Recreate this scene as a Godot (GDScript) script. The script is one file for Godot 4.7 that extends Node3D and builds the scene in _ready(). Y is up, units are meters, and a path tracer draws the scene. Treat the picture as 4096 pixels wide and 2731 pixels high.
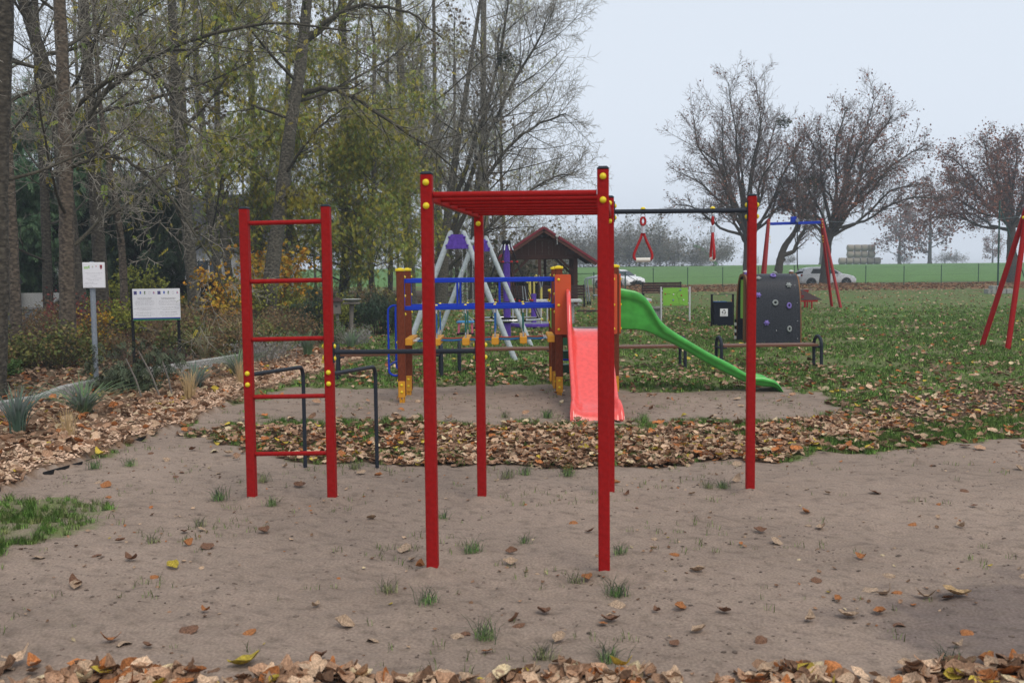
extends Node3D
# A playground at the edge of a wood on an overcast November day.

class MB:
	# collects triangles; shapes are given counter-clockwise seen from outside and stored clockwise
	var v := PackedVector3Array()
	var n := PackedVector3Array()
	var c := PackedColorArray()
	var uv := PackedVector2Array()
	var ix := PackedInt32Array()
	func tri(a: Vector3, b: Vector3, d: Vector3) -> void:
		var nn := (b - a).cross(d - a).normalized()
		var k := v.size()
		v.append(a); v.append(d); v.append(b)
		n.append(nn); n.append(nn); n.append(nn)
		ix.append(k); ix.append(k + 1); ix.append(k + 2)
	func quad(a: Vector3, b: Vector3, d: Vector3, e: Vector3) -> void:
		var nn := (b - a).cross(e - a).normalized()
		var k := v.size()
		v.append(a); v.append(b); v.append(d); v.append(e)
		for i in 4: n.append(nn)
		ix.append_array([k, k + 2, k + 1, k, k + 3, k + 2])
	func box(t: Transform3D, s: Vector3, bev := 0.004) -> void:
		var h := s * 0.5
		var b: float = minf(bev, minf(h.x, minf(h.y, h.z)) * 0.45)
		for ax in 3:
			for sg in [-1.0, 1.0]:
				var u := (ax + 1) % 3
				var w := (ax + 2) % 3
				var q := []
				for e in [[-1, -1], [1, -1], [1, 1], [-1, 1]]:
					var p := Vector3()
					p[ax] = sg * h[ax]
					p[u] = e[0] * (h[u] - b)
					p[w] = e[1] * (h[w] - b)
					q.append(t * p)
				if sg > 0: quad(q[0], q[1], q[2], q[3])
				else: quad(q[0], q[3], q[2], q[1])
		if b <= 0.0: return
		for ax in 3:
			var u := (ax + 1) % 3
			var w := (ax + 2) % 3
			for su in [-1.0, 1.0]:
				for sw in [-1.0, 1.0]:
					var a := Vector3(); var d := Vector3()
					a[u] = su * h[u]; a[w] = sw * (h[w] - b)
					d[u] = su * (h[u] - b); d[w] = sw * h[w]
					var a2 := a; var d2 := d
					a[ax] = -(h[ax] - b); d[ax] = -(h[ax] - b)
					a2[ax] = h[ax] - b; d2[ax] = h[ax] - b
					if su * sw > 0: quad(t * a, t * d, t * d2, t * a2)
					else: quad(t * a, t * a2, t * d2, t * d)
		for sx in [-1.0, 1.0]:
			for sy in [-1.0, 1.0]:
				for sz in [-1.0, 1.0]:
					var a := t * Vector3(sx * h.x, sy * (h.y - b), sz * (h.z - b))
					var d := t * Vector3(sx * (h.x - b), sy * h.y, sz * (h.z - b))
					var e := t * Vector3(sx * (h.x - b), sy * (h.y - b), sz * h.z)
					if sx * sy * sz > 0: tri(a, d, e)
					else: tri(a, e, d)
	func beam(a: Vector3, b: Vector3, w: float, h: float, bev := 0.003, upv := Vector3.UP) -> void:
		# a bar of section w x h from a to b
		var z := (b - a).normalized()
		var up := upv
		if absf(z.dot(up)) > 0.98: up = Vector3.BACK
		var x := up.cross(z).normalized()
		var y := z.cross(x)
		box(Transform3D(Basis(x, y, z), (a + b) * 0.5), Vector3(w, h, a.distance_to(b)), bev)
	func tube(pts: PackedVector3Array, rad: PackedFloat32Array, sides: int, cap := true) -> void:
		var m := pts.size()
		var k0 := v.size()
		var t := (pts[1] - pts[0]).normalized()
		var x := t.cross(Vector3.UP if absf(t.y) < 0.9 else Vector3.RIGHT).normalized()
		for i in m:
			var tn := t
			if i > 0 and i < m - 1: tn = (pts[i + 1] - pts[i - 1]).normalized()
			elif i == m - 1: tn = (pts[i] - pts[i - 1]).normalized()
			x = (x - tn * x.dot(tn)).normalized()
			var y := tn.cross(x)
			for s in sides:
				var a := TAU * s / sides
				var dd := x * cos(a) + y * sin(a)
				v.append(pts[i] + dd * rad[i])
				n.append(dd)
			t = tn
		for i in m - 1:
			for s in sides:
				var a := k0 + i * sides + s
				var b := k0 + i * sides + (s + 1) % sides
				ix.append_array([a, a + sides, b, b, a + sides, b + sides])
		if cap:
			for e in [0, m - 1]:
				var nn := (pts[0] - pts[1]).normalized() if e == 0 else (pts[m - 1] - pts[m - 2]).normalized()
				var k := v.size()
				for s in sides:
					v.append(v[k0 + e * sides + s]); n.append(nn)
				for s in range(1, sides - 1):
					if e == 0: ix.append_array([k, k + s, k + s + 1])
					else: ix.append_array([k, k + s + 1, k + s])
	func rod(a: Vector3, b: Vector3, r: float, sides := 12, r2 := -1.0) -> void:
		tube(PackedVector3Array([a, b]), PackedFloat32Array([r, r if r2 < 0 else r2]), sides)
	func pipe(pts: Array, r: float, sides := 10) -> void:
		var rr := PackedFloat32Array()
		rr.resize(pts.size()); rr.fill(r)
		tube(PackedVector3Array(pts), rr, sides)
	func lathe(t: Transform3D, prof: Array, sides := 20) -> void:
		# prof: Vector2(radius, height) upwards; smooth
		var k0 := v.size()
		var m := prof.size()
		for i in m:
			var p: Vector2 = prof[i]
			var a: Vector2 = prof[maxi(i - 1, 0)]
			var b: Vector2 = prof[mini(i + 1, m - 1)]
			var sl := (b - a).normalized()
			for s in sides:
				var an := TAU * s / sides
				v.append(t * Vector3(cos(an) * p.x, p.y, sin(an) * p.x))
				n.append((t.basis * Vector3(cos(an) * sl.y, -sl.x, sin(an) * sl.y)).normalized())
		for i in m - 1:
			for s in sides:
				var a := k0 + i * sides + s
				var b := k0 + i * sides + (s + 1) % sides
				ix.append_array([a, b, a + sides, b, b + sides, a + sides])
	func prism(t: Transform3D, poly: PackedVector2Array, depth: float) -> void:
		# outline in the xy plane, from z = -depth/2 to depth/2
		var pl := poly
		if Geometry2D.is_polygon_clockwise(pl): pl = pl.duplicate(); pl.reverse()
		var tr := Geometry2D.triangulate_polygon(pl)
		var hd := depth * 0.5
		for i in range(0, tr.size(), 3):
			var a := pl[tr[i]]; var b := pl[tr[i + 1]]; var d := pl[tr[i + 2]]
			if (b - a).cross(d - a) < 0.0:
				var q := b; b = d; d = q
			tri(t * Vector3(a.x, a.y, hd), t * Vector3(b.x, b.y, hd), t * Vector3(d.x, d.y, hd))
			tri(t * Vector3(a.x, a.y, -hd), t * Vector3(d.x, d.y, -hd), t * Vector3(b.x, b.y, -hd))
		for i in pl.size():
			var a := pl[i]; var b := pl[(i + 1) % pl.size()]
			quad(t * Vector3(a.x, a.y, -hd), t * Vector3(b.x, b.y, -hd), t * Vector3(b.x, b.y, hd), t * Vector3(a.x, a.y, hd))
	func sheet(rows: Array, close := false) -> void:
		# rows of equally many points; normals from the grid, smooth
		var k0 := v.size()
		var m: int = rows.size()
		var w: int = rows[0].size()
		for i in m:
			for j in w:
				var du: Vector3
				if close: du = rows[i][(j + 1) % w] - rows[i][(j + w - 1) % w]
				else: du = rows[i][mini(j + 1, w - 1)] - rows[i][maxi(j - 1, 0)]
				var dv: Vector3 = rows[mini(i + 1, m - 1)][j] - rows[maxi(i - 1, 0)][j]
				v.append(rows[i][j])
				n.append(du.cross(dv).normalized())
		for i in m - 1:
			for j in (w if close else w - 1):
				var a := k0 + i * w + j
				var b := k0 + i * w + (j + 1) % w
				ix.append_array([a, a + w, b, b, a + w, b + w])
	func mesh() -> ArrayMesh:
		var ar := []
		ar.resize(Mesh.ARRAY_MAX)
		ar[Mesh.ARRAY_VERTEX] = v
		ar[Mesh.ARRAY_NORMAL] = n
		if c.size() == v.size(): ar[Mesh.ARRAY_COLOR] = c
		if uv.size() == v.size(): ar[Mesh.ARRAY_TEX_UV] = uv
		ar[Mesh.ARRAY_INDEX] = ix
		var m := ArrayMesh.new()
		m.add_surface_from_arrays(Mesh.PRIMITIVE_TRIANGLES, ar)
		return m

var M := {}
var taken := {}
var rng := RandomNumberGenerator.new()
var n_lo := FastNoiseLite.new()
var n_mid := FastNoiseLite.new()
var n_hi := FastNoiseLite.new()

func V(x: float, y: float, z: float) -> Vector3: return Vector3(x, y, z)
func at(p: Vector3, yaw := 0.0) -> Transform3D: return Transform3D(Basis(Vector3.UP, yaw), p)
func lin(r: float, g: float, b: float) -> Color: return Color(r, g, b).linear_to_srgb()

func numbered(s: String) -> String:
	if not taken.has(s):
		taken[s] = 0
		return s
	taken[s] += 1
	return "%s_%03d" % [s, taken[s]]
func tag(o: Node, label: String, category: String, group := "") -> Node:
	o.set_meta("label", label)
	o.set_meta("category", category)
	if group: o.set_meta("group", group)
	return o
func thing(called: String, label: String, category: String, p := Vector3.ZERO, yaw := 0.0, group := "") -> Node3D:
	var o := Node3D.new()
	o.name = numbered(called)
	add_child(o)
	o.position = p
	o.rotation.y = yaw
	tag(o, label, category, group)
	return o
func part(parent: Node, called: String, mb, mat: Material) -> MeshInstance3D:
	var o := MeshInstance3D.new()
	o.name = called if parent != self else numbered(called)
	o.mesh = mb if mb is Mesh else mb.mesh()
	o.material_override = mat
	parent.add_child(o, true)
	return o
func placed(parent: Node, called: String, mesh: Mesh, mat: Material, t: Transform3D) -> MeshInstance3D:
	var o := part(parent, called, mesh, mat)
	o.transform = t
	return o
func structure(called: String, mb, mat: Material) -> MeshInstance3D:
	var o := part(self, called, mb, mat)
	o.set_meta("kind", "structure")
	return o
func copy(o: Node3D, p: Vector3, yaw: float, sc := 1.0, label := "", group := "") -> Node3D:
	var q: Node3D = o.duplicate()
	q.name = numbered(str(o.name).rstrip("0123456789").trim_suffix("_"))
	add_child(q)
	q.position = p
	q.rotation.y = yaw
	q.scale = Vector3.ONE * sc
	if label: q.set_meta("label", label)
	if group: q.set_meta("group", group)
	return q
func many(parent: Node, called: String, mesh: Mesh, mat: Material, where: Array, tint: Array = []) -> MultiMeshInstance3D:
	var m := MultiMesh.new()
	m.transform_format = MultiMesh.TRANSFORM_3D
	m.use_colors = tint.size() > 0
	m.mesh = mesh
	m.instance_count = where.size()
	for i in where.size():
		m.set_instance_transform(i, where[i])
		if tint.size() > 0: m.set_instance_color(i, tint[i])
	var o := MultiMeshInstance3D.new()
	o.name = called if parent != self else numbered(called)
	o.multimesh = m
	o.material_override = mat
	o.set_meta("kind", "stuff")
	parent.add_child(o, true)
	return o

# ---------------------------------------------------------------- materials
func noise_tex(freq: float, lo: float, hi: float, oct := 4, seed_ := 1, type := FastNoiseLite.TYPE_SIMPLEX_SMOOTH, size := 512) -> NoiseTexture2D:
	var f := FastNoiseLite.new()
	f.noise_type = type
	f.frequency = freq
	f.fractal_octaves = oct
	f.seed = seed_
	var t := NoiseTexture2D.new()
	t.width = size; t.height = size
	t.seamless = true
	t.noise = f
	var g := Gradient.new()
	g.set_color(0, Color(lo, lo, lo)); g.set_color(1, Color(hi, hi, hi))
	t.color_ramp = g
	return t
func noise_nrm(freq: float, bump: float, oct := 4, seed_ := 1, type := FastNoiseLite.TYPE_SIMPLEX_SMOOTH) -> NoiseTexture2D:
	var t := noise_tex(freq, 0, 1, oct, seed_, type)
	t.color_ramp = null
	t.as_normal_map = true
	t.bump_strength = bump
	return t
func mat(called: String, col: Color, rough: float, tex: Texture2D = null, scale := Vector3.ONE, nrm: Texture2D = null, metal := 0.0, world := false) -> StandardMaterial3D:
	var m := StandardMaterial3D.new()
	m.resource_name = called
	m.albedo_color = col
	m.roughness = rough
	m.metallic = metal
	m.cull_mode = BaseMaterial3D.CULL_DISABLED
	if tex or nrm:
		m.uv1_triplanar = true
		m.uv1_world_triplanar = world
		m.uv1_scale = scale
	if tex: m.albedo_texture = tex
	if nrm:
		m.normal_enabled = true
		m.normal_texture = nrm
	M[called] = m
	return m

func materials() -> void:
	var fine := noise_tex(0.09, 0.86, 1.0, 4, 3)
	var blotch := noise_tex(0.012, 0.80, 1.0, 5, 5)
	var grain := noise_tex(0.02, 0.68, 1.0, 5, 7)
	var coarse := noise_tex(0.03, 0.45, 1.0, 5, 9)
	var finen := noise_nrm(0.12, 1.2, 3, 4)
	var barkn := noise_nrm(0.035, 9.0, 5, 12)
	var barkt := noise_tex(0.022, 0.28, 1.0, 5, 14)
	var sandt := noise_tex(0.05, 0.74, 1.0, 5, 21)
	var sandn := noise_nrm(0.05, 5.0, 5, 21)
	var worn := noise_tex(0.028, 0.86, 1.0, 6, 31)
	# powder-coated steel
	mat("red_steel", lin(0.375, 0.013, 0.013), 0.52, worn, V(1.6, 1.6, 1.6), finen)
	mat("red_steel_faded", lin(0.42, 0.05, 0.05), 0.5, fine, V(3, 3, 3), finen)
	mat("anthracite", lin(0.035, 0.042, 0.055), 0.45, fine, V(3, 3, 3), finen)
	mat("blue_steel", lin(0.018, 0.055, 0.52), 0.38, fine, V(3, 3, 3), finen)
	mat("grey_steel", lin(0.56, 0.63, 0.66), 0.4, blotch, V(2, 2, 2), finen)
	mat("purple_steel", lin(0.145, 0.075, 0.46), 0.42, blotch, V(2, 2, 2), finen)
	mat("white_steel", lin(0.70, 0.71, 0.72), 0.4, blotch, V(2, 2, 2))
	mat("yellow_steel", lin(0.74, 0.62, 0.16), 0.42, blotch, V(2, 2, 2))
	mat("galvanised", lin(0.33, 0.37, 0.42), 0.45, blotch, V(4, 4, 4), finen, 0.35)
	mat("chrome", lin(0.62, 0.63, 0.64), 0.25, null, Vector3.ONE, null, 0.9)
	mat("green_wire", lin(0.012, 0.055, 0.04), 0.5)
	mat("dark_post", lin(0.016, 0.017, 0.02), 0.5, fine, V(3, 3, 3))
	for k in ["red_steel", "red_steel_faded", "anthracite", "blue_steel", "purple_steel"]: M[k].metallic_specular = 0.2
	# plastics
	mat("yellow_cap", lin(0.80, 0.61, 0.012), 0.35)
	mat("amber_plastic", lin(0.76, 0.34, 0.012), 0.45, fine, V(4, 4, 4), finen)
	mat("orange_panel", lin(0.70, 0.095, 0.018), 0.5, fine, V(4, 4, 4), finen)
	var rs := mat("red_slide", lin(0.98, 0.105, 0.09), 0.22, worn, V(0.9, 0.9, 0.9))
	rs.metallic_specular = 0.55
	mat("green_slide", lin(0.085, 0.52, 0.08), 0.28, blotch, V(0.9, 0.9, 0.9))
	mat("lime_panel", lin(0.24, 0.56, 0.055), 0.45, fine, V(2, 2, 2))
	mat("pine_green_plastic", lin(0.012, 0.10, 0.05), 0.5, fine, V(2, 2, 2))
	mat("pink_plastic", lin(0.62, 0.13, 0.19), 0.4)
	mat("sky_blue_plastic", lin(0.06, 0.30, 0.62), 0.4)
	mat("black_rubber", lin(0.012, 0.012, 0.014), 0.6, fine, V(5, 5, 5))
	mat("lilac_hold", lin(0.24, 0.17, 0.55), 0.55, blotch, V(6, 6, 6))
	mat("grey_hold", lin(0.33, 0.36, 0.35), 0.6, blotch, V(6, 6, 6))
	mat("climbing_board", lin(0.075, 0.082, 0.10), 0.42, coarse, V(2, 2, 2), finen)
	mat("bin_black", lin(0.010, 0.013, 0.022), 0.45, fine, V(3, 3, 3))
	mat("sticker_white", lin(0.78, 0.78, 0.78), 0.5)
	mat("ink", lin(0.03, 0.03, 0.03), 0.6)
	# ropes
	mat("red_rope", lin(0.58, 0.022, 0.028), 0.75, grain, V(30, 30, 30))
	mat("blue_rope", lin(0.02, 0.16, 0.50), 0.75, grain, V(30, 30, 30))
	mat("teal_rope", lin(0.015, 0.18, 0.15), 0.75, grain, V(30, 30, 30))
	mat("black_rope", lin(0.012, 0.012, 0.014), 0.8)
	mat("white_handle", lin(0.72, 0.70, 0.62), 0.5)
	# timber
	mat("post_timber", lin(0.235, 0.058, 0.026), 0.62, grain, V(9, 1.2, 9), finen)
	mat("bench_timber", lin(0.21, 0.082, 0.04), 0.55, grain, V(1.2, 9, 9), finen)
	mat("hut_timber", lin(0.15, 0.062, 0.045), 0.7, grain, V(7, 1, 7), finen)
	mat("hut_dark", lin(0.035, 0.018, 0.015), 0.75, grain, V(7, 1, 7))
	mat("slat_timber", lin(0.075, 0.042, 0.038), 0.7, grain, V(1, 8, 8))
	mat("grey_timber", lin(0.24, 0.21, 0.18), 0.8, grain, V(4, 4, 4))
	mat("arch_edge", lin(0.30, 0.13, 0.04), 0.6, grain, V(4, 4, 4))
	mat("roof_red", lin(0.26, 0.012, 0.03), 0.5, blotch, V(1, 1, 1))
	# masonry and ground goods
	mat("concrete", lin(0.66, 0.65, 0.62), 0.9, coarse, V(1.5, 1.5, 1.5), sandn)
	mat("white_stone", lin(0.62, 0.63, 0.62), 0.7, blotch, V(2, 2, 2))
	mat("render_white", lin(0.62, 0.64, 0.67), 0.9, blotch, V(0.4, 0.4, 0.4))
	mat("render_beige", lin(0.74, 0.72, 0.68), 0.9, blotch, V(0.4, 0.4, 0.4))
	mat("roof_dark", lin(0.035, 0.035, 0.04), 0.8, grain, V(1, 1, 1))
	mat("dark_fence", lin(0.02, 0.021, 0.027), 0.75, grain, V(1, 1, 1))
	for k in ["bin_black", "climbing_board", "dark_post", "black_rubber", "hut_timber", "hut_dark", "post_timber", "slat_timber"]: M[k].metallic_specular = 0.25
	mat("window_glass", lin(0.03, 0.04, 0.05), 0.08)
	mat("hay", lin(0.40, 0.35, 0.28), 0.95, blotch, V(2, 2, 2))
	# vehicles
	var cp := mat("car_paint", lin(0.93, 0.94, 0.96), 0.3)
	cp.clearcoat_enabled = true
	cp.clearcoat = 0.8
	mat("tyre", lin(0.015, 0.015, 0.015), 0.8)
	mat("alloy", lin(0.45, 0.46, 0.47), 0.35, null, Vector3.ONE, null, 0.7)
	mat("tail_light", lin(0.28, 0.02, 0.015), 0.2)
	mat("headlamp", lin(0.45, 0.48, 0.5), 0.12)
	mat("car_trim", lin(0.02, 0.02, 0.022), 0.5)
	# plants
	mat("bark_grey", lin(0.27, 0.245, 0.19), 0.95, barkt, V(0.8, 1.15, 0.8), barkn, 0.0, true)
	mat("bark_dark", lin(0.17, 0.145, 0.11), 0.95, barkt, V(0.8, 1.15, 0.8), barkn, 0.0, true)
	mat("bark_brown", lin(0.29, 0.225, 0.165), 0.95, barkt, V(0.8, 1.15, 0.8), barkn, 0.0, true)
	mat("twig", lin(0.165, 0.145, 0.10), 0.95, barkt, V(1.5, 1.5, 1.5), null, 0.0, true)
	mat("twig_pale", lin(0.28, 0.255, 0.21), 0.95)
	mat("twig_red", lin(0.17, 0.125, 0.105), 0.95)
	for a in [["foliage", 0.4], ["litter", 0.12], ["blade", 0.5]]:
		var m := mat(a[0], Color.WHITE, 0.75 if a[0] != "litter" else 0.7)
		m.vertex_color_use_as_albedo = true
		m.metallic_specular = 0.3
		m.backlight_enabled = true
		if a[0] == "litter":
			m.albedo_texture = coarse
			m.uv1_triplanar = true
			m.uv1_scale = V(0.55, 0.55, 0.55)
		m.backlight = Color(a[1], a[1], a[1])
	var cl := mat("crumb", Color.WHITE, 0.95)
	cl.vertex_color_use_as_albedo = true
	var gm := mat("ground", Color.WHITE, 0.96, sandt, V(1.7, 1.7, 1.7), sandn, 0.0, true)
	gm.vertex_color_use_as_albedo = true
	gm.metallic_specular = 0.2
	gm.normal_scale = 0.4

# ---------------------------------------------------------------- ground
const LEAF_STRIP := [Vector2(-3.24, -10.42), Vector2(-3.31, -10.85), Vector2(-2.28, -11.09), Vector2(-1.32, -11.03), Vector2(-0.22, -10.81), Vector2(0.56, -10.61), Vector2(1.10, -10.58), Vector2(2.58, -10.49), Vector2(3.24, -11.21), Vector2(4.38, -12.40), Vector2(6.95, -13.77), Vector2(11, -15.2), Vector2(10, -13.2), Vector2(5.67, -11.21), Vector2(4.13, -10.39), Vector2(3.05, -9.79), Vector2(2.51, -8.91), Vector2(2.18, -8.69), Vector2(1.19, -8.58), Vector2(0.26, -8.53), Vector2(-0.83, -8.78), Vector2(-1.61, -8.92), Vector2(-2.24, -8.95)]
const SAND_TOWER := [Vector2(-3.44, -12.97), Vector2(-3.31, -14.35), Vector2(-1.72, -14.48), Vector2(0.77, -14.54), Vector2(1.87, -13.55), Vector2(3.75, -14.03), Vector2(4.01, -13.28), Vector2(3.88, -12.24), Vector2(3.39, -11.36), Vector2(2.46, -10.94), Vector2(0.57, -10.91), Vector2(-1.36, -11.35), Vector2(-2.84, -11.44)]
const SAND_FRONT := [Vector2(-4.6, -0.5), Vector2(-4.2, -6.0), Vector2(-3.98, -7.8), Vector2(-3.84, -9.24), Vector2(-3.77, -10.31), Vector2(-3.60, -11.83), Vector2(-3.5, -13.2), Vector2(-2.9, -11.4), Vector2(-3.2, -10.4), Vector2(-2.24, -8.95), Vector2(-0.83, -8.78), Vector2(0.26, -8.53), Vector2(1.19, -8.58), Vector2(2.48, -8.78), Vector2(3.26, -9.19), Vector2(4.96, -9.81), Vector2(8.5, -11.2), Vector2(13, -11.5), Vector2(13, -0.5)]
const WORN := [Vector2(5.9, -19.3), Vector2(7.2, -20.6), Vector2(10.0, -20.9), Vector2(13.0, -21.3), Vector2(13, -19.2), Vector2(9.3, -18.9), Vector2(7.0, -18.8)]
const BED := [Vector2(-4.6, -0.5), Vector2(-4.2, -6.0), Vector2(-3.98, -7.80), Vector2(-3.94, -8.37), Vector2(-3.84, -9.24), Vector2(-3.77, -10.31), Vector2(-3.64, -10.87), Vector2(-3.60, -11.83), Vector2(-3.59, -13.55), Vector2(-3.37, -14.62), Vector2(-3.05, -17.08), Vector2(-2.75, -18.79), Vector2(-3.2, -21.0), Vector2(-4.2, -21.5), Vector2(-5.0, -18.0), Vector2(-5.69, -15.67), Vector2(-5.76, -14.71), Vector2(-6.00, -13.60), Vector2(-6.21, -11.66), Vector2(-6.6, -6.0), Vector2(-6.8, -0.5)]
const WOOD := [Vector2(-6.8, -0.5), Vector2(-6.6, -6.0), Vector2(-6.21, -11.66), Vector2(-6.00, -13.60), Vector2(-5.69, -15.67), Vector2(-5.0, -18.0), Vector2(-4.2, -21.0), Vector2(-4.4, -26.0), Vector2(-4.6, -32.0), Vector2(-5.0, -42.0), Vector2(-4.0, -56.0), Vector2(-3.0, -75.0), Vector2(-90, -120.0), Vector2(-90, -0.5)]
const GRASS_PATCH := [Vector2(-3.02, -5.89), Vector2(-2.95, -6.17), Vector2(-2.82, -6.47), Vector2(-2.9, -7.06), Vector2(-3.30, -7.55), Vector2(-4.1, -7.4), Vector2(-4.0, -5.5)]
const POST_FEET := [Vector2(-0.459, -5.638), Vector2(0.503, -5.59), Vector2(-0.233, -7.444), Vector2(0.727, -7.547), Vector2(-1.942, -7.474), Vector2(-1.342, -7.449), Vector2(1.782, -7.575)]
var n_dent := FastNoiseLite.new()
var polys := {}

func inside(called: String, p: Vector2) -> bool:
	return Geometry2D.is_point_in_polygon(p, polys[called])
func region(x: float, z: float) -> int:
	# 0 lawn, 1 sand, 2 leaf strip, 3 planted bed, 4 floor of the wood, 5 worn earth, 6 field, 7 verge under leaves
	var d := -z
	if d > 36.0 or x > 14.0:
		if inside("wood", Vector2(x, z)): return 4
		if x > 5.0 or d > 90:
			var e := n_mid.get_noise_2d(x * 3.0, z * 3.0) * 3.0
			if d > 92.0 + e: return 6
			if d > 64.5 + 0.05 * x + e * 1.3: return 7
		return 0
	var w := Vector2(n_mid.get_noise_2d(x * 5.0, z * 5.0), n_mid.get_noise_2d(x * 5.0 + 70.0, z * 5.0)) * 0.32 + Vector2(n_hi.get_noise_2d(x, z), n_hi.get_noise_2d(x + 30.0, z)) * 0.13
	var p := Vector2(x, z) + w
	var q := Vector2(x, z) + w * 0.3
	if inside("bed", q): return 3
	if inside("wood", q): return 4
	if inside("strip", p): return 2
	if inside("tower", p): return 1
	if inside("patch", p): return 0
	if inside("front", p): return 1
	if inside("worn", p): return 5
	return 0
func gh(x: float, z: float) -> float:
	var d := -z
	var h := n_lo.get_noise_2d(x * 2.0, z * 2.0) * 0.02
	if d < 26.0 and absf(x) < 14.0:
		var p := Vector2(x, z)
		if d < 15.0:
			# trodden sand: hollows of feet, lumps, and a little heap round each post
			h += n_hi.get_noise_2d(x * 0.5, z * 0.5) * 0.016 + n_hi.get_noise_2d(x * 2.4, z * 2.4) * 0.007 + n_hi.get_noise_2d(x * 6.0, z * 6.0) * 0.004
			h -= 0.016 * (1.0 - smoothstep(-0.95, -0.55, n_dent.get_noise_2d(x, z)))
			if d < 8.6:
				for q in POST_FEET:
					var e := Vector2(x - q.x, z - q.y).length_squared()
					if e < 0.09: h += (0.036 + 0.02 * n_hi.get_noise_2d(x * 3.0, z * 3.0)) * exp(-e / 0.009) - 0.014 * exp(-(e - 0.03) * (e - 0.03) / 0.0006)
		if inside("bed", p): h += 0.05
		# trodden hollow round the bridge posts and a little bank of sand at the foot of each slide
		h -= 0.035 * exp(-(Vector2(x + 1.4, z + 12.9).length_squared()) / 0.5)
		h += 0.025 * exp(-(Vector2(x - 0.92, z + 10.75).length_squared()) / 0.12)
	if d > 60.0:
		if x > 5.0: h += 0.30 * smoothstep(66.0, 72.5, d) * (1.0 - smoothstep(73.5, 76.0, d)) * smoothstep(5.0, 9.0, x) * (0.7 + 0.5 * n_mid.get_noise_2d(x, z * 2.0))
		h += 1.60 * smoothstep(88.0, 205.0, d) - 2.6 * smoothstep(214.0, 320.0, d)
	return h
func on(x: float, z: float, dy := 0.0) -> Vector3: return Vector3(x, gh(x, z) + dy, z)

func make_ground() -> void:
	polys = {"strip": PackedVector2Array(LEAF_STRIP), "tower": PackedVector2Array(SAND_TOWER), "front": PackedVector2Array(SAND_FRONT), "worn": PackedVector2Array(WORN), "bed": PackedVector2Array(BED), "wood": PackedVector2Array(WOOD), "patch": PackedVector2Array(GRASS_PATCH)}
	var rows := PackedFloat32Array()
	var d := -4.0
	while d < 430.0:
		rows.append(d)
		if d < 2.5: d += 0.3
		elif d < 9.0: d += 0.03
		elif d < 16.0: d += d * 0.0045
		elif d < 80.0: d += d * 0.012
		else: d += d * 0.04
	var cols := 340
	var mb := MB.new()
	var w := cols + 1
	mb.v.resize(rows.size() * w); mb.n.resize(rows.size() * w); mb.c.resize(rows.size() * w)
	for j in rows.size():
		var z := -rows[j]
		var hw := 8.0 + maxf(rows[j], 0.0) * 0.72
		if rows[j] > 90.0: hw += (rows[j] - 90.0) * 0.4
		for i in w:
			var u := 2.0 * i / cols - 1.0
			var x := hw * u * (0.55 + 0.45 * u * u)
			var k := j * w + i
			var far := rows[j] > 30.0
			mb.v[k] = Vector3(x, gh(x, z), z)
			var a := n_mid.get_noise_2d(x * 2.2, z * 2.2)
			var b := n_hi.get_noise_2d(x * 1.6, z * 1.6)
			var e := n_hi.get_noise_2d(x * 6.0 + 50.0, z * 6.0)
			var col := Vector3()
			match region(x, z):
				0: col = Vector3(0.165, 0.205, 0.075).lerp(Vector3(0.23, 0.185, 0.11), clampf(0.35 + a * 0.9 + b * 0.4, 0.0, 1.0)) if not far else Vector3(0.14, 0.225, 0.065).lerp(Vector3(0.20, 0.19, 0.09), clampf(0.32 + a * 0.8 + b * 0.9 + e * 0.5, 0.0, 1.0))
				1: col = Vector3(0.37, 0.284, 0.228) * (1.0 + 0.20 * a + 0.10 * b + 0.10 * e)
				2: col = Vector3(0.13, 0.085, 0.055) * (1.0 + 0.4 * b)
				3: col = Vector3(0.26, 0.165, 0.105) * (1.0 + 0.4 * b)
				4: col = Vector3(0.17, 0.125, 0.08) * (1.0 + 0.4 * b + 0.3 * a)
				5: col = Vector3(0.20, 0.20, 0.10) * (1.0 + 0.2 * b)
				6: col = Vector3(0.155, 0.30, 0.085) * (1.0 + 0.12 * a + 0.05 * b)
				7: col = Vector3(0.29, 0.185, 0.105).lerp(Vector3(0.24, 0.25, 0.11), clampf(0.35 + 1.1 * a, 0.0, 1.0)) * (1.0 + 0.3 * b)
			if rows[j] < 14.5 and e < -0.34: col *= 0.80
			if rows[j] < 9.0 and x < 0.0 and region(x, z) == 0: col = Vector3(0.33, 0.275, 0.20).lerp(Vector3(0.20, 0.24, 0.09), clampf(0.45 + b + a, 0.0, 1.0))
			# damp dark earth where water stood, front of the sand
			if rows[j] < 6.5 and x > 1.0:
				var wet := 1.0 - Vector2((x - 2.55) / 1.0, (z + 4.75) / 0.8).length() + 0.55 * b + 0.45 * a
				col = col.lerp(col * Vector3(0.60, 0.61, 0.66), clampf(wet * 1.8, 0.0, 1.0))
			mb.c[k] = Color(col.x, col.y, col.z)
	for j in rows.size():
		for i in w:
			var k := j * w + i
			var du := mb.v[k + (1 if i < cols else 0)] - mb.v[k - (1 if i > 0 else 0)]
			var dv := mb.v[k + (w if j < rows.size() - 1 else 0)] - mb.v[k - (w if j > 0 else 0)]
			mb.n[k] = du.cross(dv).normalized()
	var ixs := PackedInt32Array()
	ixs.resize((rows.size() - 1) * cols * 6)
	var q := 0
	for j in rows.size() - 1:
		for i in cols:
			var a := j * w + i
			ixs[q] = a; ixs[q + 1] = a + w; ixs[q + 2] = a + 1
			ixs[q + 3] = a + 1; ixs[q + 4] = a + w; ixs[q + 5] = a + w + 1
			q += 6
	mb.ix = ixs
	structure("ground", mb, M.ground)

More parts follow.
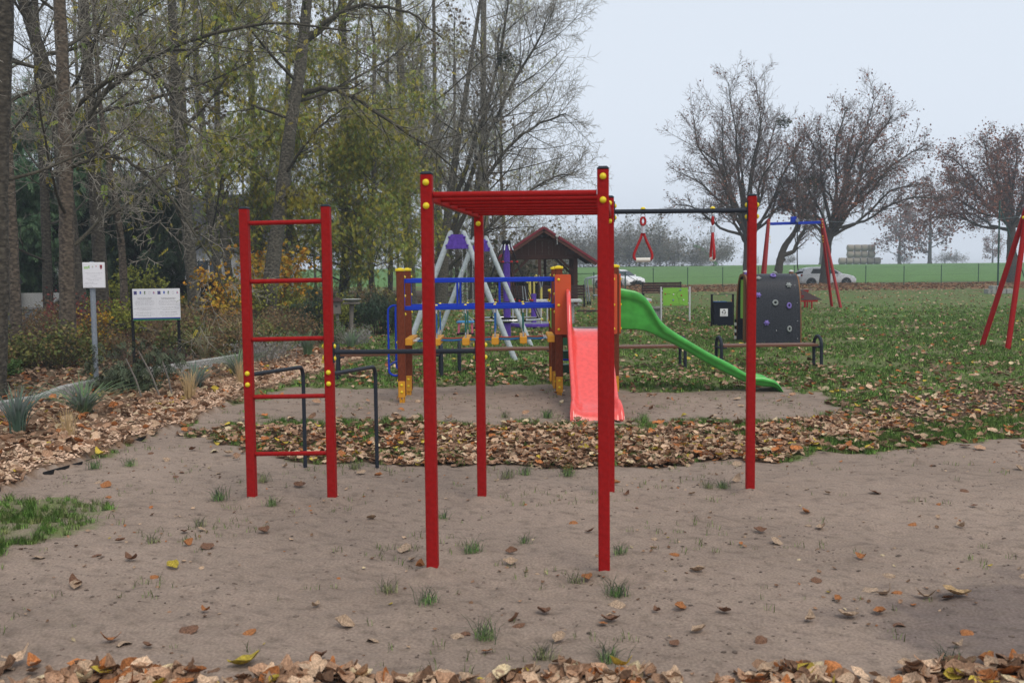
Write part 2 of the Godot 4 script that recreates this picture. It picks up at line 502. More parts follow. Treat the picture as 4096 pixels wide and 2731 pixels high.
# ---------------------------------------------------------------- small shapes shared by many
func leaf_mesh(curl: float, cup: float, wide: float) -> ArrayMesh:
	# a fallen leaf about 1 long, curled along and across
	var mb := MB.new()
	var rows := []
	for i in 6:
		var t := i / 5.0
		var w: float = [0.05, 0.30, 0.41, 0.40, 0.26, 0.05][i] * wide
		var y := curl * (t - 0.5) * (t - 0.5) * 1.5
		var wave := 0.05 * sin(i * 2.1 + curl * 5.0)
		rows.append([Vector3(-w, y + cup * w + wave, t - 0.5), Vector3(-w * 0.5, y + cup * w * 0.3, t - 0.5), Vector3(0, y - 0.02, t - 0.5), Vector3(w * 0.5, y + cup * w * 0.22, t - 0.5), Vector3(w, y + cup * w * 0.75 - wave, t - 0.5)])
	mb.sheet(rows)
	return mb.mesh()
func tuft_mesh(blades: int, tall: float, lean: float, seed_: int, wide := 0.0045) -> ArrayMesh:
	var r := RandomNumberGenerator.new()
	r.seed = seed_
	var mb := MB.new()
	for i in blades:
		var a := r.randf() * TAU
		var dir := Vector3(cos(a), 0, sin(a))
		var sd := Vector3(-sin(a), 0, cos(a)) * wide * r.randf_range(0.6, 1.2)
		var o := Vector3(r.randfn(0, 0.25), 0, r.randfn(0, 0.25)) * tall
		var h := tall * r.randf_range(0.5, 1.1)
		var l := lean * h * r.randf_range(0.2, 1.3)
		var p1 := o + dir * l * 0.35 + Vector3.UP * h * 0.6
		var p2 := o + dir * l + Vector3.UP * h * r.randf_range(0.75, 1.0)
		var k := mb.v.size()
		for p in [o - sd, o + sd, p1 - sd * 0.8, p1 + sd * 0.8, p2]:
			mb.v.append(p)
			mb.n.append((dir * 0.5 + Vector3.UP * 0.8).normalized())
		mb.ix.append_array([k, k + 1, k + 2, k + 1, k + 3, k + 2, k + 2, k + 3, k + 4])
	return mb.mesh()
func litter_tint(r: RandomNumberGenerator) -> Color:
	var k := r.randf()
	var c: Vector3
	if k < 0.36: c = Vector3(0.31, 0.185, 0.115)
	elif k < 0.66: c = Vector3(0.46, 0.32, 0.215)
	elif k < 0.80: c = Vector3(0.155, 0.085, 0.05)
	elif k < 0.91: c = Vector3(0.36, 0.135, 0.045)
	elif k < 0.965: c = Vector3(0.50, 0.40, 0.25)
	else: c = Vector3(0.44, 0.33, 0.05)
	c *= r.randf_range(1.45, 2.9)
	return Color(c.x, c.y, c.z)
func lie(r: RandomNumberGenerator, x: float, z: float, s: float, tilt: float, dy: float) -> Transform3D:
	var b := Basis(Vector3.UP, r.randf() * TAU) * Basis(Vector3.RIGHT, r.randfn(0, tilt)) * Basis(Vector3.BACK, r.randfn(0, tilt))
	if r.randf() < 0.35: b = b * Basis(Vector3.BACK, PI)
	return Transform3D(b.scaled(Vector3.ONE * s), on(x, z, dy))

func make_ground_cover() -> void:
	var leafs := [leaf_mesh(0.6, 0.4, 1.0), leaf_mesh(0.35, 0.7, 0.9), leaf_mesh(1.1, 0.25, 0.8), leaf_mesh(0.2, 0.2, 1.1)]
	var wh := [[], [], [], []]
	var ti := [[], [], [], []]
	var r := RandomNumberGenerator.new()
	r.seed = 11
	# the deep strip of leaves
	for i in 11500:
		var x := r.randf_range(-3.6, 10.5)
		var z := r.randf_range(-15.4, -8.3)
		if region(x, z) != 2: continue
		var k := r.randi() % 4
		wh[k].append(lie(r, x, z, r.randf_range(0.045, 0.10), 0.22, r.randf_range(0.006, 0.035)))
		ti[k].append(litter_tint(r))
	for i in 13000:
		var x := r.randf_range(-3.3, 4.2)
		var z := r.randf_range(-11.2, -8.3)
		if region(x, z) != 2: continue
		if r.randf() < smoothstep(0.0, -2.4, x) * 0.75 + (0.5 if n_mid.get_noise_2d(x * 7.0, z * 7.0) < -0.22 else 0.0): continue
		var k := r.randi() % 4
		wh[k].append(lie(r, x, z, r.randf_range(0.045, 0.10), 0.25, r.randf_range(0.006, 0.04)))
		ti[k].append(litter_tint(r))
	# leaves that straggle over grass and round the benches
	for i in 42000:
		var z := -lerpf(9.0, 64.0, pow(r.randf(), 1.45))
		var x := r.randf_range(-5.0, 4.0 - z * 0.52)
		var g := region(x, z)
		var a := n_mid.get_noise_2d(x * 2.2, z * 2.2)
		var den := 0.10 + 0.35 * clampf(a, 0.0, 1.0)
		if z < -14.4 and z > -18.2: den = clampf(0.75 - absf(z + 15.9) * 0.24, 0.0, 1.0) * (0.75 if x < 5.5 else 0.45) + a * 0.3
		if z > -14.4: den = 0.55 + 0.5 * a if x > 3.0 else 0.2
		if z < -24.0 and x < 6.0: den += 0.35
		if g == 1: den = 0.03
		if g == 3 or g == 4 or g == 2: continue
		if g == 0 and z > -13.0 and x < 4.0 and z < -8.2: den = 0.5
		if r.randf() > den: continue
		var k := r.randi() % 4
		wh[k].append(lie(r, x, z, r.randf_range(0.06, 0.12), 0.3, 0.03))
		ti[k].append(litter_tint(r))
	# the bank at the bottom edge of the sand, by the feet of the photographer
	for i in 5200:
		var x := r.randf_range(-4.2, 4.6)
		var edge := 4.10 + 0.16 * n_mid.get_noise_2d(x * 9.0, 3.0) + (0.16 * (-x - 1.0) if x < -1.0 else 0.0)
		var z := -edge + absf(r.randfn(0, 0.5)) - 0.06
		if z > -2.6: continue
		if n_mid.get_noise_2d(x * 8.0 + 5.0, z * 8.0) < -0.12 and r.randf() < 0.8 and z < -3.75: continue
		var k := r.randi() % 4
		wh[k].append(lie(r, x, z, r.randf_range(0.05, 0.12), 0.3, r.randf_range(0.004, 0.04)))
		ti[k].append(litter_tint(r))
	for k in 4:
		var o := many(self, "leaf_litter", leafs[k], M.litter, wh[k], ti[k])
		tag(o, ["brown and tan dead leaves carpeting the sand edge and lawn", "cupped tan dead leaves spread through the leaf carpet", "tightly curled dead leaves spread through the leaf carpet", "flat broad dead leaves spread through the leaf carpet"][k], "dead leaves")
	# floor of the wood and of the planted bed
	var fw := []; var ft := []
	for i in 34000:
		var z := -lerpf(6.0, 60.0, pow(r.randf(), 1.5))
		var x := r.randf_range(-6.0 + z * 0.50, -2.4)
		var g := region(x, z)
		if g != 4 and g != 3: continue
		if g == 3 and r.randf() < 0.15: continue
		fw.append(lie(r, x, z, r.randf_range(0.06, 0.13), 0.4, r.randf_range(0.01, 0.04)))
		var c := litter_tint(r)
		ft.append(c * (0.95 if g == 3 else 0.7))
	var wf := many(self, "woodland_litter", leafs[1], M.litter, fw, ft)
	tag(wf, "rust and brown leaves covering the soil under the trees", "dead leaves")
	# verge of the fence
	fw = []; ft = []
	for i in 30000:
		var z := -r.randf_range(58.0, 79.0)
		var x := r.randf_range(4.0, 48.0)
		if region(x, z) != 7 or r.randf() > 0.15 + 0.6 * smoothstep(63.0, 70.0, -z): continue
		fw.append(lie(r, x, z, r.randf_range(0.1, 0.22), 0.35, 0.02))
		var s := r.randf_range(0.6, 1.15)
		ft.append(Color(0.60 * s, 0.33 * s, 0.17 * s))
	tag(many(self, "verge_litter", leafs[0], M.litter, fw, ft), "rusty leaves heaped along the foot of the wire fence", "dead leaves")
	# wood chips along the edge of the bed
	var chip := MB.new()
	chip.box(Transform3D(), Vector3(0.5, 0.12, 1.0), 0.05)
	fw = []; ft = []
	for i in 48000:
		var z := -r.randf_range(6.0, 19.5)
		var x := r.randf_range(-6.3, -2.6)
		if region(x, z) != 3: continue
		var e := 0
		for s in [0.35, 0.7, 1.0]:
			if region(x + s, z) != 3: e += 1
		if r.randf() > 0.06 + 0.33 * e: continue
		fw.append(lie(r, x, z, r.randf_range(0.018, 0.042), 0.35, r.randf_range(0.004, 0.03)))
		var s := r.randf_range(0.7, 1.25)
		ft.append(Color(0.68 * s, 0.47 * s, 0.33 * s))
	tag(many(self, "wood_chips", chip.mesh(), M.crumb, fw, ft), "pale wood chips mulching the edge of the planted bed", "wood chips")
	# crumbs of earth on the sand
	var crumb := MB.new()
	crumb.lathe(Transform3D(), [Vector2(0.0, -0.3), Vector2(0.45, -0.1), Vector2(0.5, 0.15), Vector2(0.25, 0.4), Vector2(0.0, 0.45)], 6)
	fw = []; ft = []
	for i in 42000:
		var z := -lerpf(3.2, 14.5, pow(r.randf(), 1.3))
		var x := r.randf_range(-3.8, 6.5)
		if region(x, z) != 1: continue
		if r.randf() > 0.05 + 1.1 * clampf(n_mid.get_noise_2d(x * 5.0, z * 5.0), 0.0, 1.0) + 0.8 * clampf(n_hi.get_noise_2d(x * 1.3, z * 1.3) - 0.1, 0.0, 1.0) + (0.15 if x > 1.3 and z > -6.0 else 0.0): continue
		var t := lie(r, x, z, 1.0, 0.4, 0.0)
		var s := 0.004 + 0.016 * pow(r.randf(), 2.6)
		t.basis = t.basis.scaled(Vector3(s * r.randf_range(0.8, 1.8), s * 0.8, s * r.randf_range(0.8, 1.6)))
		fw.append(t)
		var k := r.randf_range(0.6, 1.7)
		ft.append(Color(0.12 * k, 0.088 * k, 0.07 * k))
	tag(many(self, "soil_crumbs", crumb.mesh(), M.crumb, fw, ft), "dark crumbs of earth sprinkled over the bare sand", "soil")
	var bw := []; var bt := []
	for i in 2600:
		var z := -lerpf(4.0, 14.0, r.randf())
		var x := r.randf_range(-3.8, 6.0)
		if region(x, z) != 1: continue
		if r.randf() > 0.45 + n_mid.get_noise_2d(x * 3.0, z * 3.0): continue
		bw.append(lie(r, x, z, r.randf_range(0.014, 0.034), 0.3, 0.006))
		bt.append(litter_tint(r) * 0.8)
	tag(many(self, "leaf_fragments", leafs[0], M.litter, bw, bt), "small broken bits of brown leaf strewn over the sand", "dead leaves")
	# grass of the lawn
	var tufts := [tuft_mesh(14, 0.042, 1.0, 3), tuft_mesh(14, 0.055, 1.1, 4), tuft_mesh(12, 0.032, 1.5, 5), tuft_mesh(34, 0.055, 1.3, 6, 0.0017)]
	wh = [[], [], [], []]
	ti = [[], [], [], []]
	for i in 120000:
		var z := -lerpf(5.2, 46.0, pow(r.randf(), 1.7))
		var x := r.randf_range(maxf(-4.4, -4.5), 4.0 - z * 0.45)
		var g := region(x, z)
		if g == 1 or g == 3 or g == 4 or g > 5: continue
		var a := n_mid.get_noise_2d(x * 2.2 + 9.0, z * 2.2)
		var den := 0.62 + a * 0.8
		if g == 2: den = 0.10 + 0.8 * clampf(-0.1 - n_mid.get_noise_2d(x * 7.0, z * 7.0), 0.0, 1.0)
		if z > -12.5 and x > 2.0 and g == 0: den = 0.9
		if z > -8.0: den = 0.25 + 0.9 * clampf(n_mid.get_noise_2d(x * 9.0, z * 9.0) + 0.1, 0.0, 1.0)
		if r.randf() > den * (1.0 - smoothstep(22.0, 45.0, -z)): continue
		var k := r.randi() % 3 if z < -12.5 else 3
		var b := Basis(Vector3.UP, r.randf() * TAU).scaled(Vector3.ONE * r.randf_range(0.7, 1.35) * (1.0 + maxf(-z - 16.0, 0.0) * 0.03))
		wh[k].append(Transform3D(b, on(x, z)))
		var s := r.randf_range(0.8, 1.3) * (1.25 if z > -12.5 else 1.0)
		var dry := r.randf() * r.randf()
		ti[k].append(Color(lerpf(0.215, 0.42, dry) * s, lerpf(0.42, 0.41, dry) * s, lerpf(0.085, 0.18, dry) * s))
	for k in 4:
		tag(many(self, "lawn_grass", tufts[k], M.blade, wh[k], ti[k]), ["short green lawn grass between the leaves", "longer green lawn grass round the equipment", "low trodden lawn grass with dry blades", "fine young grass at the edges of the front sand"][k], "grass")
	# thin wisps of grass coming up through the sand
	var wisp := tuft_mesh(5, 0.05, 1.2, 9, 0.002)
	var ww := []; var wt := []
	for i in 5200:
		var x := r.randf_range(-3.8, 4.5)
		var z := -r.randf_range(4.2, 14.4)
		if region(x, z) != 1: continue
		if n_mid.get_noise_2d(x * 6.0 + 20.0, z * 6.0) < 0.22 and r.randf() > 0.03: continue
		if x > 1.5 and z > -8.0 and r.randf() < 0.7: continue
		ww.append(Transform3D(Basis(Vector3.UP, r.randf() * TAU).scaled(Vector3.ONE * r.randf_range(0.5, 1.2)), on(x, z)))
		var s := r.randf_range(0.7, 1.2)
		wt.append(Color(0.24 * s, 0.33 * s, 0.10 * s))
	tag(many(self, "grass_wisps", wisp, M.blade, ww, wt), "thin wisps of young grass coming up through the sand", "grass")
	# tufts that stand alone on the sand
	var spots := [[-2.19, -7.50, 1.7], [-1.75, -7.27, 1.2], [-2.10, -6.72, 0.8], [-0.25, -6.06, 1.5], [0.07, -6.21, 0.7], [-0.66, -5.26, 1.0], [-0.44, -5.08, 1.2], [-0.14, -4.60, 1.5], [0.34, -5.45, 0.9], [0.53, -5.22, 1.5], [0.63, -5.95, 0.9], [0.13, -4.36, 1.1], [0.41, -4.33, 1.1], [1.62, -7.78, 1.1], [1.50, -7.74, 0.8], [-3.63, -8.73, 1.4], [-3.36, -8.85, 1.3], [-1.99, -8.03, 1.3], [-0.48, -6.90, 0.7], [1.85, -4.20, 1.4], [-2.27, -6.30, 0.7], [0.40, -11.40, 2.2], [1.45, -11.16, 1.7], [-0.09, -11.43, 1.2], [-2.9, -10.0, 1.5], [0.1, -8.35, 1.2], [-0.05, -8.2, 1.5], [0.75, -8.3, 1.4], [0.45, -8.25, 1.5], [-1.35, -8.6, 1.0]]
	for i in spots.size():
		var s = spots[i]
		var o := tag(part(self, "grass_tuft", tuft_mesh(int(60 * s[2]), 0.085 * sqrt(s[2]), 1.3, 40 + i, 0.0019), grass_mat(i % 3)), "small loose tuft of green grass on bare sand " + sand_place(s[0], s[1]), "grass tuft", "grass tufts on the sand")
		o.position = on(s[0], s[1])
	# single leaves on the sand, the largest in view
	var lone := [[-1.16, -4.27, 0.14, 2], [-1.55, -4.70, 0.11, 1], [-1.86, -4.57, 0.09, 3], [1.86, -5.25, 0.11, 0], [2.26, -5.10, 0.14, 4], [2.12, -5.14, 0.10, 0], [-1.97, -5.77, 0.09, 2], [-2.38, -5.42, 0.10, 1], [-0.66, -6.06, 0.10, 0], [1.99, -6.48, 0.09, 0], [2.66, -7.40, 0.09, 1], [-0.86, -4.36, 0.10, 1], [-0.82, -4.77, 0.10, 0], [0.94, -5.92, 0.08, 3]]
	for i in 130:
		var z := -lerpf(4.25, 10.0, pow(r.randf(), 1.4))
		var x := r.randf_range(-3.4, 4.6)
		if region(x, z) == 1: lone.append([x, z, r.randf_range(0.05, 0.10), r.randi() % 2 if r.randf() < 0.8 else 3])
	var names := [["pale tan curled leaf on bare sand", Color(0.72, 0.51, 0.35)], ["dark brown curled leaf on bare sand", Color(0.32, 0.165, 0.10)], ["yellow leaf with green tint lying on the front of the sand", Color(0.75, 0.57, 0.08)], ["rusty orange leaf on bare sand", Color(0.62, 0.25, 0.09)], ["large peach and yellow leaf on the damp dark sand", Color(0.80, 0.54, 0.28)]]
	for a in names:
		var m: StandardMaterial3D = M.litter.duplicate()
		m.vertex_color_use_as_albedo = false
		m.albedo_color = a[1].linear_to_srgb()
		a.append(m)
	for a in lone:
		var o := tag(part(self, "fallen_leaf", leafs[r.randi() % 4], names[a[3]][2]), names[a[3]][0] + (" " + sand_place(a[0], a[1]) if a[3] in [0, 1, 3] else ""), "leaf", names[a[3]][0].get_slice(" leaf", 0) + " leaves on the sand")
		o.transform = lie(r, a[0], a[1], a[2], 0.25, 0.012)
func sand_place(x: float, z: float) -> String:
	# what a spot on the sand is next to, in words
	var marks := [[-1.64, -7.45, "by the wall ladder's feet"], [-1.5, -8.7, "by the dip bars"], [-0.46, -5.64, "by the wood-side front post"], [0.5, -5.6, "by the field-side front post"], [-0.23, -7.45, "by the thin back post"], [0.73, -7.55, "by the paired back post"], [1.78, -7.58, "by the ring bar's end post"], [-3.7, -8.6, "by the dark edging strip"], [-2.9, -6.6, "by the big grass patch"], [2.5, -4.8, "on the damp dark patch"], [0.0, -4.3, "before the front leaf bank"], [-1.8, -4.5, "before the front leaf bank"], [1.2, -4.3, "before the front leaf bank"], [3.2, -8.6, "by the grassy strip"], [4.2, -6.5, "at the open side"], [1.2, -6.3, "in the open middle"], [-1.4, -5.9, "between ladder and front bank"], [0.4, -11.2, "by the red slide's foot"], [0.4, -8.4, "at the leaf strip"]]
	var best := 99.0
	var said := ""
	for m in marks:
		var q := Vector2(x - m[0], z - m[1]).length()
		if q < best:
			best = q
			said = m[2]
	return said
func grass_mat(k: int) -> Material:
	var nm := "grass_blades_%d" % k
	if not M.has(nm):
		var m: StandardMaterial3D = M.blade.duplicate()
		m.vertex_color_use_as_albedo = false
		m.albedo_color = [lin(0.17, 0.32, 0.075), lin(0.21, 0.34, 0.09), lin(0.30, 0.33, 0.13)][k]
		M[nm] = m
	return M[nm]

# ---------------------------------------------------------------- play equipment
func dome_mesh(r: float, flat := 0.85) -> ArrayMesh:
	# round bolt cap: axis +z, base at z = 0
	var mb := MB.new()
	var pr := []
	for i in 7:
		var a := PI * 0.5 * i / 6.0
		pr.append(Vector2(maxf(cos(a) * r, 0.0002), sin(a) * r * flat))
	mb.lathe(Transform3D(Basis(Vector3.RIGHT, Vector3.BACK, Vector3.DOWN).orthonormalized(), Vector3.ZERO), pr, 16)
	return mb.mesh()
func facing(dir: Vector3, p: Vector3) -> Transform3D:
	# +z along dir
	var z := dir.normalized()
	var x := (Vector3.UP if absf(z.y) < 0.9 else Vector3.BACK).cross(z).normalized()
	return Transform3D(Basis(x, z.cross(x), z), p)
func smooth(pts: Array, per := 6) -> Array:
	# Catmull-Rom through points
	var out := []
	for i in pts.size() - 1:
		var p0: Vector3 = pts[maxi(i - 1, 0)]
		var p3: Vector3 = pts[mini(i + 2, pts.size() - 1)]
		for k in per:
			out.append(pts[i].cubic_interpolate(pts[i + 1], p0, p3, float(k) / per))
	out.append(pts[-1])
	return out
func square_post(root: Node, p: Vector3, top: float, yaw: float) -> MeshInstance3D:
	var mb := MB.new()
	mb.box(Transform3D(Basis(), V(0, (top - 0.1) * 0.5, 0)), V(0.064, top + 0.1, 0.064), 0.006)
	var o := part(root, "post", mb, M.red_steel)
	o.transform = at(p, yaw)
	var cp := MB.new()
	cp.box(at(V(0, top + 0.003, 0)), V(0.066, 0.006, 0.066), 0.002)
	cp.lathe(Transform3D(Basis(Vector3.UP, PI / 4), V(0, top + 0.006, 0)), [Vector2(0.044, 0), Vector2(0.03, 0.010), Vector2(0.001, 0.011)], 4)
	part(o, "end_cap", cp, M.anthracite)
	return o

func climbing_frame() -> void:
	var g := thing("playground_climber", "red steel climbing frame with overhead rungs, wall ladder and hanging rings on the front sand", "climbing frame", Vector3.ZERO)
	var yaw := -0.085
	var fl := on(-0.459, -5.638); var fr := on(0.503, -5.59); var rl := on(-0.233, -7.444); var rr := on(0.727, -7.547)
	var ll := on(-1.942, -7.474); var lr := on(-1.342, -7.449); var rp := on(1.782, -7.575)
	var posts := {}
	for a in [["fl", fl, 2.21], ["fr", fr, 2.225], ["rl", rl, 2.20], ["rr", rr, 2.20], ["ll", ll, 2.14], ["lr", lr, 2.15], ["rp", rp, 2.205]]:
		posts[a[0]] = square_post(g, a[1], a[2] - a[1].y, yaw)
	var dome := dome_mesh(0.0185)
	var F := Basis(Vector3.UP, yaw)
	var bolts := [["fl", V(0, 2.165, 0.032), Vector3.BACK], ["fl", V(0, 2.038, 0.032), Vector3.BACK], ["fr", V(0, 2.185, 0.032), Vector3.BACK], ["fr", V(0, 2.058, 0.032), Vector3.BACK], ["rl", V(0, 2.015, 0.032), Vector3.BACK], ["rr", V(0, 2.03, 0.032), Vector3.BACK], ["rr", V(0, 2.16, 0.032), Vector3.BACK], ["ll", V(0, 0.94, 0.032), Vector3.BACK], ["ll", V(0, 0.858, 0.032), Vector3.BACK], ["lr", V(0, 0.945, 0.032), Vector3.BACK], ["lr", V(0, 0.862, 0.032), Vector3.BACK]]
	for s in [-1.0, 1.0]:
		for h in [1.045, 1.135]:
			bolts.append(["lr", V(0.037 * s, h, 0), Vector3.RIGHT * s])
			bolts.append(["rl", V(0.037 * s, h, 0), Vector3.RIGHT * s])
		for h in [2.055, 2.14]:
			bolts.append(["rp", V(0.037 * s, h, 0), Vector3.RIGHT * s])
	for h in [2.055, 2.14]: bolts.append(["rr", V(0.037, h, 0), Vector3.RIGHT])
	for b in bolts:
		placed(posts[b[0]], "bolt_cap", dome, M.yellow_cap, facing(b[2], b[1] - V(0, posts[b[0]].position.y, 0)))
	# overhead rails and rungs
	var hh := 2.098
	for e in [[fl, rl], [fr, rr]]:
		var a := V(e[0].x, hh, e[0].z); var b := V(e[1].x, hh - 0.012, e[1].z)
		var dd := (b - a).normalized()
		var mb := MB.new()
		mb.beam(a + dd * 0.034, b - dd * 0.034, 0.030, 0.062, 0.004)
		part(g, "side_rail", mb, M.red_steel)
	for i in 7:
		var t := 0.0 if i == 0 else 0.03 + i * 0.152
		var a: Vector3 = V(fl.x, hh, fl.z).lerp(V(rl.x, hh - 0.012, rl.z), t)
		var b: Vector3 = V(fr.x, hh, fr.z).lerp(V(rr.x, hh - 0.012, rr.z), t)
		var dd := (b - a).normalized()
		var inset := 0.034 if i == 0 else 0.016
		var mb := MB.new()
		mb.rod(a + dd * inset, b - dd * inset, 0.0175, 14)
		part(g, "overhead_rung", mb, M.red_steel)
	# wall ladder
	for i in 5:
		var h := 2.037 - i * 0.4245
		var dd := (lr - ll).normalized()
		var mb := MB.new()
		mb.rod(V(ll.x, h, ll.z) + dd * 0.033, V(lr.x, h + 0.006, lr.z) - dd * 0.033, 0.0165, 12)
		part(g, "ladder_rung", mb, M.red_steel)
	# dark bars
	var bar := MB.new()
	bar.rod(V(lr.x + 0.042, 1.092, lr.z), V(rl.x - 0.042, 1.09, rl.z), 0.0175, 14)
	part(g, "low_bar", bar, M.anthracite)
	bar = MB.new()
	bar.rod(V(rr.x + 0.042, 2.098, rr.z), V(rp.x - 0.042, 2.10, rp.z), 0.0175, 14)
	part(g, "ring_bar", bar, M.anthracite)
	for e in [[lr, 1.0, 1.09], [rl, -1.0, 1.09], [rr, 1.0, 2.098], [rp, -1.0, 2.098]]:
		var mb := MB.new()
		mb.box(Transform3D(F, V(e[0].x, e[2], e[0].z) + F * V(e[1] * 0.0365, 0, 0)), V(0.007, 0.15, 0.05), 0.002)
		part(g, "flange", mb, M.anthracite)
	for e in [[ll, V(-1.789, 0, -8.673)], [lr, V(-1.167, 0, -8.642)]]:
		var f: Vector3 = on(e[1].x, e[1].z)
		var a := V(e[0].x + 0.004, 0.925, e[0].z - 0.035)
		var b := V(f.x, 0.868, f.z)
		var dd := (b - a).normalized()
		var pts := [a, a.lerp(b, 0.5), b - dd * 0.10]
		for k in 7:
			var an := PI * 0.5 * k / 6.0
			pts.append(b - dd * 0.09 * (1.0 - sin(an)) + Vector3.DOWN * 0.09 * (1.0 - cos(an)))
		pts.append(V(f.x, 0.4, f.z)); pts.append(V(f.x, -0.06, f.z))
		var mb := MB.new()
		mb.pipe(pts, 0.0165, 12)
		part(g, "dip_bar", mb, M.anthracite)
	# two rope rings with hand grips
	for e in [[0.974, 0.0], [1.49, PI / 2]]:
		var u := V(e[0], 2.10, lerpf(rr.z, rp.z, (e[0] - rr.x) / (rp.x - rr.x)))
		var r := Node3D.new()
		r.name = "hand_ring"
		g.add_child(r, true)
		r.transform = at(u, e[1])
		var cap := placed(r, "bolt_cap", dome, M.yellow_cap, facing(Vector3.UP, V(0, 0.016, 0)))
		var mb := MB.new()
		var lk := []
		for k in 13: lk.append(V(sin(TAU * k / 12.0) * 0.016, -0.034 + cos(TAU * k / 12.0) * 0.018, 0))
		mb.pipe(lk, 0.0035, 6)
		part(r, "shackle", mb, M.chrome)
		mb = MB.new()
		var lp := []
		for k in 13: lp.append(V(sin(TAU * k / 12.0) * 0.017, -0.072 + cos(TAU * k / 12.0) * 0.028, 0))
		mb.pipe(lp, 0.009, 8)
		var rope := part(r, "rope_loop", mb, M.red_rope)
		mb = MB.new()
		mb.rod(V(0, -0.112, 0), V(0, -0.160, 0), 0.018, 12)
		part(r, "ferrule", mb, M.chrome)
		for s in [-1.0, 1.0]:
			mb = MB.new()
			mb.pipe(smooth([V(0.006 * s, -0.158, 0), V(0.018 * s, -0.20, 0), V(0.046 * s, -0.262, 0), V(0.066 * s, -0.315, 0), V(0.064 * s, -0.345, 0), V(0.045 * s, -0.355, 0)], 4), 0.010, 8)
			part(r, "rope", mb, M.red_rope)
		mb = MB.new()
		mb.rod(V(-0.052, -0.356, 0), V(0.052, -0.356, 0), 0.0155, 12)
		part(r, "grip", mb, M.white_handle)

func slide_mesh() -> ArrayMesh:
	# runs along +z from the deck edge at the origin
	var f := [-0.04, 0.10, 0.20, 0.29, 0.37, 0.45, 0.54, 0.68, 0.87, 1.16, 1.45, 1.64, 1.76, 1.90, 2.03, 2.10, 2.15]
	var bed := [0.89, 0.89, 0.887, 0.875, 0.85, 0.815, 0.765, 0.70, 0.595, 0.425, 0.27, 0.18, 0.135, 0.108, 0.095, 0.065, 0.0]
	var top := [1.41, 1.385, 1.36, 1.305, 1.215, 1.08, 0.95, 0.835, 0.715, 0.54, 0.387, 0.27, 0.215, 0.205, 0.165, 0.10, 0.02]
	var rows := []
	var per := 4
	for i in range(0, (f.size() - 1) * per + 1):
		var k := mini(i / per, f.size() - 2)
		var t := float(i) / per - k
		var a := maxi(k - 1, 0); var b := mini(k + 2, f.size() - 1)
		var z := cubic_interpolate(f[k], f[k + 1], f[a], f[b], t)
		var y := cubic_interpolate(bed[k], bed[k + 1], bed[a], bed[b], t)
		var h := cubic_interpolate(top[k], top[k + 1], top[a], top[b], t)
		h = maxf(h, y + 0.02)
		var lip := minf(0.10, (h - y) * 0.6)
		var fl := 1.0 + 0.10 * smoothstep(1.6, 2.15, z)
		var half := [V(0.0, y, z), V(0.13, y + 0.002, z), V(0.175, y + 0.012, z), V(0.198, y + minf(0.05, (h - y) * 0.4), z), V(0.208, lerpf(y, h, 0.6), z), V(0.214, h - 0.020, z), V(0.228, h - 0.004, z), V(0.246, h, z), V(0.262, h - 0.008, z), V(0.270, h - 0.03, z), V(0.272, h - lip, z), V(0.236, h - lip - 0.012, z), V(0.228, lerpf(y, h - lip, 0.4) - 0.01, z), V(0.215, y - 0.02, z), V(0.18, y - 0.036, z), V(0.0, y - 0.04, z)]
		var ring := []
		for p in half: ring.append(V(-p.x * fl, p.y, p.z))
		var rest := []
		for q in range(half.size() - 2, 0, -1): rest.append(V(half[q].x * fl, half[q].y, half[q].z))
		# closed section: bed middle, one side out and round, under, back up the other side
		ring.append_array(rest)
		rows.append(ring)
	var mb := MB.new()
	mb.sheet(rows, true)
	return mb.mesh()

func play_post(root: Node, x: float, z: float, top: float, foot := true) -> MeshInstance3D:
	var g0 := gh(x, z)
	var mb := MB.new()
	mb.box(at(V(0, (top + 0.06) * 0.5, 0)), V(0.098, top - 0.06, 0.098), 0.012)
	var o := part(root, "post", mb, M.post_timber)
	o.position = V(x, 0, z)
	mb = MB.new()
	mb.box(at(V(0, top + 0.012, 0)), V(0.116, 0.035, 0.116), 0.012)
	mb.lathe(at(V(0, top + 0.029, 0)), [Vector2(0.034, 0), Vector2(0.026, 0.008), Vector2(0.001, 0.009)], 12)
	part(o, "post_cap", mb, M.yellow_cap)
	if foot:
		mb = MB.new()
		mb.box(at(V(0, 0.15, 0.054)), V(0.088, 0.21, 0.014), 0.004)
		mb.box(at(V(0, 0.15, -0.054)), V(0.088, 0.21, 0.014), 0.004)
		for s in [-1.0, 1.0]:
			mb.box(at(V(s * 0.022, g0 * 0.5 + 0.0, 0.05)), V(0.018, 0.12 - g0, 0.012), 0.002)
			mb.box(at(V(s * 0.022, g0 * 0.5 + 0.0, -0.05)), V(0.018, 0.12 - g0, 0.012), 0.002)
		mb.box(at(V(0, g0 - 0.02, 0)), V(0.05, 0.12, 0.09), 0.004)
		var ft := part(o, "post_foot", mb, M.amber_plastic)
		var dm := dome_mesh(0.017)
		for h in [0.115, 0.205]: placed(o, "bolt_cap", dm, M.yellow_cap, facing(Vector3.BACK, V(0, h, 0.061)))
	return o

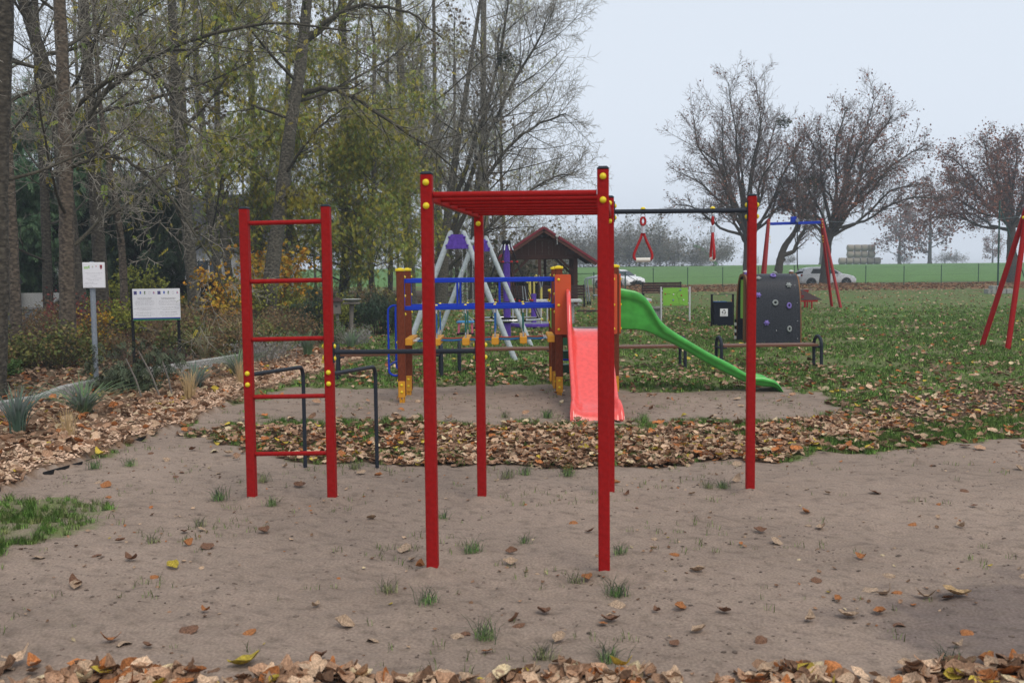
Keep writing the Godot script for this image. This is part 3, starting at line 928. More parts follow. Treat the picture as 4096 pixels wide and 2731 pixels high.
func play_tower() -> void:
	var g := thing("play_tower", "play tower with orange panels, rope bridge, red slide and green slide", "play tower")
	var dm := dome_mesh(0.019)
	var pL1 := play_post(g, -1.42, -13.05, 1.665)
	var pL2 := play_post(g, -1.40, -13.72, 1.665)
	var pT1 := play_post(g, 0.62, -13.40, 1.675)
	var pT2 := play_post(g, 1.36, -13.42, 1.685)
	var pT3 := play_post(g, 0.60, -14.13, 1.665)
	var pT4 := play_post(g, 1.37, -14.15, 1.665)
	var pS1 := play_post(g, 0.585, -14.78, 1.345)
	var pS2 := play_post(g, 1.33, -14.80, 1.345)
	# bridge
	for s in [[V(-1.37, 0, -13.06), V(0.57, 0, -13.41), 0], [V(-1.35, 0, -13.72), V(0.55, 0, -14.13), 1]]:
		var a: Vector3 = s[0]; var b: Vector3 = s[1]
		var fr := Node3D.new()
		fr.name = "bridge_rail"
		g.add_child(fr, true)
		for h in [1.535, 1.187]:
			var mb := MB.new()
			mb.beam(a + V(0, h, 0), b + V(0, h, 0), 0.04, 0.055, 0.006)
			part(fr, "handrail", mb, M.blue_steel)
		for t in [0.0, 0.345, 0.625, 1.0]:
			var p := a.lerp(b, t)
			var mb := MB.new()
			if t > 0.0 and t < 1.0: mb.rod(p + V(0, 1.21, 0), p + V(0, 1.51, 0), 0.0135, 10)
			else: mb.box(at(V(p.x, 1.36, p.z)), V(0.008, 0.42 if t == 1.0 else 0.40, 0.04), 0.002)
			part(fr, "baluster", mb, M.blue_steel)
		for h in [1.585, 1.345, 1.11]:
			placed(fr, "bolt_cap", dm, M.yellow_cap, facing(Vector3.RIGHT, a + V(0.003, h, 0.0)))
			placed(fr, "bolt_cap", dm, M.yellow_cap, facing(Vector3.LEFT, b + V(-0.003, h, 0.0)))
	var xs := [-1.325, -0.97, -0.60, -0.22, 0.15, 0.515]
	for i in 6:
		var x: float = xs[i]
		var t: float = (x + 1.37) / 1.94
		var zf := lerpf(-13.06, -13.41, t); var zb := lerpf(-13.72, -14.13, t)
		var sag := 0.016 * sin(PI * t)
		var mb := MB.new()
		mb.box(at(V(x, 0.757 - sag, (zf + zb) * 0.5)), V(0.092, 0.088, zf - zb + 0.09), 0.005)
		var pk := part(g, "bridge_plank", mb, M.amber_plastic)
		if i == 0 or i == 5: continue
		for z in [zf, zb]:
			mb = MB.new()
			mb.rod(V(x, 0.855, z), V(x, 1.12, z), 0.0105, 10)
			var rp := part(g, "hanger_rope", mb, M.blue_rope if i % 2 == 1 else M.teal_rope)
			mb = MB.new()
			mb.rod(V(x, 0.79, z), V(x, 0.86, z), 0.0125, 10)
			mb.rod(V(x, 1.11, z), V(x, 1.165, z), 0.0145, 10)
			part(rp, "ferrule", mb, M.chrome)
			placed(rp, "bolt_cap", dm, M.yellow_cap, facing(Vector3.UP, V(x, 1.214, z)))
			placed(pk, "bolt_cap", dm, M.yellow_cap, facing(Vector3.DOWN, V(x, 0.713 - sag, z)))
	for i in 5:
		for k in 3:
			var a := V(xs[i] + 0.046, 0.757, 0); var b := V(xs[i + 1] - 0.046, 0.757, 0)
			var t: float = (a.x + 1.37) / 1.94
			var z: float = lerpf(-13.06, -13.41, t) - 0.12 - 0.2 * k
			a.z = z; b.z = z - 0.05
			var m := (a + b) * 0.5 + V(0, -0.008, 0)
			var mb := MB.new()
			mb.pipe([a, m, b], 0.0095, 8)
			part(g, "bridge_rope", mb, [M.blue_rope, M.teal_rope, M.red_rope][k])
			if i == 0 or i == 4:
				mb = MB.new()
				if i == 0: mb.rod(a - V(0.0, 0, 0), a + V(0.05, 0, 0), 0.012, 8)
				else: mb.rod(b - V(0.05, 0, 0), b, 0.012, 8)
				part(g, "rope_end", mb, M.white_steel)
	# blue climbing loops at the end of the bridge
	for z in [-13.05, -13.72]:
		var x := -1.42 if z > -13.4 else -1.40
		var mb := MB.new()
		mb.pipe(smooth([V(x - 0.05, 1.222, z), V(x - 0.10, 1.222, z), V(x - 0.15, 1.19, z), V(x - 0.165, 1.12, z), V(x - 0.165, 0.8, z), V(x - 0.165, 0.42, z), V(x - 0.15, 0.355, z), V(x - 0.10, 0.325, z), V(x - 0.05, 0.325, z)], 4), 0.0135, 10)
		part(g, "climbing_loop", mb, M.blue_steel)
		for h in [1.30, 0.75, 0.26]: placed(g, "bolt_cap", dm, M.yellow_cap, facing(Vector3.LEFT, V(x - 0.05, h, z)))
	var lb := MB.new()
	lb.rod(V(-1.585, 0.45, -13.05), V(-1.565, 0.45, -13.72), 0.0135, 10)
	part(g, "climbing_loop", lb, M.blue_steel)
	# deck
	for k in 5:
		var mb := MB.new()
		mb.box(at(V(0.985, 0.852, -13.47 - k * 0.142)), V(0.66, 0.03, 0.134), 0.004)
		part(g, "deck_board", mb, M.grey_timber)
	var mbf := MB.new()
	mbf.box(at(V(0.985, 0.80, -13.42)), V(0.64, 0.07, 0.03), 0.004)
	mbf.box(at(V(0.985, 0.80, -14.12)), V(0.64, 0.07, 0.03), 0.004)
	part(g, "deck_frame", mbf, M.post_timber)
	# orange entrance panels
	for e in [[V(0.672, 1.205, -13.335), 0.0], [V(1.278, 1.205, -13.355), 0.0], [V(1.425, 1.205, -13.50), PI / 2], [V(1.432, 1.205, -14.06), PI / 2]]:
		var pl := PackedVector2Array()
		for k in 4:
			for s in 5:
				var an := PI * 0.5 * (k + s / 4.0)
				var cx: float = [1, -1, -1, 1][k] * (0.105 - 0.02); var cy: float = [1, 1, -1, -1][k] * (0.393 - 0.02)
				pl.append(Vector2(cx + cos(an) * 0.02, cy + sin(an) * 0.02))
		var mb := MB.new()
		mb.prism(Transform3D(), pl, 0.019)
		var o := part(g, "side_panel", mb, M.orange_panel)
		o.transform = at(e[0], e[1])
		var bx := -0.055 if e[0].x < 1.0 else 0.06
		if e[1] != 0.0: bx = -0.07
		for h in [-0.325, -0.01, 0.325]:
			placed(o, "bolt_cap", dm, M.yellow_cap, facing(Vector3.BACK, V(bx, h, 0.0095)))
	# slides
	var sm := slide_mesh()
	placed(g, "slide", sm, M.red_slide, at(V(0.975, 0.0, -13.27), -0.02)).set_meta("label", "glossy coral red slide running down towards the front sand")
	var gs := placed(g, "slide", sm, M.green_slide, at(V(1.46, 0.0, -13.78), PI / 2))
	gs.set_meta("label", "bright green slide running down beside the bench")
	var st := MB.new()
	st.box(Transform3D(Basis(), V(0.2735, 1.325, 0.14)), V(0.002, 0.035, 0.07), 0.0)
	part(gs, "sticker", st, M.sticker_white)
	# stair at the back: green cheeks, steps and a blue rung
	for x in [0.56, 1.36]:
		var mb := MB.new()
		mb.prism(Transform3D(Basis(Vector3.UP, PI / 2), V(x, 0, -14.46)), PackedVector2Array([Vector2(-0.27, 0.84), Vector2(0.27, 0.84), Vector2(0.27, 1.22), Vector2(-0.27, 1.30)]), 0.016)
		part(g, "stair_cheek", mb, M.lime_panel)
	for k in 3:
		var mb := MB.new()
		mb.box(at(V(0.975, 0.20 + k * 0.22, -15.02 + k * 0.21)), V(0.66, 0.12, 0.16), 0.006)
		part(g, "step", mb, M.pine_green_plastic)
	var rg := MB.new()
	rg.rod(V(0.63, 0.40, -14.20), V(1.33, 0.40, -14.22), 0.014, 10)
	part(g, "rung", rg, M.blue_steel)
	for x in [0.60, 0.66]:
		for h in [1.22, 0.93]: placed(g, "bolt_cap", dm, M.yellow_cap, facing(Vector3.LEFT, V(0.53, h, -14.13 - (x - 0.6) * 9.0)))

func bench(x0: float, z0: float, x1: float, z1: float, label: String) -> void:
	# backless bench: two planks on arched tube ends, group of four round the sand
	var a := on(x0, z0); var b := on(x1, z1)
	var g := thing("park_bench", label, "bench", (a + b) * 0.5, -atan2(b.z - a.z, b.x - a.x), "backless benches behind the play tower")
	var l := Vector2(b.x - a.x, b.z - a.z).length()
	for s in [-1.0, 1.0]:
		var x: float = s * l * 0.5
		var mb := MB.new()
		var pts := [V(x, -0.15, 0.19), V(x, 0.36, 0.19)]
		for k in range(1, 12):
			var an := PI * k / 12.0
			pts.append(V(x, 0.36 + sin(an) * 0.15, cos(an) * 0.19))
		pts.append(V(x, 0.36, -0.19)); pts.append(V(x, -0.15, -0.19))
		mb.pipe(pts, 0.027, 12)
		var lg := part(g, "leg", mb, M.anthracite)
		mb = MB.new()
		mb.rod(V(x, 0.335, -0.19), V(x, 0.335, 0.19), 0.019, 10)
		mb.box(at(V(x - s * 0.05, 0.338, 0.0)), V(0.10, 0.012, 0.34), 0.003)
		mb.rod(V(x, 0.335, 0.15), V(x - s * 0.10, 0.335, 0.15), 0.013, 8)
		part(lg, "bracket", mb, M.anthracite)
	for z in [0.105, 0.0, -0.105]:
		var mb := MB.new()
		mb.box(at(V(0, 0.367, z)), V(l - 0.07, 0.042, 0.098), 0.006)
		part(g, "seat_plank", mb, M.bench_timber)

func swing_set() -> void:
	var g := thing("swing_set", "light grey A-frame swing set with purple corner plates and chain seats", "swing set")
	var tops := [V(-0.98, 2.33, -18.62), V(-0.66, 2.33, -22.0)]
	var feet := [[V(-2.03, 0, -18.5), V(0.09, 0, -18.62)], [V(-1.72, 0, -22.1), V(0.45, 0, -21.9)]]
	for i in 2:
		for s in 2:
			var f: Vector3 = on(feet[i][s].x, feet[i][s].z, -0.1)
			var t: Vector3 = tops[i] + V(-0.115 if s == 0 else 0.115, 0, 0)
			var mb := MB.new()
			var dd := (t - f).normalized()
			mb.tube(PackedVector3Array([f, t - dd * 0.02, t + dd * 0.02, t + dd * 0.045]), PackedFloat32Array([0.052, 0.052, 0.045, 0.012]), 16)
			part(g, "leg", mb, M.grey_steel)
		for z in [0.058, -0.058]:
			var mb := MB.new()
			mb.prism(at(tops[i] + V(0, -0.13, z)), PackedVector2Array([Vector2(-0.11, 0.10), Vector2(0.11, 0.10), Vector2(0.21, -0.16), Vector2(-0.21, -0.16)]), 0.012)
			var o := part(g, "corner_plate", mb, M.purple_steel)
			for q in [[-0.14, 0.05], [0.14, 0.05], [-0.19, -0.10], [0.19, -0.10]]:
				placed(o, "bolt_cap", dome_mesh(0.022), M.purple_steel, facing(V(0, 0, signf(z)), tops[i] + V(q[0], -0.13 + q[1], z * 1.1)))
	var bm := MB.new()
	bm.rod(tops[0] + V(0, -0.13, -0.07), tops[1] + V(0, -0.13, 0.07), 0.05, 16)
	part(g, "top_beam", bm, M.grey_steel)
	var link := MB.new()
	var lk := []
	for k in 11: lk.append(V(sin(TAU * k / 10.0) * 0.009, cos(TAU * k / 10.0) * 0.018, 0))
	link.pipe(lk, 0.0032, 5)
	var lm := link.mesh()
	for e in [[0.19, 0.365, 0.50, "cradle"], [0.62, 0.79, 0.45, "flat"]]:
		var seat := Node3D.new()
		seat.name = "swing_seat"
		g.add_child(seat, true)
		for t in [e[0], e[1]]:
			var p: Vector3 = tops[0].lerp(tops[1], t) + V(0, -0.19, 0)
			var wh := []
			var y := p.y
			var k := 0
			while y > e[2] + 0.30:
				wh.append(Transform3D(Basis(Vector3.UP, PI / 2 * (k % 2)), V(p.x, y, p.z)))
				y -= 0.030
				k += 1
			many(seat, "chain", lm, M.chrome, wh)
		var c: Vector3 = (tops[0].lerp(tops[1], e[0]) + tops[0].lerp(tops[1], e[1])) * 0.5
		c.y = 0.0
		if e[3] == "cradle":
			var mb := MB.new()
			for q in [[V(-0.15, 0.66, -0.15), V(0.15, 0.66, -0.15)], [V(-0.15, 0.66, 0.15), V(0.15, 0.66, 0.15)], [V(-0.15, 0.66, -0.15), V(-0.15, 0.66, 0.15)], [V(0.15, 0.66, -0.15), V(0.15, 0.66, 0.15)]]:
				mb.beam(c + q[0], c + q[1], 0.035, 0.03, 0.008)
			part(seat, "rim", mb, M.sky_blue_plastic)
			for q in [V(-0.13, 0, -0.13), V(0.13, 0, -0.13), V(-0.13, 0, 0.13), V(0.13, 0, 0.13)]:
				mb = MB.new()
				mb.rod(c + q + V(0, 0.45, 0), c + q * 0.95 + V(0, 0.645, 0), 0.017, 8)
				part(seat, "strut", mb, M.pink_plastic)
			mb = MB.new()
			mb.box(at(c + V(0, 0.435, 0)), V(0.33, 0.03, 0.33), 0.012)
			part(seat, "seat_board", mb, M.black_rubber)
			for q in [V(-0.15, 0, 1), V(0.15, 0, 1), V(-0.15, 0, -1), V(0.15, 0, -1)]:
				mb = MB.new()
				mb.rod(c + V(0, 0.80, 0.28 * q.z), c + V(q.x, 0.672, 0.15 * q.z), 0.006, 6)
				part(seat, "bridle", mb, M.chrome)
		else:
			var mb := MB.new()
			mb.box(at(c + V(0, 0.46, 0)), V(0.18, 0.03, 0.55), 0.012)
			for s in [-0.28, 0.28]: mb.rod(c + V(0, 0.76, s), c + V(0, 0.47, s * 0.9), 0.006, 6)
			part(seat, "seat_board", mb, M.black_rubber)

func rope_spinner() -> void:
	var c := on(-0.113, -24.75)
	var g := thing("rope_spinner", "purple mast with black climbing ropes spread down to a steel ring", "rope spinner", c)
	var mb := MB.new()
	mb.tube(PackedVector3Array([V(0, -0.1, 0), V(0, 2.27, 0)]), PackedFloat32Array([0.088, 0.082]), 20)
	part(g, "mast", mb, M.purple_steel)
	mb = MB.new()
	mb.lathe(at(V(0, 2.24, 0)), [Vector2(0.09, 0), Vector2(0.105, 0.02), Vector2(0.105, 0.09), Vector2(0.09, 0.11), Vector2(0.001, 0.112)], 20)
	part(g, "mast_head", mb, M.black_rubber)
	mb = MB.new()
	mb.lathe(at(V(0, 0.36, 0)), [Vector2(0.09, 0), Vector2(0.14, 0.02), Vector2(0.14, 0.10), Vector2(0.09, 0.13)], 20)
	part(g, "hub_collar", mb, M.black_rubber)
	mb = MB.new()
	var rg := []
	for k in 41: rg.append(V(cos(TAU * k / 40.0) * 0.86, 0.45, sin(TAU * k / 40.0) * 0.86))
	mb.pipe(rg, 0.022, 10)
	part(g, "ring", mb, M.chrome)
	var bead := MB.new()
	bead.lathe(Transform3D(), [Vector2(0.001, -0.03), Vector2(0.022, -0.018), Vector2(0.028, 0), Vector2(0.022, 0.018), Vector2(0.001, 0.03)], 10)
	var bm := bead.mesh()
	var sleeve := MB.new()
	sleeve.rod(V(-0.035, 0, 0), V(0.035, 0, 0), 0.030, 10)
	var sv := sleeve.mesh()
	for lev in [[1.83, 0.27], [0.90, 0.64]]:
		var loop := []
		for k in 49:
			var an := TAU * k / 48.0
			loop.append(V(cos(an) * lev[1], lev[0] - 0.035 * absf(sin(an * 4.0 + 0.3)), sin(an) * lev[1]))
		mb = MB.new()
		mb.pipe(loop, 0.011, 6)
		part(g, "cross_rope", mb, M.black_rope)
	for k in 8:
		var an := TAU * k / 8.0 + 0.3
		var dr := V(cos(an), 0, sin(an))
		mb = MB.new()
		mb.pipe([dr * 0.10 + V(0, 2.27, 0), dr * 0.27 + V(0, 1.83, 0), dr * 0.64 + V(0, 0.90, 0), dr * 0.85 + V(0, 0.47, 0)], 0.0115, 6)
		var rp := part(g, "climbing_rope", mb, M.black_rope)
		mb = MB.new()
		mb.rod(dr * 0.112 + V(0, 2.25, 0), dr * 0.165 + V(0, 2.11, 0), 0.016, 8)
		part(rp, "ferrule", mb, M.chrome)
		placed(rp, "bead", bm, M.red_rope, at(dr * 0.27 + V(0, 1.83, 0)))
		placed(rp, "bead", bm, M.red_rope, at(dr * 0.64 + V(0, 0.90, 0)))
		placed(rp, "ring_sleeve", sv, M.yellow_cap if k % 2 == 0 else M.black_rubber, at(dr * 0.86 + V(0, 0.45, 0), -an + PI / 2))
		mb = MB.new()
		mb.pipe([dr * 0.13 + V(0, 0.43, 0), dr * 0.5 + V(0, 0.40, 0), dr * 0.85 + V(0, 0.44, 0)], 0.0115, 6)
		part(g, "floor_rope", mb, M.black_rope)

func merry_go_round() -> void:
	var c := on(0.62, -28.7)
	var g := thing("merry_go_round", "low purple merry-go-round with white rails behind the rope spinner", "merry-go-round", c)
	var mb := MB.new()
	mb.lathe(Transform3D(), [Vector2(0.3, 0.03), Vector2(0.66, 0.03), Vector2(0.68, 0.05), Vector2(0.68, 0.12), Vector2(0.66, 0.135), Vector2(0.001, 0.137)], 32)
	part(g, "platform", mb, M.purple_steel)
	mb = MB.new()
	mb.lathe(Transform3D(), [Vector2(0.64, 0.1371), Vector2(0.64, 0.142), Vector2(0.001, 0.143)], 32)
	part(g, "tread_plate", mb, M.galvanised)
	mb = MB.new()
	mb.rod(V(0, -0.05, 0), V(0, 0.95, 0), 0.075, 16)
	part(g, "centre_post", mb, M.purple_steel)
	for k in 6:
		var an := TAU * k / 6.0 + 0.2
		var dr := V(cos(an), 0, sin(an))
		mb = MB.new()
		mb.pipe([dr * 0.60 + V(0, 0.14, 0), dr * 0.60 + V(0, 0.78, 0)], 0.02, 8)
		part(g, "rail_post", mb, M.white_steel)
	mb = MB.new()
	var rr := []
	for k in 33: rr.append(V(cos(TAU * k / 32.0) * 0.60, 0.60, sin(TAU * k / 32.0) * 0.60))
	mb.pipe(rr, 0.018, 8)
	part(g, "hand_rail", mb, M.yellow_steel)

func climbing_arch() -> void:
	var g := thing("climbing_arch", "dark climbing tunnel with coloured hand holds bolted to its curved wall", "climbing tunnel")
	var x0 := 5.02; var x1 := 6.12; var zc := -22.15; var hw := 0.62; var hh := 1.50
	var g0 := gh(5.5, zc)
	var rows := []; var inner := []
	var pf := func(t: float, off: float) -> Vector2:
		# superellipse outline: t 0..PI
		var cx := cos(t); var sy := sin(t)
		return Vector2(signf(cx) * pow(absf(cx), 0.62) * (hw + off), pow(sy, 0.78) * (hh + off))
	for i in 41:
		var t := PI * i / 40.0
		var p: Vector2 = pf.call(t, 0.0)
		rows.append([V(x0, g0 + p.y, zc + p.x), V(x1, g0 + p.y, zc + p.x)])
		var q: Vector2 = pf.call(t, -0.018)
		inner.append([V(x1, g0 + q.y, zc + q.x), V(x0, g0 + q.y, zc + q.x)])
	var mb := MB.new()
	mb.sheet(rows)
	mb.sheet(inner)
	part(g, "curved_wall", mb, M.climbing_board)
	for x in [x0, x1]:
		mb = MB.new()
		for i in 40:
			var t := PI * i / 40.0; var t2 := PI * (i + 1) / 40.0
			var a: Vector2 = pf.call(t, 0.004); var b: Vector2 = pf.call(t2, 0.004); var c: Vector2 = pf.call(t2, -0.05); var d: Vector2 = pf.call(t, -0.05)
			mb.quad(V(x - 0.012, g0 + a.y, zc + a.x), V(x - 0.012, g0 + b.y, zc + b.x), V(x - 0.012, g0 + c.y, zc + c.x), V(x - 0.012, g0 + d.y, zc + d.x))
			mb.quad(V(x + 0.012, g0 + d.y, zc + d.x), V(x + 0.012, g0 + c.y, zc + c.x), V(x + 0.012, g0 + b.y, zc + b.x), V(x + 0.012, g0 + a.y, zc + a.x))
			mb.quad(V(x + 0.012, g0 + a.y, zc + a.x), V(x + 0.012, g0 + b.y, zc + b.x), V(x - 0.012, g0 + b.y, zc + b.x), V(x - 0.012, g0 + a.y, zc + a.x))
			mb.quad(V(x - 0.012, g0 + d.y, zc + d.x), V(x - 0.012, g0 + c.y, zc + c.x), V(x + 0.012, g0 + c.y, zc + c.x), V(x + 0.012, g0 + d.y, zc + d.x))
		part(g, "edge_rim", mb, M.arch_edge)
	for x in [x0 + 0.06, x1 - 0.05]:
		mb = MB.new()
		mb.rod(V(x, g0 - 0.1, zc), V(x, g0 + 1.54, zc), 0.05, 14)
		var po := part(g, "post", mb, M.arch_edge)
		mb = MB.new()
		mb.lathe(at(V(x, g0 + 1.54, zc)), [Vector2(0.053, 0), Vector2(0.045, 0.03), Vector2(0.001, 0.042)], 14)
		part(po, "post_cap", mb, M.white_steel)
	mb = MB.new()
	mb.box(at(V(x0 + 0.04, g0 + 0.95, zc - 0.20)), V(0.016, 0.85, 0.30), 0.006)
	part(g, "end_panel", mb, M.lime_panel)
	# a striped toy snake on the far foot
	for k in 6:
		mb = MB.new()
		mb.box(at(V(x0 - 0.02, g0 + 0.08 + k * 0.075, zc - 0.60)), V(0.03, 0.07, 0.10), 0.006)
		part(g, "striped_block", mb, M.white_handle if k % 2 == 0 else M.black_rubber)
	# hand holds, from foot to crown: [x, height on the face, kind, shape]
	var holds := [[5.27, 1.395, "grey_hold", 0], [5.60, 1.445, "lilac_hold", 1], [5.23, 1.05, "lilac_hold", 2], [5.89, 1.25, "grey_hold", 2], [5.58, 0.885, "grey_hold", 1], [5.87, 0.825, "lilac_hold", 3], [5.39, 0.465, "lilac_hold", 2], [5.87, 0.33, "grey_hold", 3], [5.68, 1.502, "grey_hold", 0], [5.07, 1.49, "lilac_hold", 0]]
	for h in holds:
		var t := 0.02
		while t < PI * 0.5 and pf.call(t, 0.0).y < minf(h[1], hh - 0.003): t += 0.004
		var p: Vector2 = pf.call(t, 0.0)
		var p2: Vector2 = pf.call(t + 0.02, 0.0)
		var nr := V(0, -(p2.x - p.x), p2.y - p.y).normalized()
		if nr.y < 0.0 and nr.z < 0.0: nr = -nr
		mb = MB.new()
		if h[3] == 1 or h[3] == 3:
			var lp := []
			for k in 17: lp.append(V(cos(TAU * k / 16.0) * (0.034 if h[3] == 1 else 0.026), sin(TAU * k / 16.0) * (0.034 if h[3] == 1 else 0.036), 0.016))
			mb.pipe(lp, 0.015, 8)
		else:
			var pts := PackedVector2Array()
			var lobes := 6 if h[3] == 2 else 5
			for k in lobes * 4:
				var rr := 0.038 + 0.010 * cos(TAU * k / 4.0)
				pts.append(Vector2(cos(TAU * k / (lobes * 4.0)) * rr, sin(TAU * k / (lobes * 4.0)) * rr * (1.0 if h[3] == 2 else 0.7)))
			mb.prism(at(V(0, 0, 0.012)), pts, 0.024)
			mb.lathe(facing(Vector3.BACK, V(0, 0, 0.024)) * Transform3D(Basis(Vector3.RIGHT, PI / 2), Vector3.ZERO), [Vector2(0.032, 0), Vector2(0.022, 0.014), Vector2(0.001, 0.018)], 10)
		placed(g, "hand_hold", mb.mesh(), M[h[2]], facing(nr, V(h[0], g0 + p.y, zc + p.x)).scaled_local(Vector3.ONE * 1.35))
	var scr := dome_mesh(0.009)
	for h in [[5.09, 0.12], [5.09, 0.50], [5.09, 0.87], [6.05, 0.13], [6.05, 0.50], [6.05, 0.88], [6.02, 1.25], [5.60, 0.30], [5.98, 1.46]]:
		var t := 0.02
		while t < PI * 0.5 and pf.call(t, 0.0).y < h[1]: t += 0.004
		var p: Vector2 = pf.call(t, 0.0)
		placed(g, "screw", scr, M.chrome, facing(V(0, 0.1, 1), V(h[0], g0 + p.y, zc + p.x)))

func zip_line() -> void:
	var g := thing("zip_line", "red and blue zip line frame by the big trees, disc seat hanging from it", "zip line")
	var tl := V(10.19, 3.42, -40.5); var tr := V(12.27, 3.42, -40.5)
	for e in [[tl, 9.75, -39.6], [tl, 10.05, -41.5], [tr, 12.80, -39.6], [tr, 12.95, -41.2]]:
		var mb := MB.new()
		mb.beam(on(e[1], e[2], -0.05), e[0] + V(0, 0.06, signf(e[2] + 40.5) * 0.05), 0.09, 0.09, 0.01)
		part(g, "leg", mb, M.red_steel_faded if e[2] > -40.5 else M.red_steel)
	for e in [tl, tr]:
		for k in 6:
			placed(g, "bolt_cap", dome_mesh(0.022), M.yellow_cap, facing(Vector3.BACK, e + V(0.0, -0.05 - 0.11 * k - (0.25 if k > 2 else 0.0), 0.12 + 0.03 * k)))
	var mb := MB.new()
	mb.beam(tl + V(0, -0.12, 0), tr + V(0, -0.08, 0), 0.11, 0.11, 0.01)
	part(g, "cross_beam", mb, M.blue_steel)
	mb = MB.new()
	mb.box(at(V(11.15, 3.45, -40.45)), V(0.22, 0.25, 0.12), 0.01)
	part(g, "winch_box", mb, M.blue_steel)
	mb = MB.new()
	mb.rod(V(11.27, 3.42, -40.36), V(11.27, 3.42, -40.26), 0.07, 12)
	part(g, "trolley", mb, M.galvanised)
	mb = MB.new()
	mb.pipe(smooth([V(11.27, 3.36, -40.3), V(11.27, 2.5, -40.3), V(11.28, 1.75, -40.3), V(11.32, 1.45, -40.3)], 5), 0.022, 8)
	part(g, "seat_rope", mb, M.black_rope)
	mb = MB.new()
	mb.lathe(Transform3D(Basis(Vector3.BACK, 0.18), V(11.35, 1.36, -40.3)), [Vector2(0.001, -0.04), Vector2(0.15, -0.035), Vector2(0.165, 0), Vector2(0.14, 0.035), Vector2(0.02, 0.06), Vector2(0.001, 0.06)], 18)
	part(g, "disc_seat", mb, M.black_rubber)
	mb = MB.new()
	mb.pipe(smooth([V(11.27, 3.46, -40.3), V(11.05, 3.02, -33.0), V(10.75, 2.68, -26.0), V(10.35, 2.62, -20.5)], 8), 0.006, 6)
	part(g, "cable", mb, M.galvanised)
	# the near end frame
	var n := thing("zip_line_end", "nearer red tube frame of the zip line, leaning legs on worn earth", "zip line")
	var top := V(10.28, 2.84, -20.4)
	for e in [[9.55, -20.70, 0.0], [9.66, -19.81, 0.0], [11.55, -20.75, 2.1], [11.5, -19.85, 2.1]]:
		mb = MB.new()
		mb.rod(on(e[0] + (0.0 if e[2] == 0.0 else 1.4), e[1], -0.08), top + V(e[2], 0, 0), 0.052, 16)
		part(n, "leg", mb, M.red_steel)
	mb = MB.new()
	mb.rod(top + V(-0.06, -0.10, 0), top + V(2.16, -0.10, 0), 0.06, 16)
	part(n, "cross_beam", mb, M.purple_steel)
	for q in [V(-0.02, -0.13, 0.10), V(-0.13, -0.26, 0.10)]:
		placed(n, "bolt_cap", dome_mesh(0.03), M.yellow_cap, facing(Vector3.BACK, top + q))

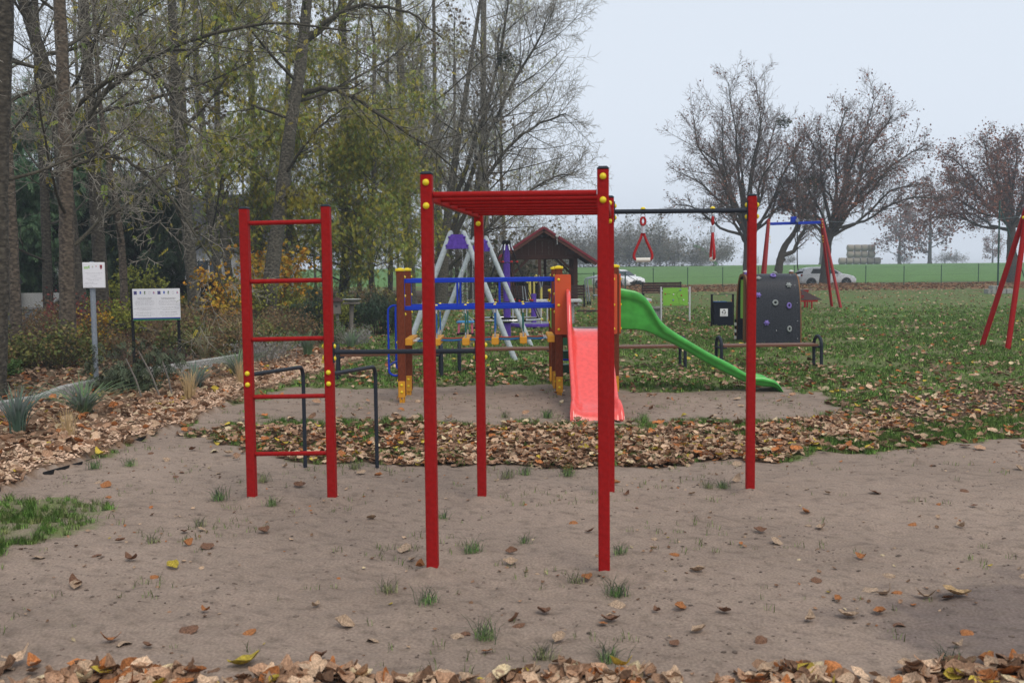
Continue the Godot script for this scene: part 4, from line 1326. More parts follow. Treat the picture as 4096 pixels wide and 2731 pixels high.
func small_equipment() -> void:
	# memory board
	var c := on(4.98, -31.0)
	var g := thing("play_board", "lime green play board with coloured knobs between two white posts", "play board", c)
	for s in [-0.435, 0.435]:
		var mb := MB.new()
		mb.rod(V(s, -0.1, 0), V(s, 1.05, 0), 0.027, 12)
		part(g, "post", mb, M.white_steel)
		for h in [0.55, 0.93]:
			mb = MB.new()
			mb.box(at(V(s * 0.92, h, 0.0)), V(0.07, 0.03, 0.02), 0.003)
			part(g, "bracket", mb, M.white_steel)
	var pm := MB.new()
	pm.box(at(V(0, 0.745, 0.012)), V(0.755, 0.54, 0.02), 0.008)
	var pn := part(g, "panel", pm, M.lime_panel)
	var kn := dome_mesh(0.024, 1.0)
	for k in [[-0.31, 0.83, "red_rope"], [-0.06, 0.815, "white_handle"], [0.15, 0.95, "lilac_hold"], [0.18, 0.785, "red_rope"], [-0.07, 0.645, "lilac_hold"], [0.245, 0.645, "white_handle"], [-0.14, 0.50, "red_rope"]]:
		placed(pn, "knob", kn, M[k[2]], facing(Vector3.BACK, V(k[0], k[1], 0.022)))
	for w in [[V(0.14, 0.94, 0), V(0.06, 0.87, 0), V(0.04, 0.78, 0), V(0.10, 0.68, 0), V(0.115, 0.53, 0)], [V(0.04, 0.87, 0), V(-0.04, 0.87, 0), V(-0.09, 0.82, 0)], [V(-0.28, 0.84, 0), V(-0.2, 0.83, 0), V(-0.15, 0.84, 0)], [V(-0.11, 0.51, 0), V(0.0, 0.52, 0), V(0.12, 0.51, 0), V(0.26, 0.49, 0)], [V(0.10, 0.68, 0), V(0.16, 0.70, 0), V(0.22, 0.66, 0)]]:
		var mb := MB.new()
		var pts := smooth(w, 4)
		for i in pts.size(): pts[i].z = 0.0225
		mb.pipe(pts, 0.004, 5)
		part(pn, "slot_line", mb, M.ink)
	# litter bin
	c = on(5.83, -28.2)
	g = thing("litter_bin", "black litter bin with recycling sticker hung in a dark frame", "litter bin", c, -0.06)
	for s in [-0.29, 0.29]:
		var mb := MB.new()
		mb.box(at(V(s, 0.40, 0)), V(0.05, 1.0, 0.08), 0.004)
		part(g, "frame_post", mb, M.dark_post)
	var bb := MB.new()
	bb.box(at(V(0, 0.36, 0)), V(0.52, 0.66, 0.36), 0.012)
	part(g, "body", bb, M.bin_black)
	bb = MB.new()
	bb.box(at(V(0, 0.895, 0)), V(0.63, 0.012, 0.30), 0.002)
	part(g, "rain_lid", bb, M.dark_post)
	bb = MB.new()
	bb.box(at(V(-0.08, 0.695, 0)), V(0.36, 0.012, 0.36), 0.003)
	part(g, "blue_bag", bb, M.blue_rope)
	bb = MB.new()
	bb.box(at(V(0.02, 0.40, 0.182)), V(0.21, 0.21, 0.004), 0.001)
	var stk := part(g, "sticker", bb, M.sticker_white)
	for k in 3:
		var an := TAU * k / 3.0 + PI / 2
		var mb := MB.new()
		var t := Transform3D(Basis(Vector3.BACK, an - PI / 2), V(0.02, 0.415, 0.186))
		mb.prism(t, PackedVector2Array([Vector2(-0.03, 0.028), Vector2(-0.012, 0.062), Vector2(0.018, 0.062), Vector2(0.032, 0.038), Vector2(0.042, 0.044), Vector2(0.036, 0.012), Vector2(0.004, 0.024), Vector2(0.014, 0.029), Vector2(0.006, 0.045), Vector2(-0.004, 0.045), Vector2(-0.014, 0.022)]), 0.002)
		part(stk, "arrow", mb, M.ink)
	var tx := MB.new()
	for k in 9: tx.box(at(V(-0.055 + k * 0.019, 0.325, 0.1855)), V(0.012, 0.014, 0.001), 0.0)
	part(stk, "caption", tx, M.ink)
	# red sloping balance table
	c = on(11.2, -39.2)
	g = thing("sloping_climbing_table", "dark sloping climbing board with red rungs on red legs", "climbing board", c)
	var sl := MB.new()
	var A := V(-0.75, 0.36, 0.35); var B := V(0.62, 0.36, 0.35); var C := V(0.15, 0.70, -0.55); var D := V(-0.75, 0.70, -0.55)
	var dn := V(0, -0.025, 0)
	sl.quad(A, B, C, D); sl.quad(D + dn, C + dn, B + dn, A + dn); sl.quad(A + dn, B + dn, B, A); sl.quad(B + dn, C + dn, C, B)
	sl.quad(C + dn, D + dn, D, C); sl.quad(D + dn, A + dn, A, D)
	part(g, "sloping_board", sl, M.slat_timber)
	sl = MB.new()
	sl.box(at(V(-0.1, 0.715, -0.85)), V(1.25, 0.025, 0.55), 0.004)
	part(g, "top_board", sl, M.grey_timber)
	sl = MB.new()
	sl.beam(A + V(0, -0.06, -0.02), B + V(-0.15, -0.06, -0.02), 0.04, 0.06)
	sl.beam(V(-0.6, 0.67, -0.6), V(0.4, 0.67, -0.6), 0.04, 0.06)
	part(g, "frame", sl, M.red_steel)
	for q in [V(-0.45, 0, 0.33), V(0.25, 0, 0.33), V(-0.02, 0, 0.30), V(-0.5, 0, -0.6), V(0.35, 0, -0.6), V(-0.5, 0, -1.05), V(0.4, 0, -1.05)]:
		var mb := MB.new()
		mb.rod(q + V(0, -0.1, 0), q + V(0, 0.68 if q.z < 0 else 0.31, 0), 0.028, 10)
		part(g, "leg", mb, M.red_steel)
	for k in 5:
		var t := 0.12 + 0.18 * k
		var p: Vector3 = V(-0.2 + 0.06 * (k % 2), 0, 0) + V(0, lerpf(0.36, 0.70, t), lerpf(0.35, -0.55, t)) + V(0, 0.03, 0)
		var mb := MB.new()
		mb.rod(p + V(-0.14, 0, 0), p + V(0.16, 0, 0), 0.016, 8)
		part(g, "rung", mb, M.red_steel)
	# white tables and concrete-legged seat
	for e in [[V(1.27, 0, -30.0), 1.56, "white stone table beside the merry-go-round"], [V(3.35, 0, -30.2), 1.5, "white stone table end showing behind the green slide"]]:
		c = on(e[0].x, e[0].z)
		g = thing("stone_table", e[2], "table", c)
		var mb := MB.new()
		mb.box(at(V(0, 0.695, 0)), V(e[1], 0.075, 0.8), 0.01)
		part(g, "table_top", mb, M.white_stone)
		for s in [-0.4, 0.4]:
			mb = MB.new()
			mb.box(at(V(e[1] * s * 0.8, 0.30, 0)), V(0.12, 0.72, 0.55), 0.01)
			part(g, "leg", mb, M.concrete)
	g = thing("concrete_seat", "low seat of two grey boards on concrete blocks by play board", "seat", on(4.43, -31.8), 1.35)
	for z in [-0.13, 0.13]:
		var mb := MB.new()
		mb.box(at(V(0, 0.385, z)), V(1.5, 0.045, 0.22), 0.006)
		part(g, "seat_board", mb, M.grey_timber)
	for x in [-0.55, 0.55]:
		var mb := MB.new()
		mb.box(at(V(x, 0.15, 0)), V(0.30, 0.42, 0.42), 0.01)
		part(g, "block", mb, M.concrete)
	# slatted benches with backs near the hut and by the fence
	for e in [[0.1, -43.2, 1.3, "dark slatted bench with back, at the rope spinner side of the hut"], [2.1, -42.8, 2.0, "dark slatted bench with back, in front of the hut's corner post"], [7.1, -48.0, 1.9, "dark slatted bench with back, before the wire fence"]]:
		g = thing("slatted_bench", e[3], "bench", on(e[0], e[1]), 0.0, "slatted benches with backs")
		for k in 4:
			var mb := MB.new()
			mb.box(at(V(0, 0.52 + k * 0.115, -0.22 - k * 0.025)), V(e[2], 0.095, 0.03), 0.006)
			part(g, "back_slat", mb, M.slat_timber)
		for k in 3:
			var mb := MB.new()
			mb.box(at(V(0, 0.42, -0.12 + k * 0.14)), V(e[2], 0.035, 0.12), 0.006)
			part(g, "seat_slat", mb, M.slat_timber)
		for s in [-0.5, 0.5]:
			var mb := MB.new()
			var x: float = s * (e[2] - 0.1)
			mb.beam(V(x, -0.05, -0.15), V(x, 0.93, -0.31), 0.05, 0.05)
			mb.beam(V(x, -0.05, 0.2), V(x, 0.40, 0.2), 0.05, 0.05)
			mb.beam(V(x, 0.39, -0.2), V(x, 0.39, 0.22), 0.05, 0.04)
			part(g, "leg_frame", mb, M.dark_post)
	# outdoor gym: yellow twin post trainer, grey tube trainer
	g = thing("gym_trainer", "yellow twin-post outdoor gym machine in front of the hut", "gym machine", on(0.78, -38.0))
	for x in [-0.10, 0.06]:
		var mb := MB.new()
		mb.rod(V(x, -0.1, 0), V(x, 1.33, 0), 0.055 if x < 0 else 0.04, 14)
		part(g, "post", mb, M.yellow_steel)
	for s in [[V(-0.10, 1.28, 0), V(-0.22, 1.12, 0.1)], [V(0.06, 1.25, 0), V(0.16, 1.40, 0.1)], [V(0.06, 1.26, 0), V(0.18, 1.12, 0.05)]]:
		var mb := MB.new()
		mb.beam(s[0], s[1], 0.05, 0.09, 0.02)
		part(g, "shroud", mb, M.yellow_steel)
	var ym := MB.new()
	ym.rod(V(0.32, -0.1, 0.2), V(0.32, 0.95, 0.2), 0.045, 12)
	part(g, "post", ym, M.yellow_steel)
	for s in [[V(0.33, 0.9, 0.2), V(0.42, 1.42, 0.2)], [V(0.30, 0.9, 0.25), V(0.24, 1.40, 0.25)], [V(-0.32, 0.1, 0.3), V(-0.38, 1.0, 0.3)], [V(-0.18, 0.1, 0.3), V(-0.30, 1.0, 0.3)]]:
		var mb := MB.new()
		mb.rod(s[0], s[1], 0.02, 8)
		part(g, "lever", mb, M.galvanised)
	ym = MB.new()
	ym.box(at(V(0.2, 0.28, 0.5)), V(1.1, 0.04, 0.06), 0.01)
	ym.box(at(V(-0.2, 0.42, 0.5)), V(0.4, 0.05, 0.2), 0.02)
	part(g, "foot_rest", ym, M.yellow_steel)
	g = thing("tube_trainer", "grey bent-tube gym machine showing between the red posts", "gym machine", on(2.78, -38.0))
	for s in [0.0, 0.08]:
		var mb := MB.new()
		mb.pipe(smooth([V(0.45, 1.33 - s * 0.4, s), V(0.1, 1.28 - s * 0.4, s), V(-0.04 + s, 1.18 - s * 0.5, s), V(0.0 + s, 0.8, s), V(0.05 + s, 0.36, s)], 5), 0.027, 10)
		var o := part(g, "arm", mb, M.galvanised)
		mb = MB.new()
		mb.rod(V(0.05 + s, 0.40, s), V(0.07 + s, 0.27, s), 0.032, 10)
		part(o, "grip", mb, M.black_rubber)
	var gm := MB.new()
	gm.rod(V(0.55, -0.1, 0), V(0.55, 1.4, 0), 0.06, 14)
	gm.rod(V(0.42, 1.16, 0.05), V(0.72, 1.16, 0.05), 0.03, 8)
	gm.rod(V(0.42, 0.98, 0.05), V(0.72, 0.98, 0.05), 0.03, 8)
	gm.box(at(V(0.5, 0.62, 0.1)), V(0.5, 0.05, 0.3), 0.02)
	part(g, "frame", gm, M.galvanised)
	gm = MB.new()
	gm.box(at(V(0.1, 0.06, 0.3)), V(0.9, 0.05, 0.35), 0.01)
	part(g, "foot_board", gm, M.slat_timber)

# ---------------------------------------------------------------- hut, signs, fences, houses, cars
func hut() -> void:
	var g := thing("shelter_hut", "open brown timber shelter with a red gabled roof and boarded gable", "shelter", V(1.36, gh(1.4, -45), -45.6))
	var fz := 1.7; var bz := -1.7
	for x in [-1.32, 1.40]:
		for z in [fz, bz]:
			var mb := MB.new()
			mb.box(at(V(x, 1.0, z)), V(0.17, 2.2, 0.17), 0.008)
			part(g, "post", mb, M.hut_timber)
	for e in [V(-0.15, 0, fz), V(0.2, 0, bz), V(-1.32, 0, 0), V(1.40, 0, 0)]:
		var mb := MB.new()
		mb.box(at(e + V(0, 1.0, 0)), V(0.13, 2.2, 0.13), 0.008)
		part(g, "post", mb, M.hut_timber)
	for z in [fz, bz]:
		var mb := MB.new()
		mb.box(at(V(0.04, 2.11, z + 0.01)), V(3.1, 0.16, 0.15), 0.008)
		part(g, "tie_beam", mb, M.hut_timber)
		for s in [[-1.26, -0.62], [1.34, 0.70]]:
			mb = MB.new()
			mb.beam(V(s[0], 1.42, z), V(s[1], 2.05, z), 0.10, 0.10, 0.005)
			part(g, "brace", mb, M.hut_timber)
	for x in [-1.32, 1.40]:
		var mb := MB.new()
		mb.box(at(V(x, 2.13, 0)), V(0.15, 0.15, 3.25), 0.008)
		part(g, "wall_plate", mb, M.hut_timber)
	# boarded gable
	var apex := 3.34; var slope := 0.655
	for k in 19:
		var x := -1.26 + k * 0.145
		var top := apex - 0.13 - absf(x + 0.0) * slope - 0.05
		var mb := MB.new()
		mb.box(at(V(x, (2.19 + top) * 0.5, fz + 0.05)), V(0.139, maxf(top - 2.19, 0.02), 0.022), 0.004)
		part(g, "gable_board", mb, M.hut_timber)
		if k % 2 == 0: placed(g, "gable_board", mb.mesh(), M.hut_timber, at(V(0, 0, -3.5)))
	var cb := MB.new()
	cb.box(at(V(0.04, 2.86, fz + 0.11)), V(1.42, 0.13, 0.06), 0.006)
	part(g, "collar_beam", cb, M.hut_timber)
	# roof: two planes, each of red profiled sheets on boards
	for s in [-1.0, 1.0]:
		var rf := Node3D.new()
		rf.name = "roof_slope"
		g.add_child(rf, true)
		var ln := 2.25 if s > 0 else 2.05
		var dr := V(s, -slope, 0).normalized()
		var up := V(slope * s, 1, 0).normalized()
		for k in 10:
			var z := -2.25 + k * 0.48
			var a := V(0.02, apex, z + 0.24); var b := a + dr * ln * V(1, slope, 0).length()
			var mb := MB.new()
			mb.beam(a, b, 0.474, 0.03, 0.006, up)
			for q in 3: mb.beam(a + up * 0.025 + V(0, 0, -0.15 + q * 0.15), b + up * 0.025 + V(0, 0, -0.15 + q * 0.15), 0.05, 0.025, 0.008, up)
			part(rf, "roof_sheet", mb, M.roof_red)
		var mb2 := MB.new()
		var a2 := V(0.02, apex - 0.035, 2.50); var b2 := a2 + dr * ln * V(1, slope, 0).length()
		mb2.beam(a2 - up * 0.06, b2 - up * 0.06, 0.035, 0.15, 0.004, up)
		part(rf, "barge_board", mb2, M.hut_timber)
		for z in [-1.9, -0.6, 0.6, 1.9]:
			var mb := MB.new()
			var a := V(0.02, apex - 0.085, z)
			mb.beam(a, a + dr * (ln - 0.1) * V(1, slope, 0).length(), 0.07, 0.12, 0.004, up)
			part(rf, "rafter", mb, M.hut_dark)
		mb2 = MB.new()
		mb2.beam(V(0.02, apex + 0.01, 2.53) + dr * 0.0, V(0.02, apex + 0.01, 2.53) + dr * ln * V(1, slope, 0).length(), 0.02, 0.10, 0.003, up)
		part(rf, "verge_trim", mb2, M.roof_red)
	# low boarded back and side walls
	for k in 20:
		var mb := MB.new()
		mb.box(at(V(-1.22 + k * 0.135, 0.62, bz - 0.09)), V(0.13, 1.2, 0.022), 0.004)
		part(g, "wall_board", mb, M.hut_dark)
	for s in [-1.42, 1.50]:
		for k in 12:
			var mb := MB.new()
			mb.box(at(V(s, 0.62, -1.55 + k * 0.15)), V(0.022, 1.2, 0.145), 0.004)
			part(g, "wall_board", mb, M.hut_dark)
	var fl := MB.new()
	fl.box(at(V(0.04, 0.02, 0)), V(3.2, 0.08, 3.7), 0.01)
	part(g, "floor_slab", fl, M.concrete)
	# lamp housing under the ridge, camera on the verge
	var lp := MB.new()
	lp.box(at(V(0.02, 3.14, 2.40)), V(0.16, 0.09, 0.08), 0.01)
	part(g, "flood_lamp", lp, M.car_trim)
	lp = MB.new()
	lp.box(at(V(-1.02, 2.52, 1.79)), V(0.10, 0.09, 0.06), 0.01)
	part(g, "junction_box", lp, M.white_steel)
	lp = MB.new()
	lp.box(at(V(0.58, 2.98, 2.58)), V(0.13, 0.09, 0.08), 0.01)
	lp.box(Transform3D(Basis(Vector3.BACK, -0.35), V(0.70, 3.13, 2.60)), V(0.20, 0.07, 0.07), 0.02)
	lp.rod(V(0.57, 2.95, 2.58), V(0.58, 2.62, 2.58), 0.012, 6)
	lp.rod(V(0.56, 3.0, 2.58), V(0.56, 3.18, 2.58), 0.015, 6)
	part(g, "security_camera", lp, M.white_steel)
	# picnic table standing in the hut
	var t := thing("picnic_table", "brown timber picnic table standing inside the shelter", "table", V(1.45, gh(1.4, -45) + 0.06, -45.9))
	for k in 4:
		var mb := MB.new()
		mb.box(at(V(0, 0.76, -0.27 + k * 0.18)), V(1.9, 0.04, 0.17), 0.005)
		part(t, "table_board", mb, M.slat_timber)
	for s in [-0.62, 0.62]:
		var mb := MB.new()
		mb.box(at(V(0, 0.45, s)), V(1.9, 0.04, 0.24), 0.005)
		part(t, "seat_board", mb, M.slat_timber)
	for x in [-0.7, 0.7]:
		var mb := MB.new()
		mb.beam(V(x, 0.0, 0.5), V(x, 0.74, 0.2), 0.05, 0.09)
		mb.beam(V(x, 0.0, -0.5), V(x, 0.74, -0.2), 0.05, 0.09)
		mb.beam(V(x, 0.40, -0.72), V(x, 0.40, 0.72), 0.05, 0.09)
		part(t, "leg_frame", mb, M.slat_timber)

func print_texture(w: int, h: int, draw: Callable) -> StandardMaterial3D:
	var im := Image.create(w, h, false, Image.FORMAT_RGB8)
	im.fill(Color(0.90, 0.90, 0.92))
	draw.call(im)
	var m := StandardMaterial3D.new()
	m.albedo_texture = ImageTexture.create_from_image(im)
	m.roughness = 0.35
	m.resource_name = "printed_board"
	return m
func small_print(im: Image, cx: int, y: int, w: int, dark: float, seed_: int) -> void:
	# one line of print too small to read: words as runs of letter strokes
	var r := RandomNumberGenerator.new()
	r.seed = seed_
	var x := cx - w / 2
	while x < cx + w / 2:
		var ww := r.randi_range(10, 34)
		var q := x
		while q < mini(x + ww, cx + w / 2):
			var tall := r.randf() < 0.25
			im.fill_rect(Rect2i(q, y - (3 if tall else 0), r.randi_range(2, 3), 6 + (3 if tall else 0)), Color(dark, dark, dark + 0.03))
			q += r.randi_range(4, 5)
		x += ww + 6
func board_quad(w: float, h: float, z: float) -> MB:
	var mb := MB.new()
	mb.v = PackedVector3Array([V(-w / 2, h / 2, z), V(w / 2, h / 2, z), V(w / 2, -h / 2, z), V(-w / 2, -h / 2, z)])
	mb.n = PackedVector3Array([Vector3.BACK, Vector3.BACK, Vector3.BACK, Vector3.BACK])
	mb.uv = PackedVector2Array([Vector2(0, 0), Vector2(1, 0), Vector2(1, 1), Vector2(0, 1)])
	mb.ix = PackedInt32Array([0, 1, 2, 0, 2, 3])
	return mb
func text_part(parent: Node, s: String, size: float, p: Vector3, m: Material, bold := false) -> void:
	var t := TextMesh.new()
	var f := SystemFont.new()
	f.font_names = PackedStringArray(["Droid Sans"])
	if bold: f.font_weight = 700
	t.font = f
	t.text = s
	t.font_size = 32
	t.pixel_size = size / 32.0
	t.depth = 0.0008
	t.curve_step = 4.0
	var o := MeshInstance3D.new()
	o.name = "lettering"
	o.mesh = t
	o.material_override = m
	parent.add_child(o, true)
	o.position = p
func signs() -> void:
	var g := thing("notice_sign", "white notice with green lettering on a grey steel pole by the kerb", "sign", on(-5.93, -14.45), 0.12)
	var mb := MB.new()
	mb.tube(PackedVector3Array([V(0, -0.2, 0), V(0, 1.835, 0), V(0, 1.85, 0)]), PackedFloat32Array([0.037, 0.037, 0.02]), 16)
	part(g, "pole", mb, M.galvanised)
	mb = MB.new()
	mb.box(at(V(0.04, 1.655, 0.055)), V(0.30, 0.36, 0.034), 0.006)
	var bd := part(g, "board", mb, M.sticker_white)
	var pm := print_texture(330, 396, func(im: Image):
		im.fill_rect(Rect2i(18, 60, 74, 12), Color(0.55, 0.75, 0.35)); im.fill_rect(Rect2i(18, 78, 66, 16), Color(0.55, 0.75, 0.35)); im.fill_rect(Rect2i(92, 42, 14, 50), Color(0.45, 0.68, 0.3))
		im.fill_rect(Rect2i(146, 52, 6, 22), Color(0.75, 0.4, 0.3)); im.fill_rect(Rect2i(156, 46, 5, 26), Color(0.35, 0.6, 0.3)); im.fill_rect(Rect2i(140, 84, 26, 4), Color(0.6, 0.6, 0.75))
		im.fill_rect(Rect2i(202, 44, 12, 14), Color(0.75, 0.15, 0.2)); im.fill_rect(Rect2i(206, 58, 5, 12), Color(0.6, 0.2, 0.3))
		im.fill_rect(Rect2i(266, 34, 36, 54), Color(0.7, 0.12, 0.14)); im.fill_rect(Rect2i(272, 92, 22, 12), Color(0.7, 0.12, 0.14)); im.fill_rect(Rect2i(274, 46, 20, 40), Color(0.25, 0.12, 0.2))
		for a in [[165, 160, 270, 0.62], [165, 182, 200, 0.62], [165, 214, 110, 0.5], [165, 248, 250, 0.6], [165, 276, 160, 0.35], [95, 314, 130, 0.3], [120, 336, 200, 0.55], [75, 362, 110, 0.5], [85, 382, 130, 0.55]]:
			small_print(im, a[0], a[1], a[2], a[3], a[1]))
	var pr := part(g, "print", board_quad(0.288, 0.345, 0.0), pm)
	pr.position = V(0.04, 1.655, 0.0728)
	# funding board on two posts
	g = thing("project_board", "wide white project board with blue and green stripe on two dark posts", "sign", on(-6.30, -18.1), 0.22)
	for x in [-0.415, 0.36]:
		mb = MB.new()
		mb.box(at(V(x, 0.60, -0.01)), V(0.05, 1.58, 0.05), 0.004)
		part(g, "post", mb, M.dark_post)
	mb = MB.new()
	mb.box(at(V(0.0, 1.10, 0.03)), V(0.80, 0.56, 0.02), 0.003)
	part(g, "board", mb, M.sticker_white)
	pm = print_texture(800, 560, func(im: Image):
		im.fill_rect(Rect2i(0, 514, 800, 24), Color(0.16, 0.2, 0.55)); im.fill_rect(Rect2i(0, 538, 800, 22), Color(0.05, 0.45, 0.22))
		im.fill_rect(Rect2i(398, 0, 2, 512), Color(0.8, 0.8, 0.82))
		for k in 2:
			var x := k * 400
			im.fill_rect(Rect2i(x + 22, 40, 52, 60), Color(0.13, 0.16, 0.5))
			for q in 12: im.fill_rect(Rect2i(int(x + 47 + cos(q * 0.5236) * 17), int(68 + sin(q * 0.5236) * 19), 4, 4), Color(0.9, 0.8, 0.2))
			im.fill_rect(Rect2i(x + 120, 42, 12, 48), Color(0.35, 0.45, 0.8)); im.fill_rect(Rect2i(x + 132, 42, 14, 48), Color(0.1, 0.25, 0.6))
			im.fill_rect(Rect2i(x + 196, 42, 10, 56), Color(0.25, 0.45, 0.15)); im.fill_rect(Rect2i(x + 206, 42, 12, 24), Color(0.15, 0.15, 0.12)); im.fill_rect(Rect2i(x + 208, 74, 10, 22), Color(0.6, 0.6, 0.5))
			for q in 24: im.fill_rect(Rect2i(int(x + 285 + cos(q * 0.2618) * 17), int(70 + sin(q * 0.2618) * 26), 3, 3), Color(0.3, 0.3, 0.35))
			im.fill_rect(Rect2i(x + 283, 66, 5, 5), Color(0.5, 0.3, 0.3))
			im.fill_rect(Rect2i(x + 350, 50, 20, 12), Color(0.75, 0.3, 0.4)); im.fill_rect(Rect2i(x + 346, 62, 10, 28), Color(0.35, 0.3, 0.65)); im.fill_rect(Rect2i(x + 360, 70, 14, 16), Color(0.75, 0.3, 0.4))
			for a in [[218, 300, 0.3], [242, 330, 0.45], [264, 320, 0.45], [286, 300, 0.45], [326, 260, 0.45], [350, 370, 0.5], [374, 200, 0.45], [418, 280, 0.25], [452, 320, 0.5], [476, 220, 0.5]]:
				small_print(im, x + 200, a[0], a[1], a[2], a[0] + k))
	pr = part(g, "print", board_quad(0.796, 0.556, 0.0), pm)
	pr.position = V(0.0, 1.10, 0.0408)
	for k in 2:
		text_part(pr, "„Europejski Fundusz Rolny na rzecz Rozwoju Obszarów", 0.0095, V(-0.2 + k * 0.4, 0.115, 0.0015), M.ink, true)
		text_part(pr, "Wiejskich: Europa inwestująca w obszary wiejskie”", 0.0095, V(-0.2 + k * 0.4, 0.095, 0.0015), M.ink, true)

func wire_fence() -> void:
	# green posts and diamond wire along the verge; every bay its own panel
	var xs := [7.36, 9.75, 12.15, 14.6, 17.1, 19.65, 22.2, 24.75, 27.5, 30.2, 32.9, 35.6, 38.3, 41.0, 43.7]
	var g := thing("wire_fence", "low green chain-link fence on thin posts before the green field", "fence")
	var pts := []
	for x in xs: pts.append(on(x, -70.0 - 0.075 * (x - 7.36)))
	for p in pts:
		var mb := MB.new()
		mb.rod(V(0, -0.2, 0), V(0, 1.40, 0), 0.028, 10)
		placed(g, "post", mb.mesh(), M.green_wire, at(p))
	var br := MB.new()
	br.rod(pts[0] + V(0, 1.3, 0), pts[0] + V(2.1, 0.05, 0.0), 0.022, 8)
	part(g, "brace", br, M.green_wire)
	for i in pts.size() - 1:
		var a: Vector3 = pts[i]; var b: Vector3 = pts[i + 1]
		var mb := MB.new()
		var l := Vector2(b.x - a.x, b.z - a.z).length()
		var st := 0.11
		var hh := 1.28
		var x := -hh
		while x < l:
			for s in 2:
				var x0 := clampf(x, 0.0, l); var x1 := clampf(x + hh, 0.0, l)
				if x1 - x0 < 0.02: continue
				var y0 := x0 - x; var y1 := x1 - x
				if s == 1: y0 = hh - y0; y1 = hh - y1
				var p := a.lerp(b, x0 / l) + V(0, y0 + 0.06, 0); var q := a.lerp(b, x1 / l) + V(0, y1 + 0.06, 0)
				var sd := V(0.0025, 0.0025, 0)
				mb.tube(PackedVector3Array([p, q]), PackedFloat32Array([0.0017, 0.0017]), 3, false)
			x += st
		for y in [0.08, 0.72, 1.34]: mb.tube(PackedVector3Array([a + V(0, y, 0), b + V(0, y, 0)]), PackedFloat32Array([0.0035, 0.0035]), 3, false)
		part(g, "wire_panel", mb, M.green_wire)
	# mesh panels behind the hut
	var m := thing("mesh_panel_fence", "dark green mesh panel fence behind the shelter", "fence")
	var q0 := on(2.6, -52.0)
	for k in 4:
		var p := q0 + V(k * 1.6 - 1.6, 0, 0)
		var mb := MB.new()
		mb.box(at(p + V(0, 0.65, 0)), V(0.06, 1.5, 0.04), 0.004)
		part(m, "post", mb, M.green_wire)
		if k == 3: break
		mb = MB.new()
		for i in 27: mb.tube(PackedVector3Array([p + V(0.06 + i * 0.057, 0.08, 0), p + V(0.06 + i * 0.057, 1.32, 0)]), PackedFloat32Array([0.0035, 0.0035]), 3, false)
		for i in 8: mb.tube(PackedVector3Array([p + V(0.03, 0.1 + i * 0.17, 0), p + V(1.57, 0.1 + i * 0.17, 0)]), PackedFloat32Array([0.004, 0.004]), 3, false)
		mb.beam(p + V(0.03, 1.33, 0), p + V(1.57, 1.33, 0), 0.03, 0.03)
		part(m, "mesh_panel", mb, M.green_wire)
	# ball-court pole with net stays at the far side
	var pl := thing("net_pole", "tall thin dark green pole with a slanting stay and net wires", "pole", on(28.6, -60.0))
	var pm := MB.new()
	pm.rod(V(0, -0.3, 0), V(0, 5.3, 0), 0.05, 10)
	part(pl, "pole", pm, M.green_wire)
	pm = MB.new()
	pm.rod(V(0.05, 4.85, 0), V(1.75, -0.1, 0.3), 0.035, 8)
	part(pl, "stay", pm, M.green_wire)
	pm = MB.new()
	for k in 26: pm.tube(PackedVector3Array([V(0.05, 0.6 + k * 0.15, 0), V(3.2, 0.6 + k * 0.15, 0)]), PackedFloat32Array([0.003, 0.003]), 3, false)
	part(pl, "net_wires", pm, M.green_wire)
	pl = thing("net_pole", "second dark green net pole at the frame's edge, nearer", "pole", on(31.4, -58.0))
	pm = MB.new()
	pm.rod(V(0, -0.3, 0), V(0, 5.3, 0), 0.05, 10)
	part(pl, "pole", pm, M.green_wire)
	# stack of kerb stones
	var sk := thing("stone_stack", "low stack of grey concrete blocks on the grass before the fence", "stone blocks", on(26.4, -55.3))
	for row in 2:
		for k in (7 if row == 0 else 3):
			var mb := MB.new()
			mb.box(at(V(-0.58 + k * 0.2 + row * 0.25, 0.13 + row * 0.22, 0.05 * (k % 2))), V(0.19, 0.26 if row == 0 else 0.18, 0.5), 0.015)
			part(sk, "block", mb, M.concrete)

func car_body_rows(prof: Array, hw: float) -> Array:
	# prof: per station [x, bottom, belt, roof, roof half width share]
	var rows := []
	for s in prof:
		var x: float = s[0]; var bo: float = s[1]; var be: float = s[2]; var ro: float = s[3]; var k: float = s[4]; var w: float = hw * s[5]
		rows.append([V(x, bo, w * 0.80), V(x, bo + 0.06, w * 0.97), V(x, lerpf(bo, be, 0.5), w), V(x, be - 0.03, w * 0.985), V(x, be, w * 0.95), V(x, lerpf(be, ro, 0.55), w * lerpf(0.93, k, 0.55)), V(x, ro - 0.03, w * k), V(x, ro, w * k * 0.82), V(x, ro + 0.015, 0.0), V(x, ro, -w * k * 0.82), V(x, ro - 0.03, -w * k), V(x, lerpf(be, ro, 0.55), -w * lerpf(0.93, k, 0.55)), V(x, be, -w * 0.95), V(x, be - 0.03, -w * 0.985), V(x, lerpf(bo, be, 0.5), -w), V(x, bo + 0.06, -w * 0.97), V(x, bo, -w * 0.80)])
	return rows
